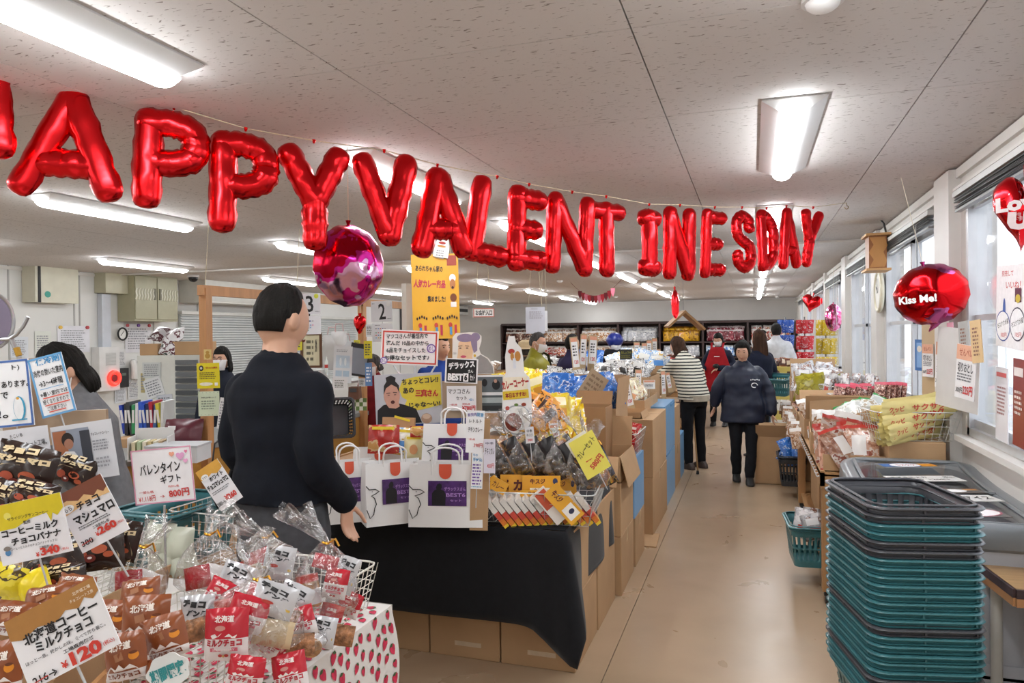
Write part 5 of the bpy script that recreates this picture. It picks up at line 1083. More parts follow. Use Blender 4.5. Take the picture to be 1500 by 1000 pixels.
# curry cut-out with kettle like top
t = thing('curry_display_board', 'white cut out board of a curry plate under a bottle shaped white mascot top', 'sign', at(755, 566, 3.78), face_rot(0, 2, 0))
mb = MB(); w, h = 44*S(3.78), 148*S(3.78); px_ = lambda a, b: ((a-.5)*w, (.5-b)*h)
outl = [(.35, .0), (.55, .0), (.58, .06), (.75, .12), (.8, .22), (.82, .36), (.98, .42), (1.02, .6), (1.0, .85), (.85, .96), (.5, 1.0), (.15, .96), (0, .85), (.05, .6), (.1, .42), (.2, .36), (.2, .2), (.28, .08)]
mb.prism([px_(a, b) for a, b in outl], 0, .012); mb.build('board', paint('#ecebe9', .4), t)
inks(t, [('@oval', .42, .15, .22, .05, '#a8352a'), ('@oval', .62, .2, .2, .1, '#c2863c'), ('@oval', .44, .2, .12, .08, '#c2863c'), ('@rect', .5, .27, .1, .1, '#dfe3ea'), ('@rect', .5, .475, .8, .14, '#efe5cf'), ('カレーコーナー', .5, .47, .9, .085, '#b12b22', 8, .05), ('@rect', .5, .58, .86, .085, '#dcbc2e', 3), ('本日おすすめ!', .5, .58, .7, .05, '#8f2017', 3, .05),
          ('@oval', .5, .83, .98, .3, '#a9aeb2'), ('@oval', .5, .83, .9, .27, '#f0efec'), ('@oval', .64, .79, .5, .18, '#e9e7e0'), ('@oval', .38, .85, .56, .18, '#7e3220'), ('@oval', .3, .82, .16, .04, '#a84a2c'), ('@oval', .45, .88, .14, .035, '#a5462a'), ('@oval', .34, .9, .12, .03, '#5f2416'), ('@oval', .2, .71, .14, .04, '#b8372d'), ('@oval', .75, .68, .16, .035, '#8f3a24'), ('@oval', .5, .68, .14, .03, '#5f7a35')], w, h)
# kraft strips with handwriting in front
t = thing('kraft_strip', 'tall kraft cardboard strip standing left of the curry basket with handwritten cards', 'cardboard', at(703, 695, 3.36), face_rot(0, -2, 0)); mb = MB(); mb.box((0, .003, 0), (.085, .006, .52)); mb.build('sheet', card_m, t)
pk = '#b9588a'; bl2 = '#3f8fc4'
card('price_card', 'upper handwritten card with blue and purple writing on the kraft strip', 'sign', 696, 632, 26, 62, 3.33, [('新発売', .3, .1, .5, .08, '#6c5aa8', 8), ('関東', .75, .1, .4, .1, bl2, -5), ('レトルト', .5, .25, .7, .08, K), ('チキンカレー', .5, .45, .8, .12, K), ('一般価格', .3, .68, .4, .05, RD), ('398円', .7, .82, .5, .1, RD)], roll=-3, group='handwritten cards left of the curry basket')
card('price_card', 'lower narrow card with blue heading and purple lines on the kraft strip', 'sign', 699, 689, 17, 54, 3.31, [('牛の', .3, .08, .4, .08, bl2), ('手仕込', .5, .2, .8, .1, bl2, 0, .03), ('@lines', .5, .6, .8, .6, '#7a5aa8', 0, 0, 7), ('@lines', .5, .94, .9, .04, bl2, 0, 0, 1)], roll=-3, group='handwritten cards left of the curry basket')
card('price_card', 'lilac card with black and red writing right of the kraft strip', 'sign', 717, 668, 17, 50, 3.3, [('中辛', .5, .12, .7, .08, '#55506a'), ('チキンカレ', .5, .35, .8, .2, K), ('450円', .6, .78, .6, .14, RD)], '#dcd8e4', roll=-1, group='handwritten cards left of the curry basket')
card('price_card', 'white card with vertical black print under the curry cut out', 'sign', 776, 637, 13, 24, 3.6, [('中辛', .5, .25, .6, .2, K), ('牛スジ', .5, .5, .7, .2, K), ('280', .5, .8, .6, .15, RD)], '#d9d9dc', roll=4)
# the notices behind the bags
# kraft panel and cards
card('cardboard_panel', 'grey brown cardboard panel carrying the set price card', 'cardboard', 677, 585, 58, 54, 3.98, [], '#a8937c', thick=.012)
card('price_card', 'white card reading the set price in red on the grey brown panel', 'sign', 676, 583, 43, 36, 3.95, [('マツコさん', .42, .22, .75, .2, K), ('セット', .5, .5, .36, .17, K), ('4品入', .84, .56, .16, .1, bl2), ('一般価格', .22, .76, .26, .08, RD), ('特別価格', .66, .74, .26, .08, RD), ('¥780円', .74, .9, .46, .2, RD, 0, .04)], '#ececee')
card('notice', 'black board with white brush lettering for the best six set', 'sign', 676, 543, 48, 36, 3.94, [('@rect', .5, .5, .9, .92, '#141414'), ('デラックス', .5, .26, .8, .3, '#f0f0f0', 8, .05), ('さん', .78, .5, .16, .12, '#f0f0f0', 0, .03), ('BEST', .32, .76, .46, .3, '#f4f4f4', 0, .06), ('@rect', .64, .76, .16, .34, '#f4f4f4'), ('6', .64, .76, .1, .26, '#141414', 0, .06), ('セット', .84, .76, .14, .26, '#f4f4f4', 0, .03)], '#f1f1f1', roll=-3)
t = card('poster', 'talking face poster with a yellow speech bubble behind the paper bags', 'poster', 599, 584, 99, 74, 4.0, [], '#b9bdc4', roll=2)
w, h = t['w'], t['h']
bub = [(.98, .04), (.6, .07), (.42, .12), (.36, .3), (.4, .46), (.47, .52), (.42, .66), (.52, .74), (.7, .72), (.98, .64)]
inks(t, [('@poly', .5, .5, 1, 1, '#d8c63e', 0, 0, bub), ('@poly', .5, .5, 1, 1, '#16161a', 0, 0, [(.02, .98), (.03, .7), (.12, .6), (.3, .56), (.45, .62), (.6, .7), (.68, .98)]), ('@oval', .25, .42, .24, .46, '#c69684'), ('@poly', .5, .5, 1, 1, '#c69684', 0, 0, [(.16, .58), (.2, .66), (.3, .68), (.36, .64), (.34, .52), (.17, .5)]),
         ('@poly', .5, .5, 1, 1, '#1b1818', 0, 0, [(.13, .4), (.14, .22), (.18, .14), (.17, .06), (.25, .02), (.32, .07), (.31, .14), (.36, .22), (.365, .38), (.33, .26), (.25, .2), (.17, .27)]), ('@oval', .26, .55, .06, .07, '#4a1d1a'), ('@rect', .2, .37, .06, .014, '#2a1d1a', 6), ('@rect', .3, .36, .06, .014, '#2a1d1a', -6), ('@oval', .205, .41, .035, .016, '#201616'), ('@oval', .3, .405, .035, .016, '#201616'),
         ('ちょっとコレ!?', .68, .15, .54, .12, K, 2, .035), ('あの', .5, .33, .16, .12, K, 3, .035), ('三真さん', .77, .4, .34, .15, '#b7262d', -2, .05), ('じゃな〜い!', .73, .62, .46, .11, K, 2, .035), ('@oval', .75, .9, .16, .2, '#a88a74'), ('@oval', .75, .86, .12, .1, '#cbb29b')], w, h)
t = card('notice', 'white notice with red frame and black brush writing above the talking face poster', 'sign', 600, 509, 84, 51, 4.05, [('@frame', .5, .5, .92, .88, '#d2493c', 0, 0, .008), ('マツコさんが番組内で', .45, .17, .72, .15, K, 3, .02), ('選んだ 10品の中から', .46, .37, .74, .14, K, 2, .02), ('6品をチョイスした', .44, .58, .68, .14, K, 2, .02), ('お得なセットです♪', .46, .79, .78, .15, K, 3, .03), ('@oval', .06, .9, .13, .2, '#7b63ad'), ('@oval', .88, .5, .16, .26, '#7b63ad'), ('@oval', .06, .9, .1, .15, '#e9e6ef'), ('@oval', .88, .5, .12, .19, '#e9e6ef'), ('めし', .06, .9, .08, .1, '#6a51a0'), ('めし', .88, .5, .1, .13, '#6a51a0')], '#f1f0ee', roll=-3)
t = thing('clear_clip_stand', 'clear plastic clip stand holding the red framed notice', 'stand', at(608, 560, 4.08), face_rot()); mb = MB(); mb.tube([(0, 0, -.18), (0, .01, .12)], .008, 8)
for s in (-1, 1): mb.tube([(0, 0, .03), (s*.09, 0, .05), (s*.12, 0, .1)], .006, 6)
mb.build('rod', MATS['clear_plastic'], t)
# the caricature cut-out (generic woman in grey kimono) and the framed pictures
t = thing('figure_cutout', 'painted cardboard cut out of a lady with a purple bun and grey robe', 'sign', at(693, 517, 4.25), face_rot(0, 0, 0)); w, h = 62*S(4.25), 62*S(4.25)
o_ = [(0, 1), (.02, .12), (.1, .02), (.3, .02), (.42, 0), (.6, .02), (.7, .1), (.7, .22), (.64, .4), (.68, .52), (.85, .62), (.98, .8), (1.0, 1)]
mb = MB(); mb.prism([((a-.5)*w, (.5-b)*h) for a, b in o_][::-1], 0, .01); mb.build('board', paint('#e5e2da', .5), t)
inks(t, [('@poly', .5, .5, 1, 1, '#e2bf98', 0, 0, [(.12, .98), (.1, .75), (.14, .5), (.16, .25), (.3, .16), (.46, .2), (.5, .4), (.48, .62), (.56, .8), (.55, .98)]), ('@oval', .32, .14, .4, .2, '#8b7d96'), ('@oval', .56, .12, .22, .2, '#8b7d96'), ('@poly', .5, .5, 1, 1, '#8b7d96', 0, 0, [(.44, .12), (.6, .2), (.6, .44), (.52, .5), (.46, .3)]), ('@oval', .27, .58, .14, .06, '#c9526a'), ('@rect', .2, .33, .1, .014, '#3a2a2a', 8), ('@rect', .36, .33, .1, .014, '#3a2a2a', -8), ('@oval', .2, .38, .06, .025, '#3a2a2a'), ('@oval', .36, .38, .06, .025, '#3a2a2a'), ('@oval', .54, .56, .06, .07, '#d9b23a'),
         ('@poly', .5, .5, 1, 1, '#918e8b', 0, 0, [(.56, .98), (.58, .6), (.68, .54), (.84, .64), (.96, .82), (.98, .98)]), ('いらっしゃい', .06, .5, .05, .1, K, 90)], w, h)
t = card('photo_panel', 'white panel with two dark film still photographs beside the set price card', 'picture', 718, 577, 40, 56, 4.02, [('@rect', .5, .25, .92, .4, '#5d6468'), ('@rect', .5, .74, .92, .42, '#4a5355'), ('@oval', .3, .2, .2, .2, '#17181b'), ('@oval', .72, .26, .3, .26, '#17181b'), ('@oval', .7, .16, .12, .1, '#b98d78'), ('@rect', .5, .66, .9, .14, '#a6b0b0'), ('@rect', .5, .86, .9, .12, '#26292a')], '#dfdfe0')
# hanging yellow banner and the hanging signs
def hang_lines(t, w, z0, top):
    mb = MB(); 
    for s in (-1, 1): mb.tube([(s*w*.35, 0, z0), (s*w*.2, 0, top)], .0018, 5)
    mb.build('hanging_cord', mat('hemp_cord', (1, 1, 1)), t, kind='stuff')
d = 5.0; t = card('hanging_banner', 'yellow hanging banner with red lettering advertising popular curry goods', 'banner', 638, 434, 69, 124, d, [], '#e2ab33', roll=1, rough=.45); w, h = t['w'], t['h']
L_ = [('あられちゃん家の', .38, .17, .58, .075, K, -4, .03), ('人気カレー商品', .38, .35, .68, .1, '#c23b4e', -3, .05), ('集めました!', .52, .53, .38, .075, K, -2, .03), ('@rect', .86, .08, .2, .12, '#a5483a'), ('@oval', .87, .29, .14, .1, '#f0eeea'), ('@oval', .87, .36, .12, .12, '#b97b4e'), ('@oval', .87, .4, .05, .03, '#3a211a'), ('@oval', .88, .52, .14, .1, '#7a4526'), ('@rect', .88, .6, .12, .06, '#ece9e4')]
for gx in (.2, .54, .84):
    for q in range(5): L_.append(('@oval', gx-.1+.05*q, .76-.012*(2-abs(q-2)), .035, .035, '#33231f'))
    L_ += [('@oval', gx-.04, .84, .08, .06, '#c5453a'), ('@rect', gx-.03, .91, .05, .09, '#4d8fc0'), ('@rect', gx+.07, .9, .05, .12, '#b8344a')]
inks(t, L_, w, h)
for s, lb in ((-.16, 'left'), (.16, 'right')):
    c_ = thing('mascot_cutout', 'small white kettle shaped cut out on top of the yellow banner, %s one' % lb, 'sign', t.location+Vector((s*w*1.3-.02, 0, h*.5+.035)), face_rot(0, -10*s*6))
    mb = MB(); mb.prism([(-.05, -.06), (-.05, .02), (-.03, .08), (0, .1), (.035, .08), (.055, 0), (.055, -.06)], 0, .006); mb.build('board', paint('#e6e6e4'), c_); inks(c_, [('@oval', .5, .25, .5, .12, '#a8352a'), ('@oval', .5, .4, .6, .1, '#c2863c'), ('@lines', .5, .75, .6, .4, '#8a8a90', 0, 0, 4)], .1, .16)
hang_lines(t, w, h*.5, ZC-t.location.z)
t = thing('hanging_board', 'pale folded cloth and card bundle hanging beside the yellow banner', 'sign', at(601, 450, 5.25), face_rot(50, 0)); mb = MB(); mb.box((0, 0, 0), (.12, .05, .34)); mb.build('board', paint('#c7c0b6'), t)
d = 7.6; t = thing('hanging_sign', 'small white box sign with red edges hanging over the checkout entrance', 'sign', at(708, 458, d), face_rot(8)); w, h = 30*S(d), 13*S(d)
mb = MB(); mb.box((0, 0, 0), (w, .1, h)); mb.build('box', paint('#e6e4e0'), t); inks(t, [('@frame', .5, .5, .98, .92, '#c86a5a', 0, 0, .008), ('お会計入口', .5, .5, .8, .62, K, 0, .03)], w, h, y=-.0515); hang_lines(t, w, h/2, ZC-t.location.z)
d = 9.2; t = card('hanging_sign', 'pale grey laminated notice hanging over the middle tables', 'sign', 784, 469, 28, 39, d, [('@lines', .5, .07, .4, .04, '#77777c', 0, 0, 1), ('@lines', .55, .3, .7, .3, '#a09aa2', 0, 0, 4)], '#c9cad4'); hang_lines(t, t['w'], t['h']*.48, ZC-t.location.z)
t = card('hanging_sign', 'second laminated notice just behind the pale grey hanging one', 'sign', 797, 470, 10, 30, 9.6, [], '#dcdde0'); hang_lines(t, t['w'], t['h']*.48, ZC-t.location.z)
# bunting
bt = thing('bunting_cord', 'thin cord of the small heart bunting across the far ceiling', 'cord', (0, 0, 0)); A, B = at(836, 430, 12.5), at(913, 418, 11.5); A.z = B.z = ZC
pts = [A.lerp(B, q/16)-Vector((0, 0, .26*(1-(2*q/16-1)**2)**1.0)) for q in range(17)]; mb = MB(); mb.tube(pts, .003, 5); mb.build('cord', paint('#7a3b3a'), bt)
for q in range(3, 14):
    c_ = ['#9c1f2b', '#d9788f', '#b52332', '#6d1622'][q % 4]; f_ = MB(); f_.prism([(-.035, 0), (.035, 0), (.03, -.07), (0, -.14), (-.03, -.07)], 0, .004); nm = {'#9c1f2b': 'red', '#d9788f': 'pink', '#b52332': 'bright red', '#6d1622': 'dark red'}[c_]
    f_.build('bunting_flag', paint(c_), None, label='%s pennant on the small bunting near the far wall' % nm, cat='flag', group='bunting pennants').location = pts[q]; bpy.data.objects[-1]; 
# wooden roof shaped hanging thing
t = thing('roof_frame', 'pair of wooden boards hanging like a small gabled roof over the aisle', 'decoration', at(1001, 458, 10.5), face_rot(0)); s_ = S(10.5)
wd = mat('roof_wood', sr('#9c7348'), .6, nscale=6, namt=.2)
mb = MB(); mb.box((-12*s_, 0, -9*s_), (34*s_, .3, .03), M=Matrix.Rotation(-R_(42), 4, 'Y')); mb.build('left_board', wd, t)
mb = MB(); mb.box((14*s_, 0, -12*s_), (38*s_, .3, .03), M=Matrix.Rotation(R_(42), 4, 'Y')); mb.build('right_board', wd, t)
mb = MB(); mb.tube([(0, 0, 0), (0, 0, ZC-t.location.z)], .003, 4); mb.build('hanging_wire', paint('#55555a'), t)
# ------------------------------------------------------------------ checkout counter and the left wall
cw = mat('counter_wood', sr('#b5853f'), .4, nscale=2, namt=.08, stretch=(1, 1, 14))
pine = mat('pine_post', sr('#b98656'), .5, nscale=3, namt=.15, stretch=(8, 8, 1))
CX = -3.6
ct = thing('checkout_counter', 'long checkout counter with a honey coloured front and grey top edge', 'counter', (CX-.3, 5.4, 0))
mb = MB(); mb.box((.29, 0, .42), (.02, 4.0, .82)); mb.build('front_panel', cw, ct)
mb = MB(); mb.box((0, 0, .85), (.62, 4.04, .04)); mb.build('countertop', paint('#8f9291', .35), ct)
for s in (-1, 1): mb = MB(); mb.box((0, s*1.99, .42), (.58, .02, .82)); mb.build('end_panel', cw, ct)
for k, y in enumerate((4.1, 5.1, 6.5)): mb = MB(); mb.box((.302, y-5.4, .42), (.006, .01, .8)); mb.build('joint_strip', paint('#3a2a1b'), ct)
fr_ = thing('wooden_frame', 'pine post and beam frame standing on the checkout counter', 'frame', (CX+.03, 0, 0))
ys = [4.05, 6.15, 8.3]
for y in ys: mb = MB(); mb.box((0, y, .98), (.06, .06, 1.93)); mb.build('post', pine, fr_)
for a, b in zip(ys, ys[1:]): mb = MB(); mb.box((0, (a+b)/2, 1.93), (.05, b-a+.1, .07)); mb.build('beam', pine, fr_)
mb = MB(); 
for y in (4.05, 5.1, 6.0, 7.2): mb.tube([(-.0, y, 1.965), (.0, y+.05, ZC)], .002, 5)
mb.build('hanging_cord', mat('hemp_cord', (1, 1, 1)), fr_, kind='stuff')
# the pillar posts seen in front
def wl(lb, cat, name, x0, y0, x1, y1, depth, m, lines=(), X=X0+.008, group=None, build=True):
    a, b = onx(x0, (y0+y1)/2, X), onx(x1, (y0+y1)/2, X); c = onx((x0+x1)/2, (y0+y1)/2, X); w, h = abs(b.y-a.y), abs(onx((x0+x1)/2, y0, X).z-onx((x0+x1)/2, y1, X).z)
    t = thing(name, lb, cat, (X, (a.y+b.y)/2, c.z), PI/2, group)
    if build: mb = MB(); mb.box((0, -depth/2, 0), (w, depth, h)); mb.build('case' if depth > .01 else 'sheet', m, t)
    if lines: inks(t, lines, w, h, y=-depth-.0015)
    t['w'] = w; t['h'] = h; t['d'] = depth; return t, w, h
be = paint('#bdb9a0', .4); be2 = paint('#a9a68a', .4)
t, w, h = wl('cream wall unit with a black left edge high on the left wall', 'heater', 'wall_unit', 32, 392, 96, 444, .22, paint('#cfccb9', .4))
mb = MB(); mb.box((-w/2+.05, -.115, 0), (.03, .235, h+.006)); mb.build('black_strip', paint('#17171a'), t)
mb = MB(); mb.tube([(-w/2+.16, -.222, -h/2+.1), (-w/2+.16, -.224, -h/2+.1)], .04, 16); mb.build('green_badge', paint('#3f9a8a'), t)
t, w, h = wl('small beige junction box above the white trunking', 'box', 'junction_box', 138, 401, 171, 430, .2, be)
t, w, h = wl('vertical white cable trunking on the left wall', 'trunking', 'cable_trunking', 143, 431, 156, 508, .08, paint('#c5cad3', .4))
t, w, h = wl('grey beige switch cabinet with two vented doors on the left wall', 'cabinet', 'switch_cabinet', 172, 405, 236, 471, .3, be2)
for s in (-1, 1):
    mb = MB(); mb.box((s*w/4, -.31, 0), (w/2-.015, .02, h-.05)); d_ = mb.build('door', be2, t); d_.modifiers.new('b', 'BEVEL').width = .006
    mb = MB()
    for q in range(7):
        xx = s*(w/4+.03)+(q-3)*.05; mb.tube([(xx+.012, -.322, .13), (xx-.008, -.326, .08), (xx+.008, -.326, .03), (xx-.012, -.322, -.03)], .014, 6, flat=.5)
    mb.build('vent_louvre', paint('#d0cdb8', .25), d_, kind='stuff')
    mb = MB(); mb.box((s*.05, -.325, .06), (.035, .012, .16)); mb.build('handle', paint('#6f6c58'), d_)
t, w, h = wl('white fire alarm panel with a glowing red ring on the left wall', 'alarm', 'fire_alarm', 134, 508, 164, 572, .14, paint('#dcdcdb', .4))
mb = MB(); mb.box((.02, -.142, h*.22), (w*.5, .004, h*.3), mi=0)
for q in range(9): mb.box((.02, -.146, h*.1+q*h*.03), (w*.48, .003, .004), mi=1)
mb.build('grille', [paint('#d2d2d0'), paint('#9c9c9a')], t)
mb = MB(); mb.tube([(.06+math.cos(a)*.085, -.15, -.13+math.sin(a)*.085) for a in [2*PI*q/24 for q in range(24)]], .028, 8, closed=True); mb.build('red_ring', mat('red_lamp', (1, .03, .02), .3, emit=1.6, nscale=0), t)
mb = MB(); mb.tube([(.06, -.14, -.13), (.06, -.165, -.13)], .05, 20); mb.build('button', paint('#8f1c1c'), t)
p = onx(178, 489, X0+.05); t = thing('wall_clock', 'small round dial with a black rim below the switch cabinet', 'clock', p, PI/2)
mb = MB(); mb.tube([(math.cos(a)*.075, -.02, math.sin(a)*.075*1.1) for a in [2*PI*q/24 for q in range(24)]], .012, 8, closed=True); mb.build('rim', paint('#1c1c1c'), t)
mb = MB(); mb.tube([(0, 0, 0), (0, -.015, 0)], .075, 24); mb.build('dial', paint('#e5e5e2'), t)
mb = MB(); mb.box((0, -.019, .01), (.006, .003, .09), M=Matrix.Rotation(.7, 4, 'Y')); mb.build('hand', ink(K), t)
for i, (x0, y0, x1, y1, c_, lb) in enumerate(((84, 477, 131, 516, '#dfdfe6', 'large white sheet with a yellow and a red magnet'), (15, 493, 41, 524, '#d5dae0', 'small calendar sheet with a teal magnet'), (51, 485, 75, 524, '#d9dcd4', 'pale printed sheet beside the calendar'), (183, 474, 221, 516, '#d7d6db', 'printed sheet with red and purple magnets'), (207, 517, 223, 556, '#d0d2d4', 'tall sheet of small print squares'), (168, 511, 184, 537, '#dadada', 'narrow sheet above the black device'), (187, 556, 208, 584, '#d6d8da', 'sheet of small print below the telephone'), (168, 566, 184, 590, '#d5dae0', 'small sheet below the black device'))):
    t, w, h = wl('%s pinned on the left wall' % lb, 'paper', 'notice_paper', x0, y0, x1, y1, .004, paint(c_), [('@lines', .5, .52, .8, .75, '#8e9096', 0, 0, 9)], group='papers on the left wall')
    if i in (0, 3):
        for q, cc in zip((-.42, .0, .42), ('#d8b13a' if i == 0 else '#b5242b', '#6d3fa0', '#b5242b')):
            if i == 0 and q == 0: continue
            mb = MB(); mb.tube([(q*w, -.004, h*.44), (q*w, -.02, h*.44)], .024, 14); mb.build('magnet', paint(cc, .3), t)
t, w, h = wl('black box shaped device on the left wall below the dial', 'device', 'wall_device', 168, 539, 184, 567, .06, paint('#1d1d1f', .35), [('@rect', .55, .32, .4, .14, '#5c6a62')])
t, w, h = wl('white wall telephone with a cord on the left wall', 'telephone', 'telephone', 192, 526, 208, 555, .07, paint('#dfe0de', .35), [('@rect', .55, .14, .7, .1, '#26282c'), ('@lines', .6, .66, .6, .4, '#7b7d80', 0, 0, 5)])
mb = MB(); mb.tube([(-w*.62, -.06, h*.42), (-w*.7, -.09, h*.2), (-w*.7, -.09, -h*.2), (-w*.62, -.06, -h*.42)], .035, 8); mb.build('handset', paint('#e6e6e4', .35), t)
mb = MB(); mb.tube([(-w*.6, -.06, -h*.42), (-w*.9, -.06, -h*.7), (-w*.4, -.06, -h*.9), (0, -.04, -h*.5)], .008, 6); mb.build('cord', paint('#c9c9c6'), t)
t, w, h = wl('long white air conditioner high on the left wall above the blind', 'air conditioner', 'air_conditioner', 262, 413, 400, 447, .5, paint('#d6d5cf', .4)); 
mb = MB(); mb.box((0, -.51, -h*.36), (w*.9, .02, .07)); mb.build('outlet_flap', paint('#bcbbb4', .4), t)
mb = MB(); mb.box((0, -.503, h*.1), (w*.98, .008, .01)); mb.build('panel_seam', paint('#9c9b95'), t)
t, w, h = wl('window on the left wall covered by a white venetian blind', 'blind', 'venetian_blind', 262, 463, 520, 575, .03, paint('#bfc4c6', .5))
mb = MB(); n = 34
for q in range(n): mb.box((0, -.05, h/2-.03-q*h/n), (w, .045, .003), M=Matrix.Rotation(R_(38), 4, 'X'))
mb.build('slat', paint('#dfe1e0', .4), t, kind='stuff')
mb = MB(); mb.box((0, -.06, h/2+.01), (w+.05, .07, .05)); mb.build('head_rail', paint('#d2d2cd'), t)
# curved mirror stand
t = thing('round_mirror', 'round mirror on a curved grey bracket at the left edge', 'mirror', at(-12, 470, 3.4), face_rot(30)); mb = MB(); mb.tube([(math.cos(a)*.085, 0, math.sin(a)*.13) for a in [2*PI*q/28 for q in range(28)]], .008, 8, closed=True); mb.build('rim', alu, t)
mb = MB(); mb.tube([(0, 0, 0), (0, .01, 0)], .084, 28); o = mb.build('glass', mat('mirror_glass', sr('#9a93ad'), .08, metal=1, nscale=0), t); o.scale = (1, 1, 1.5)
p = t.location; A_ = [at(*q, 3.4) for q in ((2, 497), (14, 496), (24, 490), (34, 478), (41, 464))]
t = thing('mirror_bracket', 'curved grey pipe bracket beside the round mirror', 'bracket', (0, 0, 0)); mb = MB(); mb.tube(A_, .009, 8); mb.build('arm', alu, t)
mb = MB(); mb.tube([at(17, 497, 3.4), at(28, 523, 3.4), at(34, 560, 3.4)], .011, 8); mb.build('post', alu, t); mb = MB(); mb.tube([at(24, 509, 3.39), at(28, 521, 3.39)], .0135, 8); mb.build('yellow_tape', paint('#c79a2c'), t)
# office corner behind the counter
dz = .78
dt = thing('office_desk', 'cluttered desk behind the checkout counter on the left', 'desk', (-5.6, 5.2, 0)); mb = MB(); mb.box((0, 0, dz-.02), (1.5, 1.7, .04)); mb.build('desktop', paint('#9ba3a3', .4), dt)
for a in (-1, 1):
    for b in (-1, 1): mb = MB(); mb.box((a*.7, b*.8, dz/2-.02), (.05, .05, dz-.04)); mb.build('leg', paint('#8b9090'), dt)
cb_ = thing('drawer_cabinet', 'white cabinet with dark tray drawers and papers clipped on its side', 'cabinet', at(262, 560, 7.6)); cb_.location.z = 0; cb_.rotation_euler = (0, 0, R_(12)); H_ = 1.43
mb = MB(); mb.box((-.12, 0, H_/2), (.42, .4, H_)); mb.build('body', paint('#d9d8d0', .5), cb_)
mb = MB(); mb.box((.22, -.01, H_/2), (.27, .4, H_)); mb.build('drawer_column', paint('#cfcfc9', .5), cb_)
for q in range(13): mb = MB(); mb.box((.22, -.22, H_-.07-q*.062), (.23, .03, .046)); mb.build('drawer', paint('#4a4d50' if q % 2 else '#6a6d70', .35), cb_)
for x, z, w_, h_, rl, c_ in ((-.17, 1.28, .2, .16, 0, '#c9cbc9'), (-.15, 1.1, .2, .2, 18, '#dededf'), (-.03, .92, .17, .22, 4, '#cfd0d8'), (-.27, 1.15, .04, .2, 0, '#b9a870'), (-.18, .85, .1, .16, 0, '#c9cdd0')):
    o = link('clipped_paper', None, cb_, (x, -.205, z), (0, -R_(rl), 0)); mb = MB(); mb.box((0, 0, 0), (w_, .004, h_)); mb.build('sheet', paint(c_), o); inks(o, [('@lines', .5, .5, .8, .8, '#85878c', 0, 0, 6)], w_, h_, y=-.003)
bb = cb_.location
cardboard_box('small carton with marker writing on top of the white cabinet, left', (bb.x-.25, bb.y-.03, H_), (.2, .3, .12), R_(12), group='cartons on the cabinet', tape=0)
cardboard_box('carton with a white label on top of the white cabinet, right', (bb.x+.15, bb.y+.07, H_), (.32, .3, .14), R_(12), group='cartons on the cabinet', tape=0)
heap([pillow(.2, .22, .1, [pack('pack_in_plastic', [(0, sr('#d6d4d6')), (.5, sr('#5a3038')), (.6, sr('#e6e4e4')), (.66, sr('#46514a'))], 6)], 9)], [(bb.x-.18, bb.y-.05, H_+.22, (-.9, .2, .2), 1), (bb.x-.02, bb.y-.03, H_+.2, (-.9, -.3, .4), 1), (bb.x-.02, bb.y-.1, H_+.09, (-.3, .2, .3), .9)], ['dark bundle in clear plastic on the left cabinet top', 'dark and white bundle in clear plastic on the cabinet top', 'green netted bundle between the two cartons on the cabinet'], 'bundles on the cabinet', 'bundle', 'plastic_bundle')
# folders and stationery
fc = [('#1f3fa8', 'blue'), ('#2c2f33', 'black'), ('#3a3d42', 'dark grey'), ('#2f8f5a', 'green'), ('#d9dce2', 'white'), ('#2b57c0', 'bright blue'), ('#2b57c0', 'wide blue'), ('#232a55', 'navy'), ('#b3243a', 'red'), ('#3a5f95', 'steel blue'), ('#c9bb3a', 'yellow'), ('#cfd3d3', 'clear')]
for k, (c_, n_) in enumerate(fc):
    p = at(188+k*5.2, 598, 5.1); t = thing('ring_folder', '%s folder in the row on the office desk, %s' % (n_, 'left half' if k < 6 else 'right half'), 'folder', (p.x, p.y, 1.045), (0, R_(rnd.uniform(-8, 4)), YAW+R_(6)), 'folders on the office desk')
    mb = MB(); mb.box((0, 0, 0), (.022, .2, .2+.02*(k % 3))); mb.build('cover', paint(c_, .35), t); mb = MB(); mb.box((0, -.102, .02), (.014, .003, .09)); mb.build('spine_label', paint('#dadada'), t)
p = at(216, 628, 5.0); cardboard_box('carton under the row of folders on the office desk', (p.x, p.y, dz), (.34, .3, .15), YAW, group=None, tape=0)
p = at(222, 648, 4.4); t = thing('file_tray', 'white file tray filled with leaflets on the checkout counter', 'tray', (p.x, p.y, .87), YAW+.2)
for s in (-1, 1): mb = MB(); mb.box((s*.11, 0, .07), (.006, .16, .14)); mb.build('side', paint('#dcdcdc'), t)
mb = MB(); mb.box((0, .08, .09), (.22, .006, .18)); mb.box((0, 0, .004), (.22, .16, .006)); mb.build('back', paint('#dcdcdc'), t)
for q in range(6): mb = MB(); mb.box((-.08+.03*q, -.02, .06), (.02, .12, .11)); mb.build('leaflet', paint(['#d8cfae', '#b7c9a2', '#e2dcc8', '#c9b888', '#dcd6c0', '#b99f7a'][q]), t)
p = at(268, 618, 4.9); t = thing('plastic_wrapped_bundle', 'burgundy cloth bundle in clear plastic on the office desk', 'bundle', (p.x, p.y, .96), (R_(-20), 0, YAW)); link('wrapper', pillow(.26, .2, .1, [mat('burgundy', sr('#571f2c'), .3, nscale=5, namt=.1, bump=.4, bscale=9)], 3), t); inks(t, [('@rect', .3, .4, .2, .14, '#e6e6e6')], .26, .2, y=-.065)
p = at(262, 655, 4.3); t = thing('document_box', 'flat grey white document box on the checkout counter', 'box', (p.x, p.y, .92), YAW); mb = MB(); mb.box((0, 0, 0), (.3, .2, .09)); mb.build('body', paint('#c9ccce'), t); mb = MB(); mb.box((0, 0, .05), (.31, .21, .012)); mb.build('lid', paint('#b3b6ba'), t)
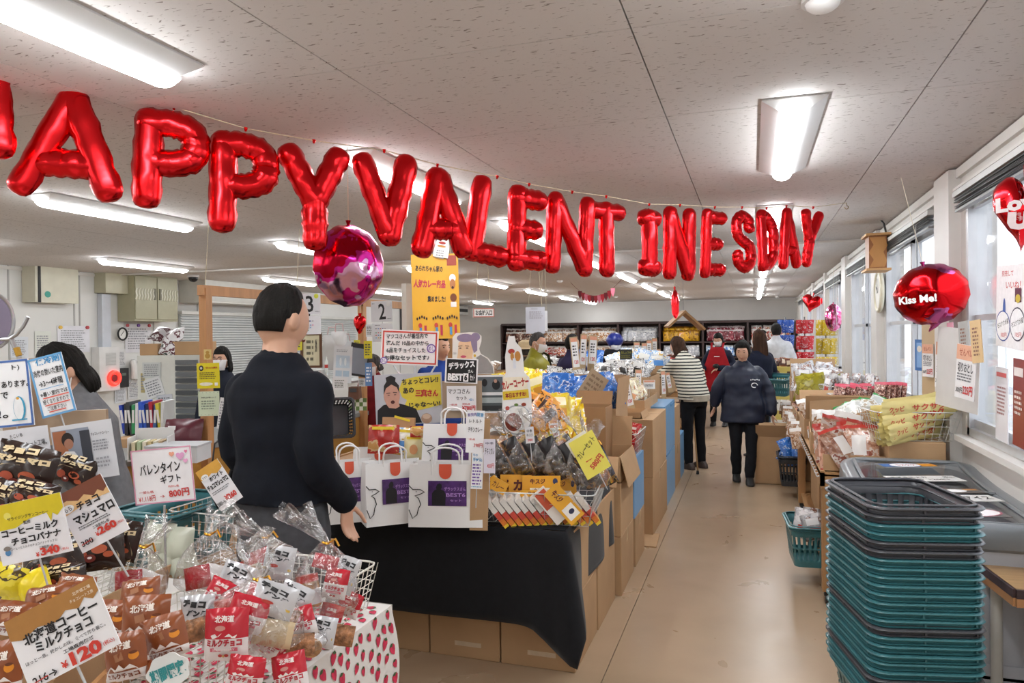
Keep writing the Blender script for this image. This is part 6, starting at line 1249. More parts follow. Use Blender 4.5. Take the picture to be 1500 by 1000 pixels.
# cards on the posts
card('notice', 'yellow camera notice on the left checkout post', 'sign', 305, 550, 33, 37, 4.85, [('@oval', .2, .2, .2, .22, '#2d2a2c'), ('@oval', .2, .2, .1, .11, '#d9d9d9'), ('防犯カメラ作動中', .66, .19, .5, .09, '#b32a20', 0, .03), ('@lines', .5, .5, .76, .3, '#6b6120', 0, 0, 4), ('@oval', .4, .83, .6, .14, '#f0ecd8'), ('@rect', .85, .84, .14, .12, '#f0efe9')], '#e2d321', roll=1)
card('notice', 'pale green notice with black specks under the yellow one on the left post', 'sign', 306, 591, 31, 36, 4.83, [('飛沫防止対策について', .5, .25, .7, .07, K), ('@lines', .5, .55, .7, .4, '#7c8a78', 0, 0, 4)]+[('@oval', .04+.09*q, .05+.9*(q % 2), .03, .02, K) for q in range(11)], '#cfdcc0', roll=1)
card('price_slip', 'narrow slanted white slip beside the pale green notice', 'sign', 324, 605, 8, 46, 4.8, [('@lines', .5, .5, .6, .8, '#8a8a8e', 0, 0, 9)], '#dddddd', roll=-8)
card('sticker', 'small yellow bear shaped sticker on the left checkout post', 'sticker', 304, 519, 11, 15, 4.84, [('@oval', .5, .3, .5, .3, '#b58d3a'), ('@oval', .5, .65, .7, .5, '#b58d3a')], '#d6c07c')
for px, py, w_, h_, n_, d_ in ((453, 445, 33, 31, '3', 4.9), (559, 456, 31, 30, '2', 6.3)):
    card('number_sign', 'white sign with a large black number, %s' % {'3': 'three, beside the head of the man in navy', '2': 'two, right of the big pink balloon'}[n_], 'sign', px, py, w_, h_, d_, [(n_, .52, .5, .32, .78, '#17171a', 3, .015), ('@lines', .12, .12, .14, .05, K, 40, 0, 1), ('@oval', .82, .14, .2, .22, '#c5cc3e' if n_ == '3' else '#d6d6d6'), ('@lines', .85, .86, .2, .05, K, 0, 0, 1)], '#cfd0d4', roll=1)
    dots = [('@rect', .2+.11*q, r_, .06, .05, c_) for r_, cs_ in ((.28, '#55565c #3b6fb5 #c4501f #2f4f9a #8a8c90'), (.5, '#3b8f5a #c43a2f #c9a52c #5f93cf #d4769a'), (.64, '#c43a2f #3b6fb5 #3b8f5a #77b0dd'), (.78, '#77b0dd #c9a52c #3b8f5a')) for q, c_ in enumerate(cs_.split())]
    card('payment_sheet', 'white sheet of coloured payment logos %s' % {'3': 'under the number three sign', '2': 'below the two, above the red framed notice'}[n_], 'sign', px+1, py+31, w_-1, 27, d_, [('@lines', .3, .1, .3, .05, K, 0, 0, 1)]+dots, '#d9dade', roll=1)
t = thing('certificate_frame', 'brown framed certificate hanging behind the number three sign', 'picture', at(456, 513, 6.6), face_rot(0)); s_ = S(6.6)
mb = MB()
for a, b, c, e in ((0, 24, 30, 3.5), (0, -24, 30, 3.5), (-14, 0, 3.5, 50), (14, 0, 3.5, 50)): mb.box((a*s_, 0, b*s_), (c*s_, .02, e*s_))
mb.build('frame', paint('#5d3a22'), t); mb = MB(); mb.box((0, .006, 0), (28*s_, .006, 48*s_)); mb.build('backing', paint('#d6cfb0'), t); inks(t, [('感謝状', .75, .35, .1, .4, K), ('@lines', .45, .5, .4, .7, '#6a6552', 90, 0, 4)], 28*s_, 48*s_)
card('hanging_notice', 'laminated notice with a pale blue diagram hanging at the checkout', 'sign', 502, 534, 27, 54, 5.7, [('@lines', .45, .12, .6, .08, '#8a9096', 0, 0, 2), ('@rect', .5, .42, .75, .34, '#b9cbd8'), ('@oval', .38, .42, .12, .22, '#dfe6ea'), ('@oval', .64, .42, .12, .22, '#dfe6ea'), ('@rect', .3, .74, .34, .16, '#a9bfd0'), ('@rect', .7, .74, .34, .16, '#a9bfd0'), ('@lines', .5, .9, .8, .05, '#6f8fae', 0, 0, 1)], '#d4d7da', roll=-3)
for px, py, w_, h_, c_, lb, dd in ((539, 512, 12, 26, '#dcd02c', 'yellow notice on the number two post', 6.0), (540, 548, 10, 34, '#5f86b8', 'blue and white slip on the number two post', 6.0), (541, 484, 10, 18, '#d5d8da', 'small white slip on the number two post', 6.0), (523, 505, 9, 14, '#d6cc3a', 'small yellow card behind the number two post', 6.6), (437, 500, 11, 26, '#d3c832', 'yellow notice behind the neck of the man in navy', 6.3), (498, 562, 22, 17, '#dadada', 'white price notice with red figures on the counter', 5.6), (530, 560, 10, 12, '#d9dcde', 'small white socket like card by the post', 6.2)):
    card('notice', lb, 'sign', px, py, w_, h_, dd, [('@lines', .5, .5, .7, .7, '#55564a' if c_[1] == 'd' else '#e6e9ee', 0, 0, 5)], c_)
for k, (px, py, w_, h_, c_, lb) in enumerate(((485, 516, 26, 52, '#d2d3d6', 'white carrier bag hanging behind the counter, left'), (497, 498, 24, 26, '#dcdddf', 'white bag with a crown drawing behind the counter'), (508, 520, 18, 40, '#c9cbd0', 'grey white bag hanging behind the counter, right'))):
    t = thing('hanging_bag', lb, 'bag', at(px, py, 6.8), face_rot(0, -3+3*k), 'white bags hanging behind the counter'); link('bag_body', pillow(w_*S(6.8), h_*S(6.8), .04, [paint(c_)], k), t)
    mb = MB(); mb.tube([(-.04, 0, h_*S(6.8)/2), (-.03, 0, h_*S(6.8)/2+.07), (.03, 0, h_*S(6.8)/2+.07), (.04, 0, h_*S(6.8)/2)], .005, 6); mb.build('handle', paint('#c9a9a9'), t)
t = thing('tablet_screen', 'grey screen with a black frame mounted beside the number two post', 'screen', at(526, 527, 6.2), face_rot(0, -10)); mb = MB(); mb.box((0, 0, 0), (.17, .02, .28)); mb.build('housing', paint('#1f2022', .35), t); mb = MB(); mb.box((.0, -.011, -.01), (.145, .004, .22)); mb.build('display', paint('#878b95', .2), t)
p = at(492, 590, 5.3); t = basket('black', 'black shopping basket lying on its side on the checkout counter', (p.x, p.y, .87+.18), 0, None, True, .3, .38, .22); t.rotation_euler = (R_(78), 0, YAW+R_(20)); t.location.z = .99; t.scale = (.72,)*3
# till equipment and small goods on the counter
for k, (px, py, w_, h_, dp, c_, lb, nm) in enumerate(((466, 548, 16, 14, .2, '#c9cac8', 'pale till machine on the counter behind the man', 'till'), (478, 535, 5, 26, .03, '#d7e0dc', 'clear bottle with a red label on the counter', 'bottle'), (452, 552, 10, 10, .1, '#9fa6ac', 'small grey card reader on the counter', 'card_reader'), (520, 575, 14, 18, .12, '#5c3a28', 'brown wooden box on the counter', 'box'), (524, 592, 26, 18, .1, '#4f6a3c', 'green checked cloth on the counter', 'cloth'))):
    t = thing(nm, lb, nm.replace('_', ' '), at(px, py, 6.0), face_rot(0)); w, h = w_*S(6.0), h_*S(6.0)
    mb = MB()
    if nm == 'bottle': mb.tube([(0, 0, -h/2), (0, 0, h*.2), (0, 0, h*.35), (0, 0, h*.5)], [w/2, w/2, w*.2, w*.2], 12); mb.build('body', paint(c_, .2), t); mb = MB(); mb.tube([(0, 0, -h*.15), (0, 0, h*.05)], [w*.52, w*.52], 12); mb.build('red_label', paint('#b5322c'), t)
    elif nm == 'cloth':
        for a in range(5):
            for b in range(3): mb.box(((a-2)*w/5, 0, (b-1)*h/3), (w/5, .01, h/3), mi=(a+b) % 2)
        mb.build('fabric', [paint('#5d7a3e'), paint('#d6d9cc')], t)
    else: mb.box((0, 0, 0), (w, dp, h), taper=1.1); o = mb.build('body', paint(c_, .4), t); inks(t, [('@rect', .5, .25, .7, .3, '#3b3d40')], w, h, y=-dp/2*1.12)
shelf = thing('till_shelf', 'raised grey shelf on the checkout counter carrying till goods', 'shelf', (CX-.35, 6.3, .87)); mb = MB(); mb.box((0, 0, .28), (.35, 2.2, .02)); mb.build('board', paint('#a9abaa'), shelf)
for y in (-1, 1): mb = MB(); mb.box((0, y, .14), (.33, .02, .27)); mb.build('leg', paint('#a9abaa'), shelf)
# far left: extra things on the left wall
for x0, y0, x1, y1, c_, lb in ((697, 476, 708, 489, '#c94a4a', 'small poster with red print at the far end of the left wall'), (640, 468, 652, 486, '#c9c9c6', 'white notice at the far end of the left wall'), (586, 450, 600, 500, '#2b2527', 'dark curtain strip on the far left wall')):
    wl(lb, 'poster', 'wall_poster', x0, y0, x1, y1, .01, paint(c_), [('@lines', .5, .5, .7, .7, '#77777a', 0, 0, 5)], group=None)
t, w, h = wl('black framed air outlet high at the far end of the left wall', 'air conditioner', 'air_conditioner', 625, 448, 668, 460, .4, paint('#d0d0cc')); mb = MB(); mb.box((0, -.41, 0), (w*.9, .02, h*.4)); mb.build('outlet_flap', paint('#2b2d30'), t)
dm = thing('dome_camera', 'dark dome camera at the end of a ceiling light near the left wall', 'camera', onz(283, 403, ZC)); mb = MB(); mb.tube([(0, 0, 0), (0, 0, -.03)], .08, 20); mb.build('base', paint('#d9d9d9'), dm); mb = MB(); mb.ell((0, 0, -.04), (.065, .065, .06), 18, 10); mb.build('dome', paint('#1c1d21', .15), dm)
# ------------------------------------------------------------------ people
skin = mat('skin', sr('#c99c82'), .5, nscale=12, namt=.06); skin.node_tree.nodes['Principled BSDF'].inputs['Subsurface Weight'].default_value = .05
def fabric(name, h, rough=.85, ns=14, amt=.12): return mat('fabric_'+name, sr(h), rough, nscale=ns, namt=amt, bump=.15, bscale=30, spec=.25)
def remesh(mb, voxel, smooth=4, wr=0, wscale=7, seed=0, squash=None):
    me = mb.mesh('tmp', [], auto=0); o = bpy.data.objects.new('tmp', me)
    m = o.modifiers.new('r', 'REMESH'); m.mode = 'VOXEL'; m.voxel_size = voxel
    if smooth: s = o.modifiers.new('s', 'SMOOTH'); s.iterations = smooth; s.factor = .5
    ev = eval_mesh(o); bpy.data.objects.remove(o); bpy.data.meshes.remove(me)
    if wr:
        n = len(ev.vertices); 
        for v in ev.vertices:
            c = v.co; k = wr*(noise.noise(Vector((c.x*wscale+seed, c.y*wscale, c.z*wscale*1.8)))+.5*noise.noise(Vector((c.x*wscale*2.3, c.y*wscale*2.3+seed, c.z*wscale*2.3)))); v.co = c+v.normal*k
    ev.polygons.foreach_set('use_smooth', [True]*len(ev.polygons)); return ev
def loft(mb, rings, n=20, pw=2.3):
    """rings: (centre, rx, ry, tilt about X) closed superellipse sections"""
    vs = []
    for c, rx, ry, tl in rings:
        M = Matrix.Rotation(tl, 3, 'X'); c = Vector(c)
        for k in range(n):
            a = 2*PI*k/n; ca, sa = math.cos(a), math.sin(a); e = 2/pw
            vs.append(c+M @ Vector((math.copysign(abs(ca)**e, ca)*rx, math.copysign(abs(sa)**e, sa)*ry, 0)))
    N_ = len(rings); fs = [(i*n+k, i*n+(k+1) % n, (i+1)*n+(k+1) % n, (i+1)*n+k) for i in range(N_-1) for k in range(n)]
    mb.add(vs, fs+[tuple(range(n))[::-1], tuple((N_-1)*n+k for k in range(n))], 0, True)
def limb(mb, pts, rs, sub=5, n=12):
    P_ = [Vector(p) for p in pts]; out = []; ra = []
    for i in range(len(P_)-1):
        for k in range(sub): out.append(P_[i].lerp(P_[i+1], k/sub)); ra.append(rs[i]+(rs[i+1]-rs[i])*k/sub)
    out.append(P_[-1]); ra.append(rs[-1])
    for _ in range(2): out = [out[0]]+[(out[i-1]+out[i]*2+out[i+1])/4 for i in range(1, len(out)-1)]+[out[-1]]
    mb.tube(out, ra, n); mb.ell(out[0], (ra[0],)*3, 10, 8); mb.ell(out[-1], (ra[-1],)*3, 10, 8)
def headfn(female=False, age=0):
    def f(q):
        k = 1.0; x, y, z = q
        if z < 0: k *= 1-(.20 if female else .15)*(-z)**1.6*(abs(x) > .01)*min(1, abs(x)*3)
        front = max(0, -y)
        k += .15*math.exp(-((x/.12)**2+((z+.12)/.13)**2))*(front > .3)          # nose
        k += .05*math.exp(-((x/.09)**2+((z-.06)/.2)**2))*(front > .3)           # bridge
        k -= .055*math.exp(-(((abs(x)-.33)/.14)**2+((z-.06)/.10)**2))*(front > .3)  # sockets
        k += .03*math.exp(-((x/.45)**2+((z-.24)/.08)**2))*(front > .3)          # brow
        k += .035*math.exp(-((x/.22)**2+((z+.45)/.09)**2))*(front > .3)         # lips
        k += .05*math.exp(-((x/.25)**2+((z+.78)/.16)**2))*(front > .1)          # chin
        k += .03*math.exp(-(((abs(x)-.5)/.2)**2+((z+.2)/.2)**2))*(front > .2)   # cheeks
        return k
    return f
def hand(mb, p, d, s, curl=.4, out=None, thin=1.0):
    """open relaxed hand at wrist p pointing along d; s = +1/-1 side the thumb leaves towards 'out'"""
    d = Vector(d).normalized(); out = Vector(out or (0, -1, 0)); out = (out-d*out.dot(d)).normalized(); nrm = d.cross(out).normalized()*s
    pal = []
    for t, w, th in ((0, .026, .018), (.03, .034, .016), (.07, .040, .014), (.092, .036, .012)):
        pal.append((p+d*t, w, th))
    vs = []; n = 12
    for c, w, th in pal:
        for k in range(n): a = 2*PI*k/n; vs.append(c+out*math.cos(a)*w+nrm*math.sin(a)*th)
    fs = [(i*n+k, i*n+(k+1) % n, (i+1)*n+(k+1) % n, (i+1)*n+k) for i in range(3) for k in range(n)]+[tuple(range(n))[::-1], tuple(3*n+k for k in range(n))]
    mb.add(vs, fs, 0, True)
    for k, (o_, L_) in enumerate(((.029, .068), (.0105, .078), (-.0095, .072), (-.028, .056))):
        a = p+d*.082+out*o_; pts = [a]; dd = d+out*o_*1.4; dd.normalize()
        for j in range(3):
            an = curl*(.5+.55*j)*(1+.1*k); v = dd*math.cos(an)+nrm*math.sin(an); pts.append(pts[-1]+v*L_*(.45, .32, .26)[j])
        r = .0082*thin; mb.tube(pts, [r*1.08, r, r*.95, r*.8], 8); mb.ell(pts[-1], (r*.8,)*3, 8, 6)
    a = p+d*.028+out*.026; pts = [a, a+(d*.5+out*.75+nrm*.25)*.032, a+(d*.85+out*.85+nrm*.45)*.046, a+(d*1.25+out*.85+nrm*.6)*.056]; mb.tube(pts, [.0125, .0105, .0095, .0075], 8); mb.ell(pts[-1], (.0075,)*3, 8, 6)
def hair(style, hc, hr, m, parent, head_rot, seed=0, length=.12, hopen=.62):
    """scalp shell around the head; hc head centre, hr radii"""
    mb = MB(); L_ = {'mop': 0, 'short': 0, 'bob': .10, 'long': .34, 'crop': 0, 'tied': .02}[style] if length is None else length
    def f(u, v):
        ph = 2*PI*u; fr = .5-.5*math.cos(ph)            # ph=0 at the back, PI at the face
        lo_, hi_ = ((.58, .84) if style not in ('short', 'crop') else (.45, .92)); fl = min(1, max(0, (fr-lo_)/(hi_-lo_))); fl = fl*fl*(3-2*fl)
        th_end = {'mop': 2.1, 'short': 2.15, 'crop': 1.98, 'bob': 1.75, 'long': 1.75, 'tied': 2.0}[style]*(1-fl)+fl*({'mop': 1.08, 'short': 1.02, 'crop': .9, 'bob': 1.12, 'long': 1.0, 'tied': .9}[style])
        side = math.sin(ph)**2; 
        if style in ('short', 'crop'): th_end -= .45*side*(fr > .3)*(1 if fr < .8 else .6)
        drop = L_ > 0 and style in ('bob', 'long') and fr < hopen
        vv = v/.6 if drop else v
        th = th_end*min(1, vv); x, y, z = math.sin(th)*math.sin(ph), math.sin(th)*math.cos(ph), math.cos(th)
        th_k = 1.09+{'crop': 0, 'mop': .2}.get(style, .05)+.015*math.sin(ph*23+seed)+.02*noise.noise(Vector((x*14+seed, y*14, z*14)))+.05*noise.noise(Vector((x*4+seed, y*4, z*4)))
        if not drop: th_k = 1.015+(th_k-1.015)*(1-vv**5)
        p = Vector((x*hr[0]*th_k, y*hr[1]*th_k, z*hr[2]*(th_k+.01)))
        if drop and v > .6:
            q = (v-.6)/.4; w = 1+.16*math.sin(q*2.6)-(.16*q if style == 'bob' else .06*q); p = Vector((p.x*w, p.y*w+(.01*q), p.z-L_*q*(1-.2*max(0, fr-.3))))
            p += Vector((.004*math.sin(ph*31+q*3), .004*math.cos(ph*29), 0))
        return hc+head_rot @ p
    mb.grid(f, 64, 22, closeu=True); mb.m = [0]*len(mb.f)
    o = mb.build('hair', m, parent, auto=0); o.modifiers.new('s', 'SOLIDIFY').thickness = .004 if not L_ else .01; o.modifiers[0].offset = -1
    return o
hairblack = mat('hair_black', sr('#15120f'), .62, spec=.2, nscale=3, namt=.5, bump=.6, bscale=30, stretch=(18, 18, .8))
hairbrown = mat('hair_brown', sr('#3d2618'), .62, spec=.2, nscale=3, namt=.5, bump=.6, bscale=30, stretch=(18, 18, .8))
hairgrey = mat('hair_greying', sr('#4a4644'), .6, spec=.2, nscale=4, namt=.5, bump=.6, bscale=30, stretch=(14, 14, .8))
maskm = mat('mask_white', sr('#e9e8e8'), .7, nscale=20, namt=.03, bump=.2, bscale=25)
glassesm = paint('#4b2f24', .3)
def person(label, loc, face, h=1.65, sw=1.0, hopen=.62, girth=1.0, top='#222222', bottom='#222222', lean=0, arms=None, legs=None, hairs=('short', None, None), head=(0, 0), mask=None, voxel=.02, female=False, topmat=None, botmat=None,
           hem=.0, loose=.018, shoes='#2a2a2c', extras=None, hands=True, sleeves=1.0, collar=.03, wr=.006, group=None, eyes=True, smile=False):
    k = h/1.7; T = thing('person', label, 'person', (loc[0], loc[1], loc[2] if len(loc) > 2 else 0), R_(face), group)
    V = lambda *p: Vector(p)*k
    Bm = Matrix.Rotation(R_(lean), 3, 'X')   # lean forward about the pelvis (towards -Y)
    piv = V(0, 0, .93)
    def B(p): return piv+Bm @ (Vector(p)*k-piv)
    g = girth; tl = R_(lean)
    ar = arms or {}
    def arm(s):
        sh = B((s*.168*sw, .01, 1.335)); key = 'L' if s > 0 else 'R'
        if key in ar: el, wr_ = ar[key]; el, wr_ = (Vector(el)*k, Vector(wr_)*k)
        else: el = B((s*.245, .03, 1.10)); wr_ = B((s*.255, -.02, .855))
        return sh, el, wr_
    A = {s: arm(s) for s in (-1, 1)}
    lg = legs or {}
    def leg(s):
        key = 'L' if s > 0 else 'R'; hp = V(s*.09, 0, .9)
        kn, an = lg.get(key, ((s*.1, -.02, .5), (s*.105, .01, .085))); return hp, V(*kn), V(*an)
    G = {s: leg(s) for s in (-1, 1)}
    tw = (.165 if female else .185)*g; 
    def torso(mb, e, low=.86, hi=1.43, hemflare=0):
        r = [((0, 0, low), .165*g+e+hemflare, .115*g+e+hemflare*.7), ((0, 0, .95), .165*g+e+hemflare*.5, .115*g+e+hemflare*.3), ((0, -.005, 1.08), .148*g+e*1.2, .108*g+e*1.2), ((0, -.005, 1.2), .163*g+e, .118*g+e), ((0, 0, 1.31), .178*max(1, g*.94)+e, .115*g+e), ((0, .005, 1.365), .143+e, .088+e), ((0, .012, 1.40), .10+e*.6, .074+e*.6), ((0, .012, hi), .085+e*.6, .065+e*.5), ((0, .012, hi+.03), .06+e*.5, .06+e*.5)]
        rr_ = []
        for c, a, b in r: rr_.append((B(c) if c[2] > .93 else Vector(c)*k, a*k, b*k, tl if c[2] > 1 else 0))
        loft(mb, rr_)
    body = MB(); torso(body, -.012)
    hd = Matrix.Rotation(R_(head[0]), 3, 'Z') @ Matrix.Rotation(R_(head[1]), 3, 'X')
    nb = B((0, .012, 1.42)); hc = nb+(Bm @ Vector((0, -.012, .155*1.02)))*k; hr = (.078*k, .097*k, .118*k)
    hc = nb+Vector((0, -.02*k, 0))+Matrix.Rotation(R_(head[1])*.5, 3, 'X') @ ((Bm @ Vector((0, 0, .15)))*k)
    limb(body, [nb-Vector((0, 0, .03)), nb.lerp(hc, .45), hc-Vector((0, 0, .03))], [.062*k, .055*k*(.9 if female else 1.08), .06*k], 3)
    body.ell(hc, hr, 34, 26, fn=headfn(female), M=hd)
    for s in (-1, 1):
        body.ell(hc+hd @ Vector((s*.079*k, .012*k, -.005*k)), (.011*k, .02*k, .032*k), 10, 8, M=hd)
        sh, el, wr_ = A[s]; limb(body, [sh, el, wr_], [.05*k, .042*k, .027*k])
        if hands:
            dd = (wr_-el).normalized(); dd = (dd+Vector((0, 0, -.3))).normalized() if 'hd' not in ar else Vector(ar['hd'][0 if s < 0 else 1]); hand(body, wr_, dd, -s, ar.get('curl', .45), ar.get('out', (0, -1, 0)))
        hp, kn, an = G[s]; limb(body, [hp, kn, an], [.085*g*k, .055*k, .036*k])
        fw = Vector((0, -1, 0)); loft(body, [(an+Vector((0, .02, 0)), .03*k, .035*k, 0), (an+Vector((0, -.02*k, -.045*k)), .036*k, .1*k, 0), (an+Vector((0, -.04*k, -.07*k)), .036*k, .12*k, 0)])
    link('body', remesh(body, voxel*.62 if voxel < .012 else voxel*.72, 1), T).data.materials.append(skin)
    tm = topmat or fabric('top_'+top, top); bm_ = botmat or fabric('bottom_'+bottom, bottom)
    c = MB(); low = .86-hem; torso(c, loose, low, 1.425, .02+.03*(hem > .1))
    for s in (-1, 1):
        sh, el, wr_ = A[s]; q = [sh, el, el.lerp(wr_, .93)] if sleeves >= 1 else [sh, sh.lerp(el, .75)]
        limb(c, q, [.042*k+loose*.85, .045*k+loose*.8, .036*k+loose*.7][:len(q)])
    if collar: limb(c, [nb-Vector((0, 0, .05)), nb+Vector((0, -.003, collar))], [.08*k, .069*k], 3)
    link('top', remesh(c, voxel, 3, wr, 7, len(label)), T).data.materials.append(tm)
    c = MB()
    loft(c, [(Vector((0, 0, .78))*k, .16*g*k+.01, .11*g*k+.01, 0), (Vector((0, 0, .9))*k, .165*g*k+.012, .118*g*k+.012, 0), (Vector((0, 0, 1.0))*k, .155*g*k+.008, .11*g*k+.008, 0)])
    for s in (-1, 1): hp, kn, an = G[s]; limb(c, [hp, kn, kn.lerp(an, .97)], [.098*g*k, .072*k, .06*k])
    link('trousers', remesh(c, voxel, 3, wr, 6, 3), T).data.materials.append(bm_)
    for s in (-1, 1):
        an = G[s][2]; c = MB(); loft(c, [(an+Vector((0, .005, .0)), .042*k, .05*k, 0), (an+Vector((0, -.02*k, -.04*k)), .046*k, .115*k, 0), (an+Vector((0, -.045*k, -.062*k)), .05*k, .145*k, 0), (an+Vector((0, -.045*k, -.082*k)), .05*k, .147*k, 0)], 18, 2.6); c.build('shoe', paint(shoes, .5), T)
    st, hm, hl = hairs
    if st: hair(st, hc+Vector((0, .004, .004)), hr, hm or hairblack, T, hd, len(label), hl, hopen)
    fp = lambda x, y, z: hc+hd @ Vector((x*hr[0], y*hr[1], z*hr[2]))
    if eyes:
        for s in (-1, 1):
            c = MB(); c.ell(fp(s*.37, -.86, .07), (.0125*k, .006*k, .006*k), 10, 6, M=hd); e_ = c.build('eye', ink('#1d1512'), T)
            c = MB(); c.tube([fp(s*.2, -.98, .25), fp(s*.4, -.93, .28), fp(s*.58, -.8, .23)], .003*k, 5); c.build('eyebrow', hm or hairblack, T)
        if not mask: c = MB(); c.tube([fp(-.22, -.93, -.5+(.05 if smile else 0)), fp(0, -1.03, -.53), fp(.22, -.93, -.5+(.05 if smile else 0))], [.002, .0045*k, .002], 6); c.build('mouth', paint('#9c5a50'), T)
    if mask:
        c = MB()
        def mf(u, v):
            a = (u-.5)*2.3; z = .02-.92*v; rr_ = math.sqrt(max(.05, 1-(z*.8)**2))*1.1; pu = .12*math.cos(a)*(1-(2*v-1)**2)+.12*math.exp(-(a/.25)**2)*(1-v)
            return fp(math.sin(a)*rr_*(1-.12*v), -math.cos(a)*rr_-pu, z)
        c.grid(mf, 14, 8); o = c.build('face_mask', maskm, T, auto=0)
        c = MB()
        for s in (-1, 1): c.tube([fp(s*.92, -.35, -.1), fp(s*1.06, 0, .12), fp(s*1.08, .22, 0), fp(s*.95, -.2, -.65)], .0022, 5)
        c.build('mask_loop', maskm, o, kind='stuff')
    T['k'] = k
    return T, dict(hc=hc, hr=hr, hd=hd, nb=nb, B=B, A=A, k=k, fp=fp)
def strap(T, pts, w, m, name='strap'):
    mb = MB(); mb.tube(pts, w, 8, flat=.25); mb.build(name, m, T)
def foot(px, d): p = at(px, 500, d); return (p.x, p.y)
YD = 18.42
navy = fabric('navy_sweater', '#0c101a', ns=20, amt=.15)
# the man in navy, back to the camera
T, I = person('man in a dark navy sweater and grey trousers standing with his back turned', foot(410, 2.66), 180+YD-20, 1.80, girth=.92, sw=.88, bottom='#4a4a4e', topmat=navy, botmat=fabric('grey_trousers', '#46474b', ns=30), hairs=('crop', hairblack, 0), head=(-14, 6), voxel=.0105,
   arms={'R': ((-.195, .09, 1.10), (-.195, -.10, .935)), 'L': ((.215, .0, 1.10), (.15, -.18, .98)), 'curl': .45, 'hd': ((-.02, .0, -1), (-.5, -.7, -.3)), 'out': (0, -1, 0)}, hem=-.09, loose=.024, wr=.008, group=None, shoes='#1d1d1f', collar=.012)
strap(T, [Vector((.16, -.12, 1.35)), Vector((.29, .02, 1.2)), Vector((.31, .03, 1.02)), Vector((.30, .0, .96)), Vector((.28, -.03, 1.02)), Vector((.25, -.13, 1.25))], .014, paint('#1b1b1d', .35), 'bag_strap')
# cashier in the grey sweater at the left
T, I = person('woman in a grey sweater and pale mask with a dark bob, at the left', foot(142, 3.25), YD-50, 1.60, girth=1.0, topmat=fabric('grey_sweater', '#6f7073', ns=40, amt=.1), bottom='#26262a', hairs=('bob', hairblack, .11), head=(8, 22), lean=10, mask='#d8c8c0', voxel=.011, hopen=.36, female=True,
   arms={'R': ((-.27, -.05, 1.12), (-.12, -.36, 1.0)), 'L': ((.30, -.08, 1.10), (.13, -.34, 1.0))}, wr=.007, loose=.03)
strap(T, [I['B']((-.09, .12, 1.34)), I['B']((-.1, .06, 1.43)), I['B']((-.1, -.08, 1.38)), I['B']((-.06, -.16, 1.2))], .022, paint('#17171a', .6), 'apron_strap')
# cashier with glasses
T, I = person('cashier with glasses, a white mask and a dark top behind the yellow notice', foot(325, 6.6), YD-8, 1.52, girth=.95, top='#1b1f2b', hairs=('bob', hairblack, .1), mask='w', female=True, eyes=True)
mb = MB()
for s in (-1, 1): c = I['fp'](s*.38, -1.02, .06); mb.tube([c+Vector((math.cos(a)*.022, 0, math.sin(a)*.017)) for a in [2*PI*q/14 for q in range(14)]], .0017, 5, closed=True)
mb.tube([I['fp'](-.12, -1.05, .08), I['fp'](.12, -1.05, .08)], .0015, 5); mb.build('glasses', glassesm, T, kind='stuff')
person('man in a bright blue sweater looking right, behind the cut out lady', foot(644, 6.4), YD+35, 1.62, girth=1.05, topmat=fabric('blue_sweater', '#24408a'), bottom='#2a2a30', hairs=('short', hairblack, 0), head=(12, 4))
person('seated cashier in red with a white mask behind the number two post', foot(548, 7.2), YD-15, 1.42, girth=.95, topmat=fabric('red_knit', '#7d2025'), bottom='#26262c', hairs=('bob', hairgrey, .04), mask='w', female=True, head=(-20, 10))
T, I = person('man in a yellow green jacket with a backpack and white mask, facing right', foot(785, 8.3), YD+68, 1.63, girth=1.1, topmat=fabric('lime_jacket', '#8d8626', .5), bottom='#33332f', hairs=('crop', hairgrey, 0), mask='w', head=(0, 12), collar=.06, loose=.035)
strap(T, [Vector((.12, .14, 1.2)), Vector((.14, .05, 1.44)), Vector((.14, -.1, 1.36)), Vector((.13, -.15, 1.15)), Vector((.14, -.02, 1.0))], .02, paint('#1b1b1b'), 'backpack_strap')
bp_ = MB(); bp_.ell((0, .24, 1.2), (.15, .1, .22), 20, 14); bp_.build('backpack', fabric('pack_black', '#1d1d20'), T)
T, I = person('person in a beige hat half hidden behind the man in the yellow green jacket', foot(770, 9.6), YD+150, 1.5, girth=1.0, top='#4a3d36', bottom='#2b2b2b', hairs=('short', hairgrey, 0), eyes=False)
mb = MB(); c = I['hc']; mb.tube([c+Vector((0, 0, .03)), c+Vector((0, 0, .035)), c+Vector((0, 0, .05)), c+Vector((0, 0, .12)), c+Vector((0, 0, .15))], [.17, .15, .112, .10, .05], 24); mb.build('hat', fabric('beige_hat', '#c9b28e'), T)
T, I = person('person with black hair and a purple and white jacket among the price boards', foot(838, 8.9), YD+130, 1.6, girth=1.0, top='#2c2647', bottom='#1d1d22', hairs=('short', hairblack, 0), collar=.07, loose=.03, eyes=False)
mb = MB(); mb.box((-.2, -.03, 1.2), (.05, .1, .25)); mb.build('white_panel', fabric('white_panel', '#c9c9d0'), T)
T, I = person('shopper in a blue cycling helmet, white mask and purple sleeves behind the cartons', foot(900, 9.6), YD+10, 1.60, girth=1.05, topmat=fabric('purple_sweater', '#4b1c3c'), bottom='#1d1d22', hairs=('short', hairblack, 0), mask='w', head=(0, 16), arms={'R': ((-.33, -.06, 1.12), (-.2, -.3, 1.0)), 'L': ((.3, -.05, 1.12), (.14, -.3, 1.05))})
mb = MB(); mb.ell(I['hc']+Vector((0, .01, .035)), (.115, .14, .105), 24, 12, fn=lambda q: (1.0 if q.z > -.1 else .93)*(1+.04*math.sin(q.y*20)*(abs(q.x) < .6))); mb.build('helmet', paint('#1f2f80', .3), T)
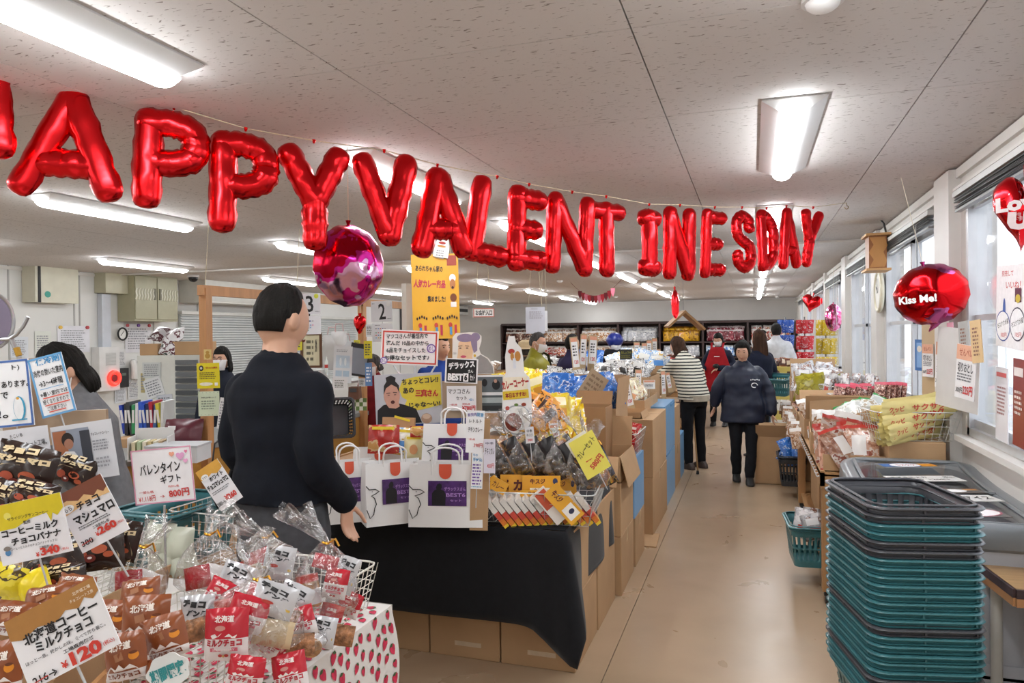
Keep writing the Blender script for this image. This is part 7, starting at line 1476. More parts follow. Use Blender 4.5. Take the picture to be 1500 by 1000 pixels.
c = MB(); loft(c, [((0, -.01, .92), .19, .14, 0), ((0, -.01, 1.1), .175, .14, 0), ((0, -.005, 1.3), .17, .15, 0), ((0, 0, 1.4), .12, .1, 0)]); c.build('vest', fabric('black_vest', '#17171a'), T)
# striped cardigan with the cane
strp = mat('striped_knit', sr('#d5d1c2'), .9, nscale=0, bump=.2, bscale=40)
nt = strp.node_tree; N = nt.nodes; L = nt.links; tc = N.new('ShaderNodeTexCoord'); wv = N.new('ShaderNodeTexWave'); wv.bands_direction = 'Z'; wv.inputs['Scale'].default_value = 8.5; wv.inputs['Distortion'].default_value = 1.0; wv.inputs['Detail Scale'].default_value = 1
r = N.new('ShaderNodeValToRGB'); r.color_ramp.elements[0].position = .28; r.color_ramp.elements[1].position = .38; r.color_ramp.elements[0].color = (*sr('#26292a'), 1); r.color_ramp.elements[1].color = (*sr('#d3cfc0'), 1)
L.new(tc.outputs['Object'], wv.inputs[0]); L.new(wv.outputs[0], r.inputs[0]); L.new(r.outputs[0], N['Principled BSDF'].inputs['Base Color'])
T, I = person('woman with a brown bob in a black striped cardigan leaning on a cane', (-.66, 8.78), 180+YD+28, 1.62, girth=1.02, topmat=strp, botmat=fabric('black_trousers', '#191b20'), hairs=('bob', hairbrown, .13), female=True, head=(10, 14), lean=25, hem=.0, loose=.03, shoes='#4b3f3a', eyes=False,
   arms={'R': ((-.27, -.14, 1.06), (-.2, -.2, .87)), 'L': ((.24, -.32, 1.16), (.12, -.5, 1.2)), 'curl': .9})
hm = MB(); loft(hm, [(Vector((0, .02, .80)), .175, .135, 0), (Vector((0, .02, .87)), .18, .14, 0)]); hm.build('cardigan_hem', fabric('beige_hem', '#b6ad9c'), T)
hb_ = thing('handbag', 'mauve handbag hanging from the arm of the woman with the cane', 'bag', at(1004, 600, 8.75), face_rot(10)); mb = MB(); mb.box((0, 0, 0), (.24, .1, .19), taper=.9); o = mb.build('bag_body', fabric('mauve', '#8b7270', .6), hb_); o.modifiers.new('b', 'BEVEL').width = .02
mb = MB(); mb.tube([(-.08, 0, .09), (-.06, 0, .2), (.06, 0, .2), (.08, 0, .09)], .007, 6); mb.build('handle', fabric('mauve', '#8b7270', .6), hb_)
t = thing('name_tag', 'lime green tag clipped at the hip of the woman in stripes', 'tag', at(1028, 590, 8.72), face_rot(0, -35)); mb = MB(); mb.box((0, 0, 0), (.075, .01, .045)); mb.build('tag', paint('#c8e019'), t)
cn = thing('walking_cane', 'wooden walking cane held by the woman in the striped cardigan', 'cane', (0, 0, 0)); a_ = at(1015, 600, 8.62); b_ = onz(1022, 693, 0.012)
mb = MB(); mb.tube([a_+Vector((-.06, 0, .0)), a_+Vector((-.03, 0, .018)), a_, a_.lerp(b_, .05), b_+Vector((0, 0, .03))], .009, 8); mb.build('shaft', mat('cane_wood', sr('#8f6a3a'), .4, nscale=20), cn)
mb = MB(); mb.cyl(b_+Vector((0, 0, .03)), b_-Vector((0, 0, .008)), .013, 10, .017); mb.build('rubber_tip', paint('#222222'), cn)
# apron staff
T, I = person('shop assistant in a red apron and white mask standing at the far tables', (-.55, 12.9), YD-25, 1.60, girth=1.0, topmat=fabric('navy_shirt', '#1b2033'), botmat=fabric('black_trousers', '#191b20'), hairs=('bob', hairblack, .05), mask='w', female=True, head=(-10, 18), arms={'R': ((-.28, -.04, 1.12), (-.22, -.28, 1.04)), 'L': ((.29, -.06, 1.1), (.02, -.26, 1.06))})
ap = MB(); 
ap.grid(lambda u, v: Vector(((u-.5)*(.2+.24*min(1, v*2.2)), -.165-.03*math.cos((u-.5)*2.6)+.0*v, 1.36-.76*v)), 12, 16); o = ap.build('apron', fabric('apron_red', '#9c1620', .7), T); o.modifiers.new('s', 'SOLIDIFY').thickness = .006
for s in (-1, 1): strap(T, [Vector((s*.09, -.17, 1.35)), Vector((s*.1, -.1, 1.43)), Vector((s*.1, .05, 1.43))], .018, fabric('apron_red', '#9c1620', .7), 'apron_strap')
inks(o, [('@rect', .5, .5, 1, 1, '#e9dede')], .09, .014, y=-.203).location = (.0, 0, 1.2)
mb = MB(); mb.ell((.0, -.28, 1.04), (.06, .05, .04), 14, 10); mb.build('black_glove', paint('#111113'), T)
# smiling woman in the navy smock
T, I = person('smiling woman with short black hair in a navy smock walking up the aisle', (-.1, 8.15), YD-14, 1.50, girth=1.12, topmat=mat('navy_smock', sr('#182036'), .55, nscale=6, namt=.12, bump=.25, bscale=8), botmat=fabric('black_trousers', '#191b20'), hairs=('mop', hairblack, 0), female=True, head=(-14, 4), hem=.13, loose=.04, voxel=.013, wr=.010, collar=.015, smile=True,
   legs={'R': ((-.09, -.06, .5), (-.08, .06, .09)), 'L': ((.09, -.12, .5), (.06, -.16, .085))}, arms={'R': ((-.30, .06, 1.12), (-.33, .1, .93)), 'L': ((.30, .02, 1.1), (.33, -.06, .84))}, shoes='#2c2c2c')
lg = MB(); lg.tube([(.005*math.cos(a)+.10, -.262, 1.19+.026*math.sin(a)) if False else (.10+.03*math.cos(a), -.235, 1.05+.024*math.sin(a)) for a in [2*PI*q/16 for q in range(14)]], .005, 5)
for q in range(5): lg.ell((.065+.02*q, -.236, 1.105+.004*(q % 2)), (.007, .004, .008), 8, 6)
o = lg.build('white_emblem', ink('#e6e6ea'), T, kind='stuff')
# brown haired staff with a basket
person('woman with long brown hair and a navy uniform carrying a teal basket, back turned', foot(1112, 9.3), 180+YD+30, 1.63, girth=1.0, topmat=fabric('navy_uniform', '#151a2c'), botmat=fabric('black_trousers', '#191b20'), hairs=('long', hairbrown, .26), female=True, mask='w', arms={'L': ((.24, .0, 1.1), (.2, -.12, .9)), 'R': ((-.3, -.02, 1.1), (-.36, -.16, .98))}, loose=.03)
p = at(1141, 566, 9.15); t = basket('teal', 'teal shopping basket carried by the woman with long brown hair', (p.x, p.y, p.z-.09), 0, None, True, .26, .38, .22); t.rotation_euler = (0, R_(-14), R_(60))
person('young person in a white jacket and jeans, back turned, far up the aisle', foot(1137, 12.2), 180+YD-12, 1.75, girth=.98, topmat=fabric('white_jacket', '#c9cacd', .7), botmat=fabric('jeans', '#3f5266'), hairs=('short', hairblack, 0), loose=.05, collar=.05, shoes='#8d8a86', eyes=False)
person('person whose face shows between the brown haired woman and the white jacket', foot(1117, 13.4), YD+20, 1.64, girth=.95, top='#20242e', bottom='#22252c', hairs=('short', hairblack, 0))
# ------------------------------------------------------------------ front left display
FZ = .72
ft = thing('display_table', 'front left display table under a strawberry printed cloth', 'table', (-1.9, 1.3, 0)); mb = MB(); mb.box((0, -.15, FZ-.02), (1.5, 1.9, .03)); mb.build('tabletop', wood, ft)
for a in (-1, 1):
    for b in (-1, 1): mb = MB(); mb.box((a*.68, b*.8-.1, FZ/2-.02), (.05, .05, FZ-.04)); mb.build('leg', wood, ft)
# strawberry cloth
sc_ = thing('strawberry_cloth', 'white cloth printed with red strawberries hanging off the front left table', 'tablecloth', (0, 0, 0))
fx, fy0, fy1 = -1.13, .2, 2.1
mb = MB(); L1 = fy1-fy0
def cz(u, v):   # right side drop; u along y
    wv = .012*math.sin(u*38)+.008*math.sin(u*17+1); k = min(1, v*6); y = fy0+L1*u
    rc = max(0, 1-(fy1-y)/.16)
    return Vector((fx+.006+(.03*v+wv*v)*k+.035*rc*v*math.sin(v*5), y+.015*rc*math.sin(v*7), FZ+.004-v*(.5+.03*math.sin(u*9))))
mb.grid(cz, 120, 20)
mb.grid(lambda u, v: Vector((fx-1.5+1.506*u, fy0+L1*v, FZ+.004)), 20, 12)
bk_ = lambda u, v: Vector((fx-1.5+1.506*u, fy1+.006+.02*v+.01*v*math.sin(u*30), FZ+.004-v*.45)); mb.grid(bk_, 60, 10)
clm = mat('strawberry_cloth_white', sr('#dcd8d4'), .8, nscale=6, namt=.03)
o = mb.build('cloth', clm, sc_, auto=0)
rs = random.Random(3); sb = MB(); gl_ = MB()
for i in range(27):
    for j in range(9):
        u, v = (i+.5+rs.uniform(-.2, .2))/46+.41, (j+.5+.5*(i % 2)+rs.uniform(-.15, .15))/10
        if u > .99: continue
        p = cz(u, v); q = cz(u+.001, v)-p; q.normalize(); dn = (cz(u, v+.01)-p).normalized(); nr = Vector((1, 0, 0)); an = rs.uniform(-.6, .6); a1 = q*math.cos(an)+dn*math.sin(an); a2 = dn*math.cos(an)-q*math.sin(an); c = p+nr*.0025; s = .0150*rs.uniform(.85, 1.15)
        sh = [(-.1, -1), (.6, -.85), (.85, -.3), (.6, .4), (.1, 1), (-.1, 1), (-.6, .4), (-.85, -.3), (-.6, -.85)]
        sb.add([c+a1*x*s+a2*y*s*1.1 for x, y in sh], [tuple(range(len(sh)))], 0); gl_.add([c+nr*.0005+a1*x*s+a2*y*s for x, y in ((-.6, -.95), (0, -1.35), (.6, -.95), (0, -.6))], [(0, 1, 2, 3)], 0)
for i in range(34):
    for j in range(8):
        c = Vector((fx-.02-.05*j-.025*(i % 2)+rs.uniform(-.008, .008), 1.0+.034*i+rs.uniform(-.006, .006), FZ+.0065)); an = rs.uniform(0, 6.28); s = .0145; a1 = Vector((math.cos(an), math.sin(an), 0)); a2 = Vector((-math.sin(an), math.cos(an), 0))
        if c.y > 2.06: continue
        sh = [(-.1, -1), (.6, -.85), (.85, -.3), (.6, .4), (.1, 1), (-.1, 1), (-.6, .4), (-.85, -.3), (-.6, -.85)]
        sb.add([c+a1*x*s+a2*y*s*1.1 for x, y in sh], [tuple(range(len(sh)))], 0); gl_.add([c+Vector((0, 0, .0004))+a1*x*s+a2*y*s for x, y in ((-.6, -.95), (0, -1.35), (.6, -.95), (0, -.6))], [(0, 1, 2, 3)], 0)
sb.build('strawberry_print', mat('strawberry_red', sr('#c22c4c'), .7, nscale=60, namt=.3), sc_, auto=0, kind='stuff'); gl_.build('leaf_print', ink('#3f5a34'), sc_, auto=0, kind='stuff')
t = thing('display_table', 'plain low table holding the tall wire basket of pale bags at the left', 'table', (-2.3, 2.45, 0)); mb = MB(); mb.box((0, 0, FZ-.02), (1.1, .6, .03)); mb.build('tabletop', wood, t)
for a in (-1, 1):
    for b in (-1, 1): mb = MB(); mb.box((a*.5, b*.25, FZ/2-.02), (.05, .05, FZ-.04)); mb.build('leg', wood, t)
whw = mat('white_coated_wire', sr('#d6d4ca'), .35, nscale=20, namt=.04)
wire_basket('white wire basket at the table corner nearest the black cloth, holding the tallest gift bag', (-1.325, 1.90, FZ+.006), 0, .33, .36, .14, .84, .03, whw, 'white wire baskets at the front left', r=.0015)
wire_basket('white wire basket in front, full of milk chocolate packs and gift bags', (-1.40, 1.52, FZ+.006), 0, .38, .36, .14, .84, .03, whw, 'white wire baskets at the front left', r=.0015)
wire_basket('wire basket at the far left holding dark marshmallow packs and yellow packs', (-2.27, 1.75, FZ+.006), 0, .44, .7, .16, .88, .035, whw, 'white wire baskets at the front left', r=.0016)
wire_basket('tall wire basket of pale green bags beside the gift sign pole', (-2.0, 2.42, FZ+.0), 0, .42, .3, .2, .95, .032, None, 'white wire baskets at the front left', r=.0013)
# chocolate packs
def cpack(label, loc, rot, w, h, t_, m, lines, seed=0, band=None, grp=None, cat='snack', name='chocolate_pack', y=None):
    t = thing(name, label, cat, loc, rot, grp); link('wrapper', pillow(w, h, t_, m, seed, 12, 14, cr=.35, band=band), t)
    if lines: inks(t, lines, w, h, y=-t_*.53 if y is None else y, curve=lambda x, z: t_*.45*(abs(2*x/w)**2.6*.8+abs(2*z/h)**3*.8))
    return t
redf = mat('red_film', sr('#bb2433'), .25, nscale=8, namt=.08, bump=.35, bscale=12); whf = mat('white_film', sr('#dfd9d8'), .3, nscale=8, namt=.04, bump=.35, bscale=12)
brf = mat('brown_film', sr('#8a4a26'), .3, nscale=8, namt=.1, bump=.4, bscale=12); dkf = mat('dark_film', sr('#2b1c17'), .22, nscale=8, namt=.2, bump=.5, bscale=12); slf = mat('silver_film', sr('#cfd0d4'), .25, metal=.3, nscale=8, namt=.08, bump=.6, bscale=14); crf = mat('cream_window', sr('#cbb592'), .3, nscale=8, namt=.06)
milk = [('北海道', .5, .2, .44, .13, '#f0e6e2', 0, .03), ('@oval', .42, .37, .24, .1, '#cf8f86'), ('@poly', .5, .5, 1, 1, '#efe9e6', 0, 0, [(.2, .5), (.3, .47), (.36, .52), (.45, .46), (.52, .53), (.62, .47), (.7, .53), (.8, .5), (.76, .56), (.24, .56)]), ('ミルクチョコ', .5, .64, .8, .14, '#b01f30', 0, .06), ('@rect', .5, .77, .62, .07, '#d4677a'), ('STRAWBERRY', .5, .77, .5, .04, '#f4e6e6', 0, .02), ('@oval', .42, .88, .1, .06, '#b5342f'), ('@oval', .56, .88, .1, .06, '#b5342f'), ('@oval', .49, .89, .05, .05, '#c9a050')]
coffee = [('北海道', .52, .26, .5, .17, '#efe6dc', 4, .04), ('@rect', .5, .47, .2, .16, '#a87350', 14), ('@oval', .82, .48, .2, .18, '#dd8a1f'), ('@oval', .82, .42, .16, .06, '#6b3517'), ('@poly', .5, .5, 1, 1, '#efe9e6', 0, 0, [(.16, .74), (.3, .64), (.4, .72), (.5, .62), (.6, .72), (.74, .64), (.86, .74), (.95, .98), (.05, .98)]), ('ミルクチョコ', .5, .86, .76, .12, '#7a3a1c', 0, .05)]
bandm = lambda u, v: 1 if v < .42 else 0
banc = [('チョコ', .45, .18, .7, .16, '#1b1b1d', -8, .09), ('バンダ', .55, .38, .6, .15, '#1b1b1d', -8, .09), ('@oval', .4, .58, .3, .1, '#b23a30'), ('@rect', .5, .68, .9, .07, '#cfae52')]
for px, py, w_, h_, d, rl, tl, lb in ((332, 928, 64, 74, 1.60, 2, -12, 'upright at the front corner of the white basket'), (425, 985, 50, 56, 1.62, 14, -20, 'low in the front basket seen through the wires'), (380, 880, 46, 44, 1.75, -16, -25, 'lying behind the front pack'), (484, 905, 34, 40, 1.98, -14, -18, 'inside the corner basket behind the wires'), (395, 940, 40, 40, 1.7, -30, -30, 'tilted in the middle of the front basket'), (440, 912, 44, 44, 1.82, 20, -22, 'at the right side of the front basket'), (322, 870, 44, 42, 1.78, -24, -26, 'at the back left of the front basket'), (360, 985, 54, 48, 1.56, -8, -14, 'lowest at the front of the front basket'), (512, 885, 34, 36, 2.03, -20, -12, 'at the far end of the corner basket')):
    cpack('red and white milk chocolate pack %s' % lb, at(px, py, d), face_rot(0, rl, tl), w_*S(d), h_*S(d), .035, [redf, whf], milk, px, bandm, 'red milk chocolate packs')
for k, (px, py, w_, h_, d, rl, tl, lb) in enumerate(((214, 905, 70, 62, 1.42, 3, -14, 'second row, middle'), (243, 932, 62, 60, 1.36, 16, -14, 'front right corner'), (185, 960, 60, 64, 1.3, 10, -12, 'front middle, half behind the coffee sign'), (205, 870, 56, 44, 1.55, 8, -30, 'third row right'), (160, 905, 60, 50, 1.5, -4, -20, 'second row behind the coffee sign'), (70, 880, 66, 44, 1.5, 10, -30, 'left of the coffee sign'), (20, 905, 60, 46, 1.45, -6, -25, 'far left'), (8, 975, 50, 70, 1.3, 2, -10, 'bottom left corner'), (110, 860, 56, 36, 1.62, -8, -35, 'back row'), (240, 985, 50, 40, 1.3, 8, -10, 'lowest at the front right'))):
    cpack('brown Hokkaido coffee milk chocolate pack, %s' % lb, at(px, py, d), face_rot(0, rl, tl), w_*S(d), h_*S(d)*1.05, .05, [brf, whf], coffee, k, lambda u, v: 1 if v < .2 else 0, 'brown coffee chocolate packs')
bx_ = at(140, 960, 1.45); cardboard_box('open carton holding the brown coffee chocolate packs', (-1.70, 1.34, FZ+.006), (.40, .36, .12), R_(8), True, (None, 14, None, None), group=None)
cr = thing('wooden_crate', 'brown wooden crate with a round sticker in front of the coffee chocolate packs', 'crate', (-1.52, 1.13, FZ+.006), R_(24))
for s in (-1, 1): mb = MB(); mb.box((s*.17, 0, .065), (.012, .2, .13)); mb.build('side_board', pine if 'pine' in globals() else wood, cr)
mb = MB(); mb.box((0, -.1, .06), (.35, .012, .12)); mb.build('front_board', mat('crate_wood', sr('#7d5636'), .55, nscale=4, namt=.15, stretch=(1, 8, 8)), cr)
t = thing('sticker', 'white cloud shaped sticker in teal writing for limited season goods', 'sticker', at(246, 984, 1.24), face_rot(0, 22, -8)); mb = MB(); ov = [(.037*math.cos(a)*(1+.06*math.sin(7*a)), .03*math.sin(a)*(1+.06*math.sin(7*a))) for a in [2*PI*q/40 for q in range(40)]]; mb.prism(ov, 0, .002); mb.build('sheet', paint('#e8ecec', .3), t)
inks(t, [('期間限定', .5, .5, .84, .42, '#2f8f93', 0, .05)], .074, .06)
# dark marshmallow packs
pret = [('@poly', .5, .5, 1, 1, '#cdbb98', 0, 0, [(.05, .62), (.2, .45), (.5, .4), (.85, .5), (.95, .75), (.9, .97), (.1, .97)]), ('@oval', .34, .66, .24, .2, '#a8482c'), ('@oval', .5, .74, .2, .16, '#6d2318'), ('@oval', .66, .58, .26, .18, '#b0522f'), ('@oval', .8, .7, .16, .12, '#b0522f'), ('@oval', .5, .73, .08, .05, '#f0e6e2'), ('チョコ', .4, .14, .6, .14, '#d8c39a', 6, .09), ('マシュマロ', .5, .3, .85, .13, '#d8c39a', 4, .09)]
for k, (px, py, w_, h_, d, rl, tl, lb) in enumerate(((36, 688, 92, 76, 1.85, -14, -10, 'highest one at the far left'), (10, 735, 60, 60, 1.8, -20, -10, 'left one at the photo edge'), (50, 725, 70, 44, 1.78, -16, -20, 'second row, above the yellow sign'), (110, 690, 60, 54, 1.95, -22, -18, 'right of the highest one, under the photo card'), (140, 800, 84, 70, 1.75, 8, -16, 'under the chocolate marshmallow sign'), (80, 820, 90, 60, 1.72, 10, -18, 'below the yellow headed sign'), (175, 790, 60, 60, 1.8, -10, -12, 'behind the tied bag'), (95, 845, 60, 40, 1.66, 6, -20, 'lowest one, seen through the wires'))):
    cpack('dark brown chocolate marshmallow pack, %s' % lb, at(px, py, d), face_rot(0, rl, tl), w_*S(d), h_*S(d), .05, [dkf], pret, k+20, None, 'dark marshmallow packs')
yp = pack('yellow_banana_pack', [(0, sr('#d8c21d')), (.5, sr('#e6d23a')), (.58, sr('#4a3a14')), (.62, sr('#dcc72c'))], 8)
for k, (px, py, lb) in enumerate(((12, 850, 'left one'), (20, 880, 'lower one'), (50, 858, 'right one'))):
    t = thing('banana_pack', 'yellow banana chocolate pack in the far left wire basket, '+lb, 'snack', at(px, py, 1.62), face_rot(0, 20*k-15, -15), 'yellow banana packs'); link('wrapper', pillow(.075, .07, .03, [yp], k), t)
palef = mat('pale_green_film', sr('#c3c6b4'), .3, nscale=8, namt=.08, bump=.6, bscale=10)
for k, (px, py, lb) in enumerate(((232, 785, 'left one'), (262, 795, 'right one'), (238, 820, 'lower left one'), (268, 826, 'lower right one'))):
    t = thing('snack_bag', 'pale green white snack bag in the tall wire basket, '+lb, 'snack', at(px, py, 2.72), face_rot(0, 12*k-15, -12), 'pale bags in the tall wire basket'); link('wrapper', pillow(.11, .12, .05, [palef], k), t)
# gift bags
def jar(parent, loc, rot, r=.032, h=.085):
    j = link('jar', None, parent, loc, rot); mb = MB(); mb.tube([(0, 0, 0), (0, 0, .004), (0, 0, h*.72), (0, 0, h*.78)], [r*.92, r, r, r*.9], 20); mb.build('jar_body', mat('nut_jar', sr('#b58a63'), .2, nscale=50, namt=.5), j)
    mb = MB(); mb.tube([(0, 0, h*.78), (0, 0, h)], [r*.98, r*.98], 20); mb.build('red_lid', paint('#c9352a', .3), j)
    mb = MB(); mb.tube([(0, 0, h*.08), (0, 0, h*.55)], [r*1.02, r*1.02], 24, caps=False); mb.build('jar_label', paint('#ece8ea', .35), j)
    q = MB(); 
    for tx, z, w_, h_, c in (('Happy', .45, .4, .07, 0), ('Valentine', .32, .6, .1, 0), ('Day', .2, .3, .08, 0)):
        c0 = len(q.v); write(q, tx, 0, z*h, w_*r*1.7, h_*h*1.1, 0, .1)
        for i in range(c0, len(q.v)): v = q.v[i]; a = v.x/r; q.v[i] = Vector((math.sin(a)*r*1.03, -math.cos(a)*r*1.03, v.z))
    q.build('label_lettering', ink('#4f3f6a'), j)
    q = MB(); q.ell((-.010, -r*1.0, h*.5), (.008, .003, .006), 10, 6, mi=0); q.ell((.012, -r*1.0, h*.5), (.006, .003, .006), 10, 6, mi=1); q.build('label_fruit', [paint('#3f8f8a'), paint('#c8453a')], j, kind='stuff')
giftbags = [(476, 903, 100, 156, 1.98, (-.32, 0), 'tallest, standing at the table corner'), (404, 868, 104, 120, 2.0, (-.45, 0), 'leaning left behind the front basket'), (368, 950, 150, 160, 1.68, (-.1, .1), 'largest, lying in the front basket'),
            (303, 868, 96, 124, 1.95, (.1, .2), 'with its crown fanned open at the back left'), (200, 872, 88, 104, 1.85, (.1, .2), 'behind the coffee chocolate carton'), (445, 960, 80, 60, 1.85, (0, 0), 'low between the two white baskets')]
for k, (px, py, w_, h_, d, ln, lb) in enumerate(giftbags):
    p = at(px, py, d); T = thing('gift_bag', 'clear cellophane gift bag tied with gold, %s' % lb, 'gift bag', p, (0, 0, YAW), 'clear gift bags tied with gold'); w, h = w_*S(d), h_*S(d)
    T.rotation_euler = (R_(-6), R_([0, -12, 4, 0, 6, -20][k]), YAW)
    film_sleeve(w, w*.62, h, .68 if k != 2 else .62, k+3, .36, T, ln); tie(T, h*(.68 if k != 2 else .62), .009)
    sc2 = w/.17
    if k in (0, 1, 2): jar(T, (-w*.2, -.01, h*.10), (R_(-6), R_(-10), 0), .03*sc2**.3, .085)
    if k == 5: jar(T, (w*.2, -.01, h*.1), (R_(-70), R_(-30), 0), .026, .07)
    def gp(m, x, z, w2, h2, rl, lines, bd=None, y=-.02):
        a = link('wrapped_pack', pillow(w2, h2, .025, m, k+int(x*100), 10, 10, cr=.4, band=bd), T, (x, y, z), (R_(-8), -R_(rl), 0))
        if lines: inks(a, lines, w2, h2, y=-.016, curve=lambda x_, z_: .010*(abs(2*x_/w2)**2.6+abs(2*z_/h2)**3))
    if k == 0: gp([redf, whf], w*.2, h*.33, .065, .08, -10, milk, bandm, -.035); gp([slf], w*.3, h*.38, .06, .1, -18, banc, None, 0.0); gp([redf], 0, h*.5, .07, .04, -14, None, None, 0)
    if k == 1: gp([slf], w*.18, h*.36, .085, .09, -20, banc, None, -.03); gp([redf], -w*.1, h*.45, .06, .05, 10, None, None, 0)
    if k == 2: gp([slf], w*.22, h*.48, .1, .075, -14, banc, None, -.03); gp([redf, whf], w*.0, h*.36, .09, .08, -12, milk, bandm, -.045); gp([slf], -w*.3, h*.2, .075, .1, 6, banc, None, -.02); gp([crf], w*.25, h*.2, .09, .06, -6, None, None, -.04)
    if k in (3, 4): gp([redf], -w*.1, h*.2, .07, .06, 12, None, None, -.02); gp([whf], w*.14, h*.18, .07, .07, -14, None, None, -.01)
    if k == 5: gp([redf, whf], -w*.15, h*.3, .06, .06, 20, milk, bandm, -.03)
for px, py, w_, h_, d, rl, tl, lb in ((290, 905, 50, 66, 1.68, 4, -12, 'left of the front red pack'), (430, 880, 50, 50, 1.86, -22, -20, 'behind the front basket rim'), (385, 915, 56, 50, 1.7, -14, -26, 'in the middle of the front basket'), (470, 925, 44, 44, 1.9, -8, -20, 'inside the corner basket'), (500, 868, 36, 50, 2.06, -14, -10, 'at the back of the corner basket'), (345, 850, 50, 50, 1.86, -18, -20, 'behind the front basket, left')):
    cpack('silver pack with bold black lettering, %s' % lb, at(px, py, d), face_rot(0, rl, tl), w_*S(d), h_*S(d), .035, [slf, slf], banc, px, None, 'silver chocolate packs')
nutm = mat('nuts_in_film', sr('#9a6a45'), .4, nscale=60, namt=.6, bump=1, bscale=60)
for k, (px, py, d, lb) in enumerate(((415, 905, 1.72, 'in the front basket'), (500, 930, 1.95, 'in the corner basket'), (440, 945, 1.78, 'between the baskets'), (290, 920, 1.66, 'left of the red pack'))):
    t = thing('nut_pack', 'small clear pack of brown nuts %s' % lb, 'snack', at(px, py, d), face_rot(0, -20+13*k, -30), 'small nut packs'); link('wrapper', pillow(.07, .055, .03, [nutm], k), t)
# cards and signs at the front left
K2 = '#1c1b1e'
card('price_sign', 'large sign with a brown top for Hokkaido coffee milk chocolate at 120 yen', 'sign', 91, 927, 141, 106, 1.16, [('@poly', .5, .5, 1, 1, '#ad7a3c', 0, 0, [(0, 0), (1, 0), (1, .2), (.92, .27), (.84, .2), (.75, .3), (.62, .24), (.5, .33), (.3, .27), (.12, .34), (0, .28)]), ('北海道工場', .84, .09, .2, .05, '#efe3cf'), ('チョコレート工房', .82, .17, .26, .05, '#efe3cf'), ('北海道コーヒー', .53, .36, .82, .16, K2, 0, .035), ('ミルクチョコ', .52, .52, .62, .15, K2, 0, .035), ('ほっと一息。懐かしの味。食べて落ち着こ。', .5, .66, .88, .055, '#55555a'), ('工場直売価格', .62, .745, .34, .055, K2, 0, .02), ('¥', .42, .9, .07, .1, '#cf3a2c', 0, .03), ('120', .66, .88, .34, .19, '#cf3a2c', 0, .05), ('(税込)', .91, .9, .12, .07, '#cf3a2c'), ('216→', .2, .92, .26, .11, K2, 0, .02), ('@rect', .15, .93, .17, .014, '#cf3a2c', 4)], '#f0f0f4', roll=27, tilt=-10)
card('price_sign', 'sign with a yellow top for coffee milk choco banana at 340 yen', 'sign', 46, 775, 106, 88, 1.5, [('@poly', .5, .5, 1, 1, '#dcc81e', 0, 0, [(0, 0), (1, 0), (1, .25), (.9, .36), (.84, .3), (.8, .44), (.76, .28), (.5, .32), (.3, .42), (0, .42)]), ('@oval', .22, .2, .1, .12, '#e9dd6a'), ('サライジングサンコーヒー', .5, .26, .58, .06, K2), ('監修', .47, .36, .1, .06, K2), ('コーヒーミルク', .49, .48, .8, .13, K2, 0, .04), ('チョコバナナ', .55, .64, .7, .13, K2, 0, .04), ('コーヒーとミルクのチョコバナナチップス!', .5, .755, .66, .045, '#55555a'), ('工場直売価格', .66, .83, .2, .05, K2), ('¥', .52, .93, .05, .08, '#cf3a2c', 0, .03), ('340', .7, .9, .27, .14, '#cf3a2c', 0, .05), ('(税込)', .91, .93, .1, .05, '#cf3a2c'), ('@oval', .13, .8, .08, .1, '#4f86b8'), ('@oval', .13, .73, .1, .08, '#8a8078')], '#eeeef3', roll=12)
card('price_sign', 'sign with a dripping brown top for chocolate marshmallow at 260 yen', 'sign', 134, 752, 78, 92, 1.55, [('@poly', .5, .5, 1, 1, '#7c4530', 0, 0, [(0, 0), (1, 0), (1, .22), (.9, .27), (.82, .2), (.7, .26), (.55, .17), (.4, .22), (.2, .14), (0, .16)]), ('@poly', .5, .5, 1, 1, '#e6bd84', 0, 0, [(0, .16), (.2, .14), (.4, .22), (.55, .17), (.7, .26), (.82, .2), (.9, .27), (1, .22), (1, .33), (.6, .3), (0, .36)]), ('チョコ', .55, .31, .46, .13, K2, 0, .04), ('マシュマロ', .56, .5, .82, .16, K2, 0, .04), ('@oval', .15, .27, .26, .13, '#f2f2f2'), ('もち', .15, .27, .16, .08, K2), ('@lines', .52, .63, .7, .07, '#66666b', 0, 0, 2), ('工場直売価格', .58, .71, .34, .05, K2), ('¥', .44, .83, .07, .08, '#cf3a2c', 0, .03), ('260', .66, .8, .38, .13, '#cf3a2c', 0, .05), ('(税込)', .93, .82, .12, .05, '#cf3a2c'), ('380', .2, .87, .24, .09, K2, 0, .02), ('@rect', .2, .87, .24, .012, '#cf3a2c', 5)], '#eeeef3', roll=27)
card('gift_sign', 'white Valentine gift sign with a pink edge and hearts, from 1118 to 800 yen', 'sign', 239, 696, 88, 80, 2.3, [('@frame', .5, .5, .985, .98, '#dc9bb4', 0, 0, .004), ('バレンタイン', .46, .36, .68, .2, K2, 3, .02), ('ギフト', .62, .57, .34, .15, K2, 3, .02), ('一般価格', .2, .78, .24, .05, '#c9423f'), ('¥1.118円', .2, .9, .28, .1, '#c9423f', 3), ('→', .46, .88, .08, .05, '#c9423f'), ('特別価格', .66, .71, .18, .04, '#c9423f'), ('800円', .74, .84, .34, .15, '#c9423f', 3, .03), ('♥', .68, .13, .09, .09, '#e9a58a'), ('♥', .82, .18, .14, .14, '#e2a6cf'), ('♥', .92, .1, .05, .06, '#dd7f9f'), ('♥', .9, .27, .08, .08, '#e8a9cf')], '#f1f0f3', roll=5)
t = thing('sign_pole', 'thin metal pole with a white clip carrying the Valentine gift sign', 'pole', at(241, 740, 2.32)); mb = MB(); mb.cyl((0, 0, 0), (0, 0, -.26), .0035, 8); mb.build('rod', alu, t); mb = MB(); mb.cyl((0, 0, -.055), (0, 0, -.075), .008, 10); mb.build('clip', paint('#d9d9d9'), t)
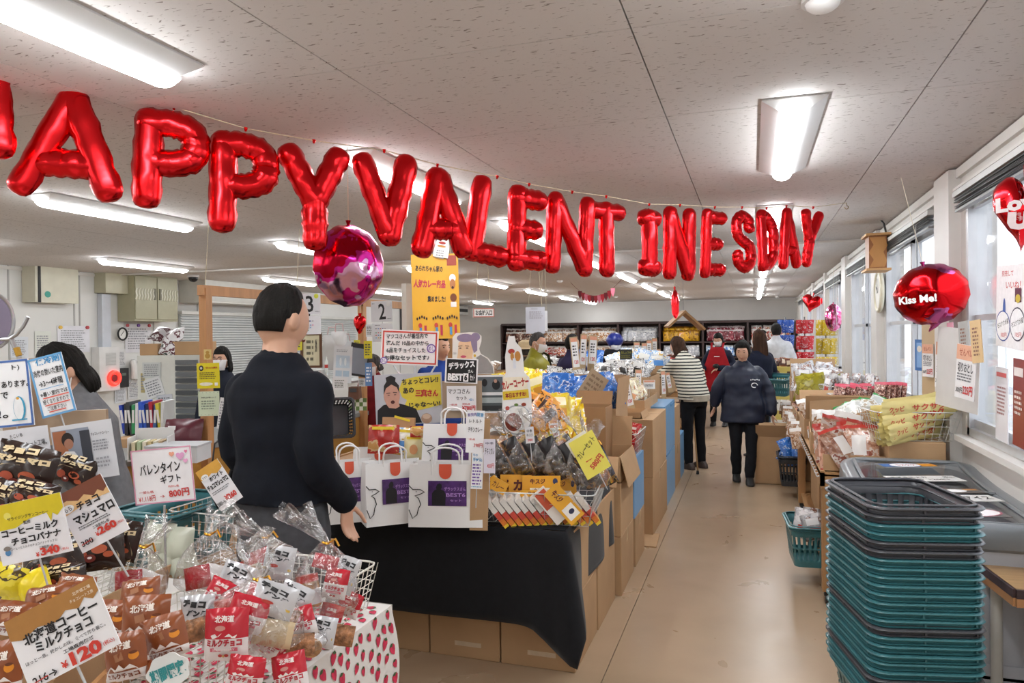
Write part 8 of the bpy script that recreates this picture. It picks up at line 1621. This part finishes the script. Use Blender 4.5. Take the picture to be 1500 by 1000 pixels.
card('price_sign', 'tilted small sign for white chocolate marshmallow at 260 yen right of the gift sign', 'sign', 321, 710, 38, 68, 2.42, [('@poly', .5, .5, 1, 1, '#dba648', 0, 0, [(0, 0), (1, 0), (1, .2), (.7, .26), (.5, .2), (.2, .26), (0, .22)]), ('@oval', .2, .2, .3, .13, '#f2f2f2'), ('すまち', .2, .2, .2, .05, K2), ('ホワイト', .6, .3, .6, .1, K2, 0, .04), ('チョコマシュマロ', .5, .45, .9, .12, K2, 0, .05), ('@lines', .5, .6, .8, .08, '#77777c', 0, 0, 2), ('380→', .2, .86, .36, .09, K2), ('¥260', .66, .82, .5, .13, '#cf3a2c', 0, .05)], '#eeeef2', roll=33)
t = card('photo_card', 'silvery card with a photo of a man in an apron, above the marshmallow sign', 'picture', 124, 661, 90, 84, 1.95, [('@rect', .32, .52, .6, .88, '#8f97a6'), ('@rect', .14, .3, .22, .42, '#a86b4a'), ('@oval', .26, .26, .2, .26, '#2a201c'), ('@oval', .27, .33, .15, .18, '#a97862'), ('@poly', .5, .5, 1, 1, '#e3e3e6', 0, 0, [(.08, .95), (.1, .55), (.2, .45), (.34, .47), (.42, .6), (.4, .95)]), ('@poly', .5, .5, 1, 1, '#8c6a4c', 0, 0, [(.16, .95), (.18, .5), (.21, .48), (.22, .7), (.34, .7), (.36, .95)]), ('@poly', .5, .5, 1, 1, '#b08068', 0, 0, [(.3, .8), (.42, .56), (.47, .58), (.38, .84)]), ('@rect', .55, .55, .16, .84, '#3a3d46'), ('チョコレートコーヒー', .8, .22, .3, .05, K2), ('@lines', .8, .42, .28, .2, '#8d8f96', 0, 0, 4), ('@lines', .8, .72, .24, .2, '#9a9ca3', 0, 0, 3)], '#d6d8de', roll=8, rough=.15)
card('logo_card', 'white card with black script lettering behind the highest dark pack', 'sign', 35, 662, 78, 70, 2.0, [('たこいち', .4, .14, .24, .08, K2, 4), ('せいこー', .3, .3, .4, .12, K2, 2), ('シート工場。', .76, .34, .4, .12, K2, 2)], '#dcdde3', roll=7, rough=.2)
card('handwritten_notice', 'white notice with a blue frame and a penguin drawing at the left edge', 'sign', 18, 576, 56, 98, 2.1, [('@frame', .5, .5, .92, .96, '#4c6fb0', 0, 0, .006), ('ト)', .66, .12, .2, .09, K2, 0, .02), ('あります。', .6, .36, .7, .1, K2, 0, .02), ('で', .3, .52, .2, .1, K2, 0, .02), ('!。', .22, .8, .26, .12, K2, 0, .02), ('@oval', .66, .73, .32, .36, '#3f9fc4'), ('@oval', .64, .73, .26, .34, '#eef0f2'), ('@oval', .64, .58, .08, .04, '#d9a13a'), ('@rect', .64, .9, .4, .02, '#3f9fc4')], '#eeeff2', roll=5)
card('handwritten_notice', 'white notice with a pale blue heading about the cooling and red underlines', 'sign', 76, 564, 51, 88, 2.05, [('@frame', .5, .5, .94, .97, '#6aa5d4', 0, 0, .006), ('保冷剤', .56, .08, .7, .11, '#3f8fc4', 0, .03), ('冷房の効いた室内', .5, .26, .86, .12, K2, 0, .02), ('→3〜4時間', .5, .44, .7, .12, K2, 0, .02), ('@rect', .5, .53, .7, .01, '#6aa5d4'), ('※暑い室内では', .52, .62, .8, .08, K2), ('@rect', .55, .685, .76, .02, '#dd6a5a'), ('短くなりますので', .52, .75, .76, .08, K2), ('@rect', .55, .81, .74, .02, '#dd6a5a'), ('ご注意下さい', .5, .87, .56, .07, K2), ('@rect', .5, .925, .5, .02, '#dd6a5a')], '#eff0f3', roll=14)
card('cardboard_panel', 'kraft cardboard panel behind the two handwritten notices', 'cardboard', 42, 590, 84, 130, 2.16, [], '#a8917a', roll=5, thick=.006, group='kraft panels at the front left')
card('cardboard_panel', 'kraft cardboard panel standing behind the silvery photo card', 'cardboard', 118, 640, 78, 78, 2.1, [], '#ab947c', roll=2, thick=.012, group='kraft panels at the front left')
basket('teal', 'teal shopping basket standing behind the Valentine gift sign', (-2.55, 2.95, .6), R_(0), None, True, .3, .42, .22).location = tuple(at(262, 745, 2.95)-Vector((0, 0, .2)))
pk_ = at(262, 745, 2.95); t = thing('stool', 'low dark stool under the teal basket behind the gift sign', 'stool', (pk_.x, pk_.y, 0)); hh = pk_.z-.2
mb = MB(); mb.box((0, 0, hh-.02), (.34, .34, .03)); mb.build('seat', paint('#3d332b'), t)
for a in (-1, 1):
    for b in (-1, 1): mb = MB(); mb.box((a*.14, b*.14, hh/2-.02), (.03, .03, hh-.04)); mb.build('leg', paint('#3d332b'), t)
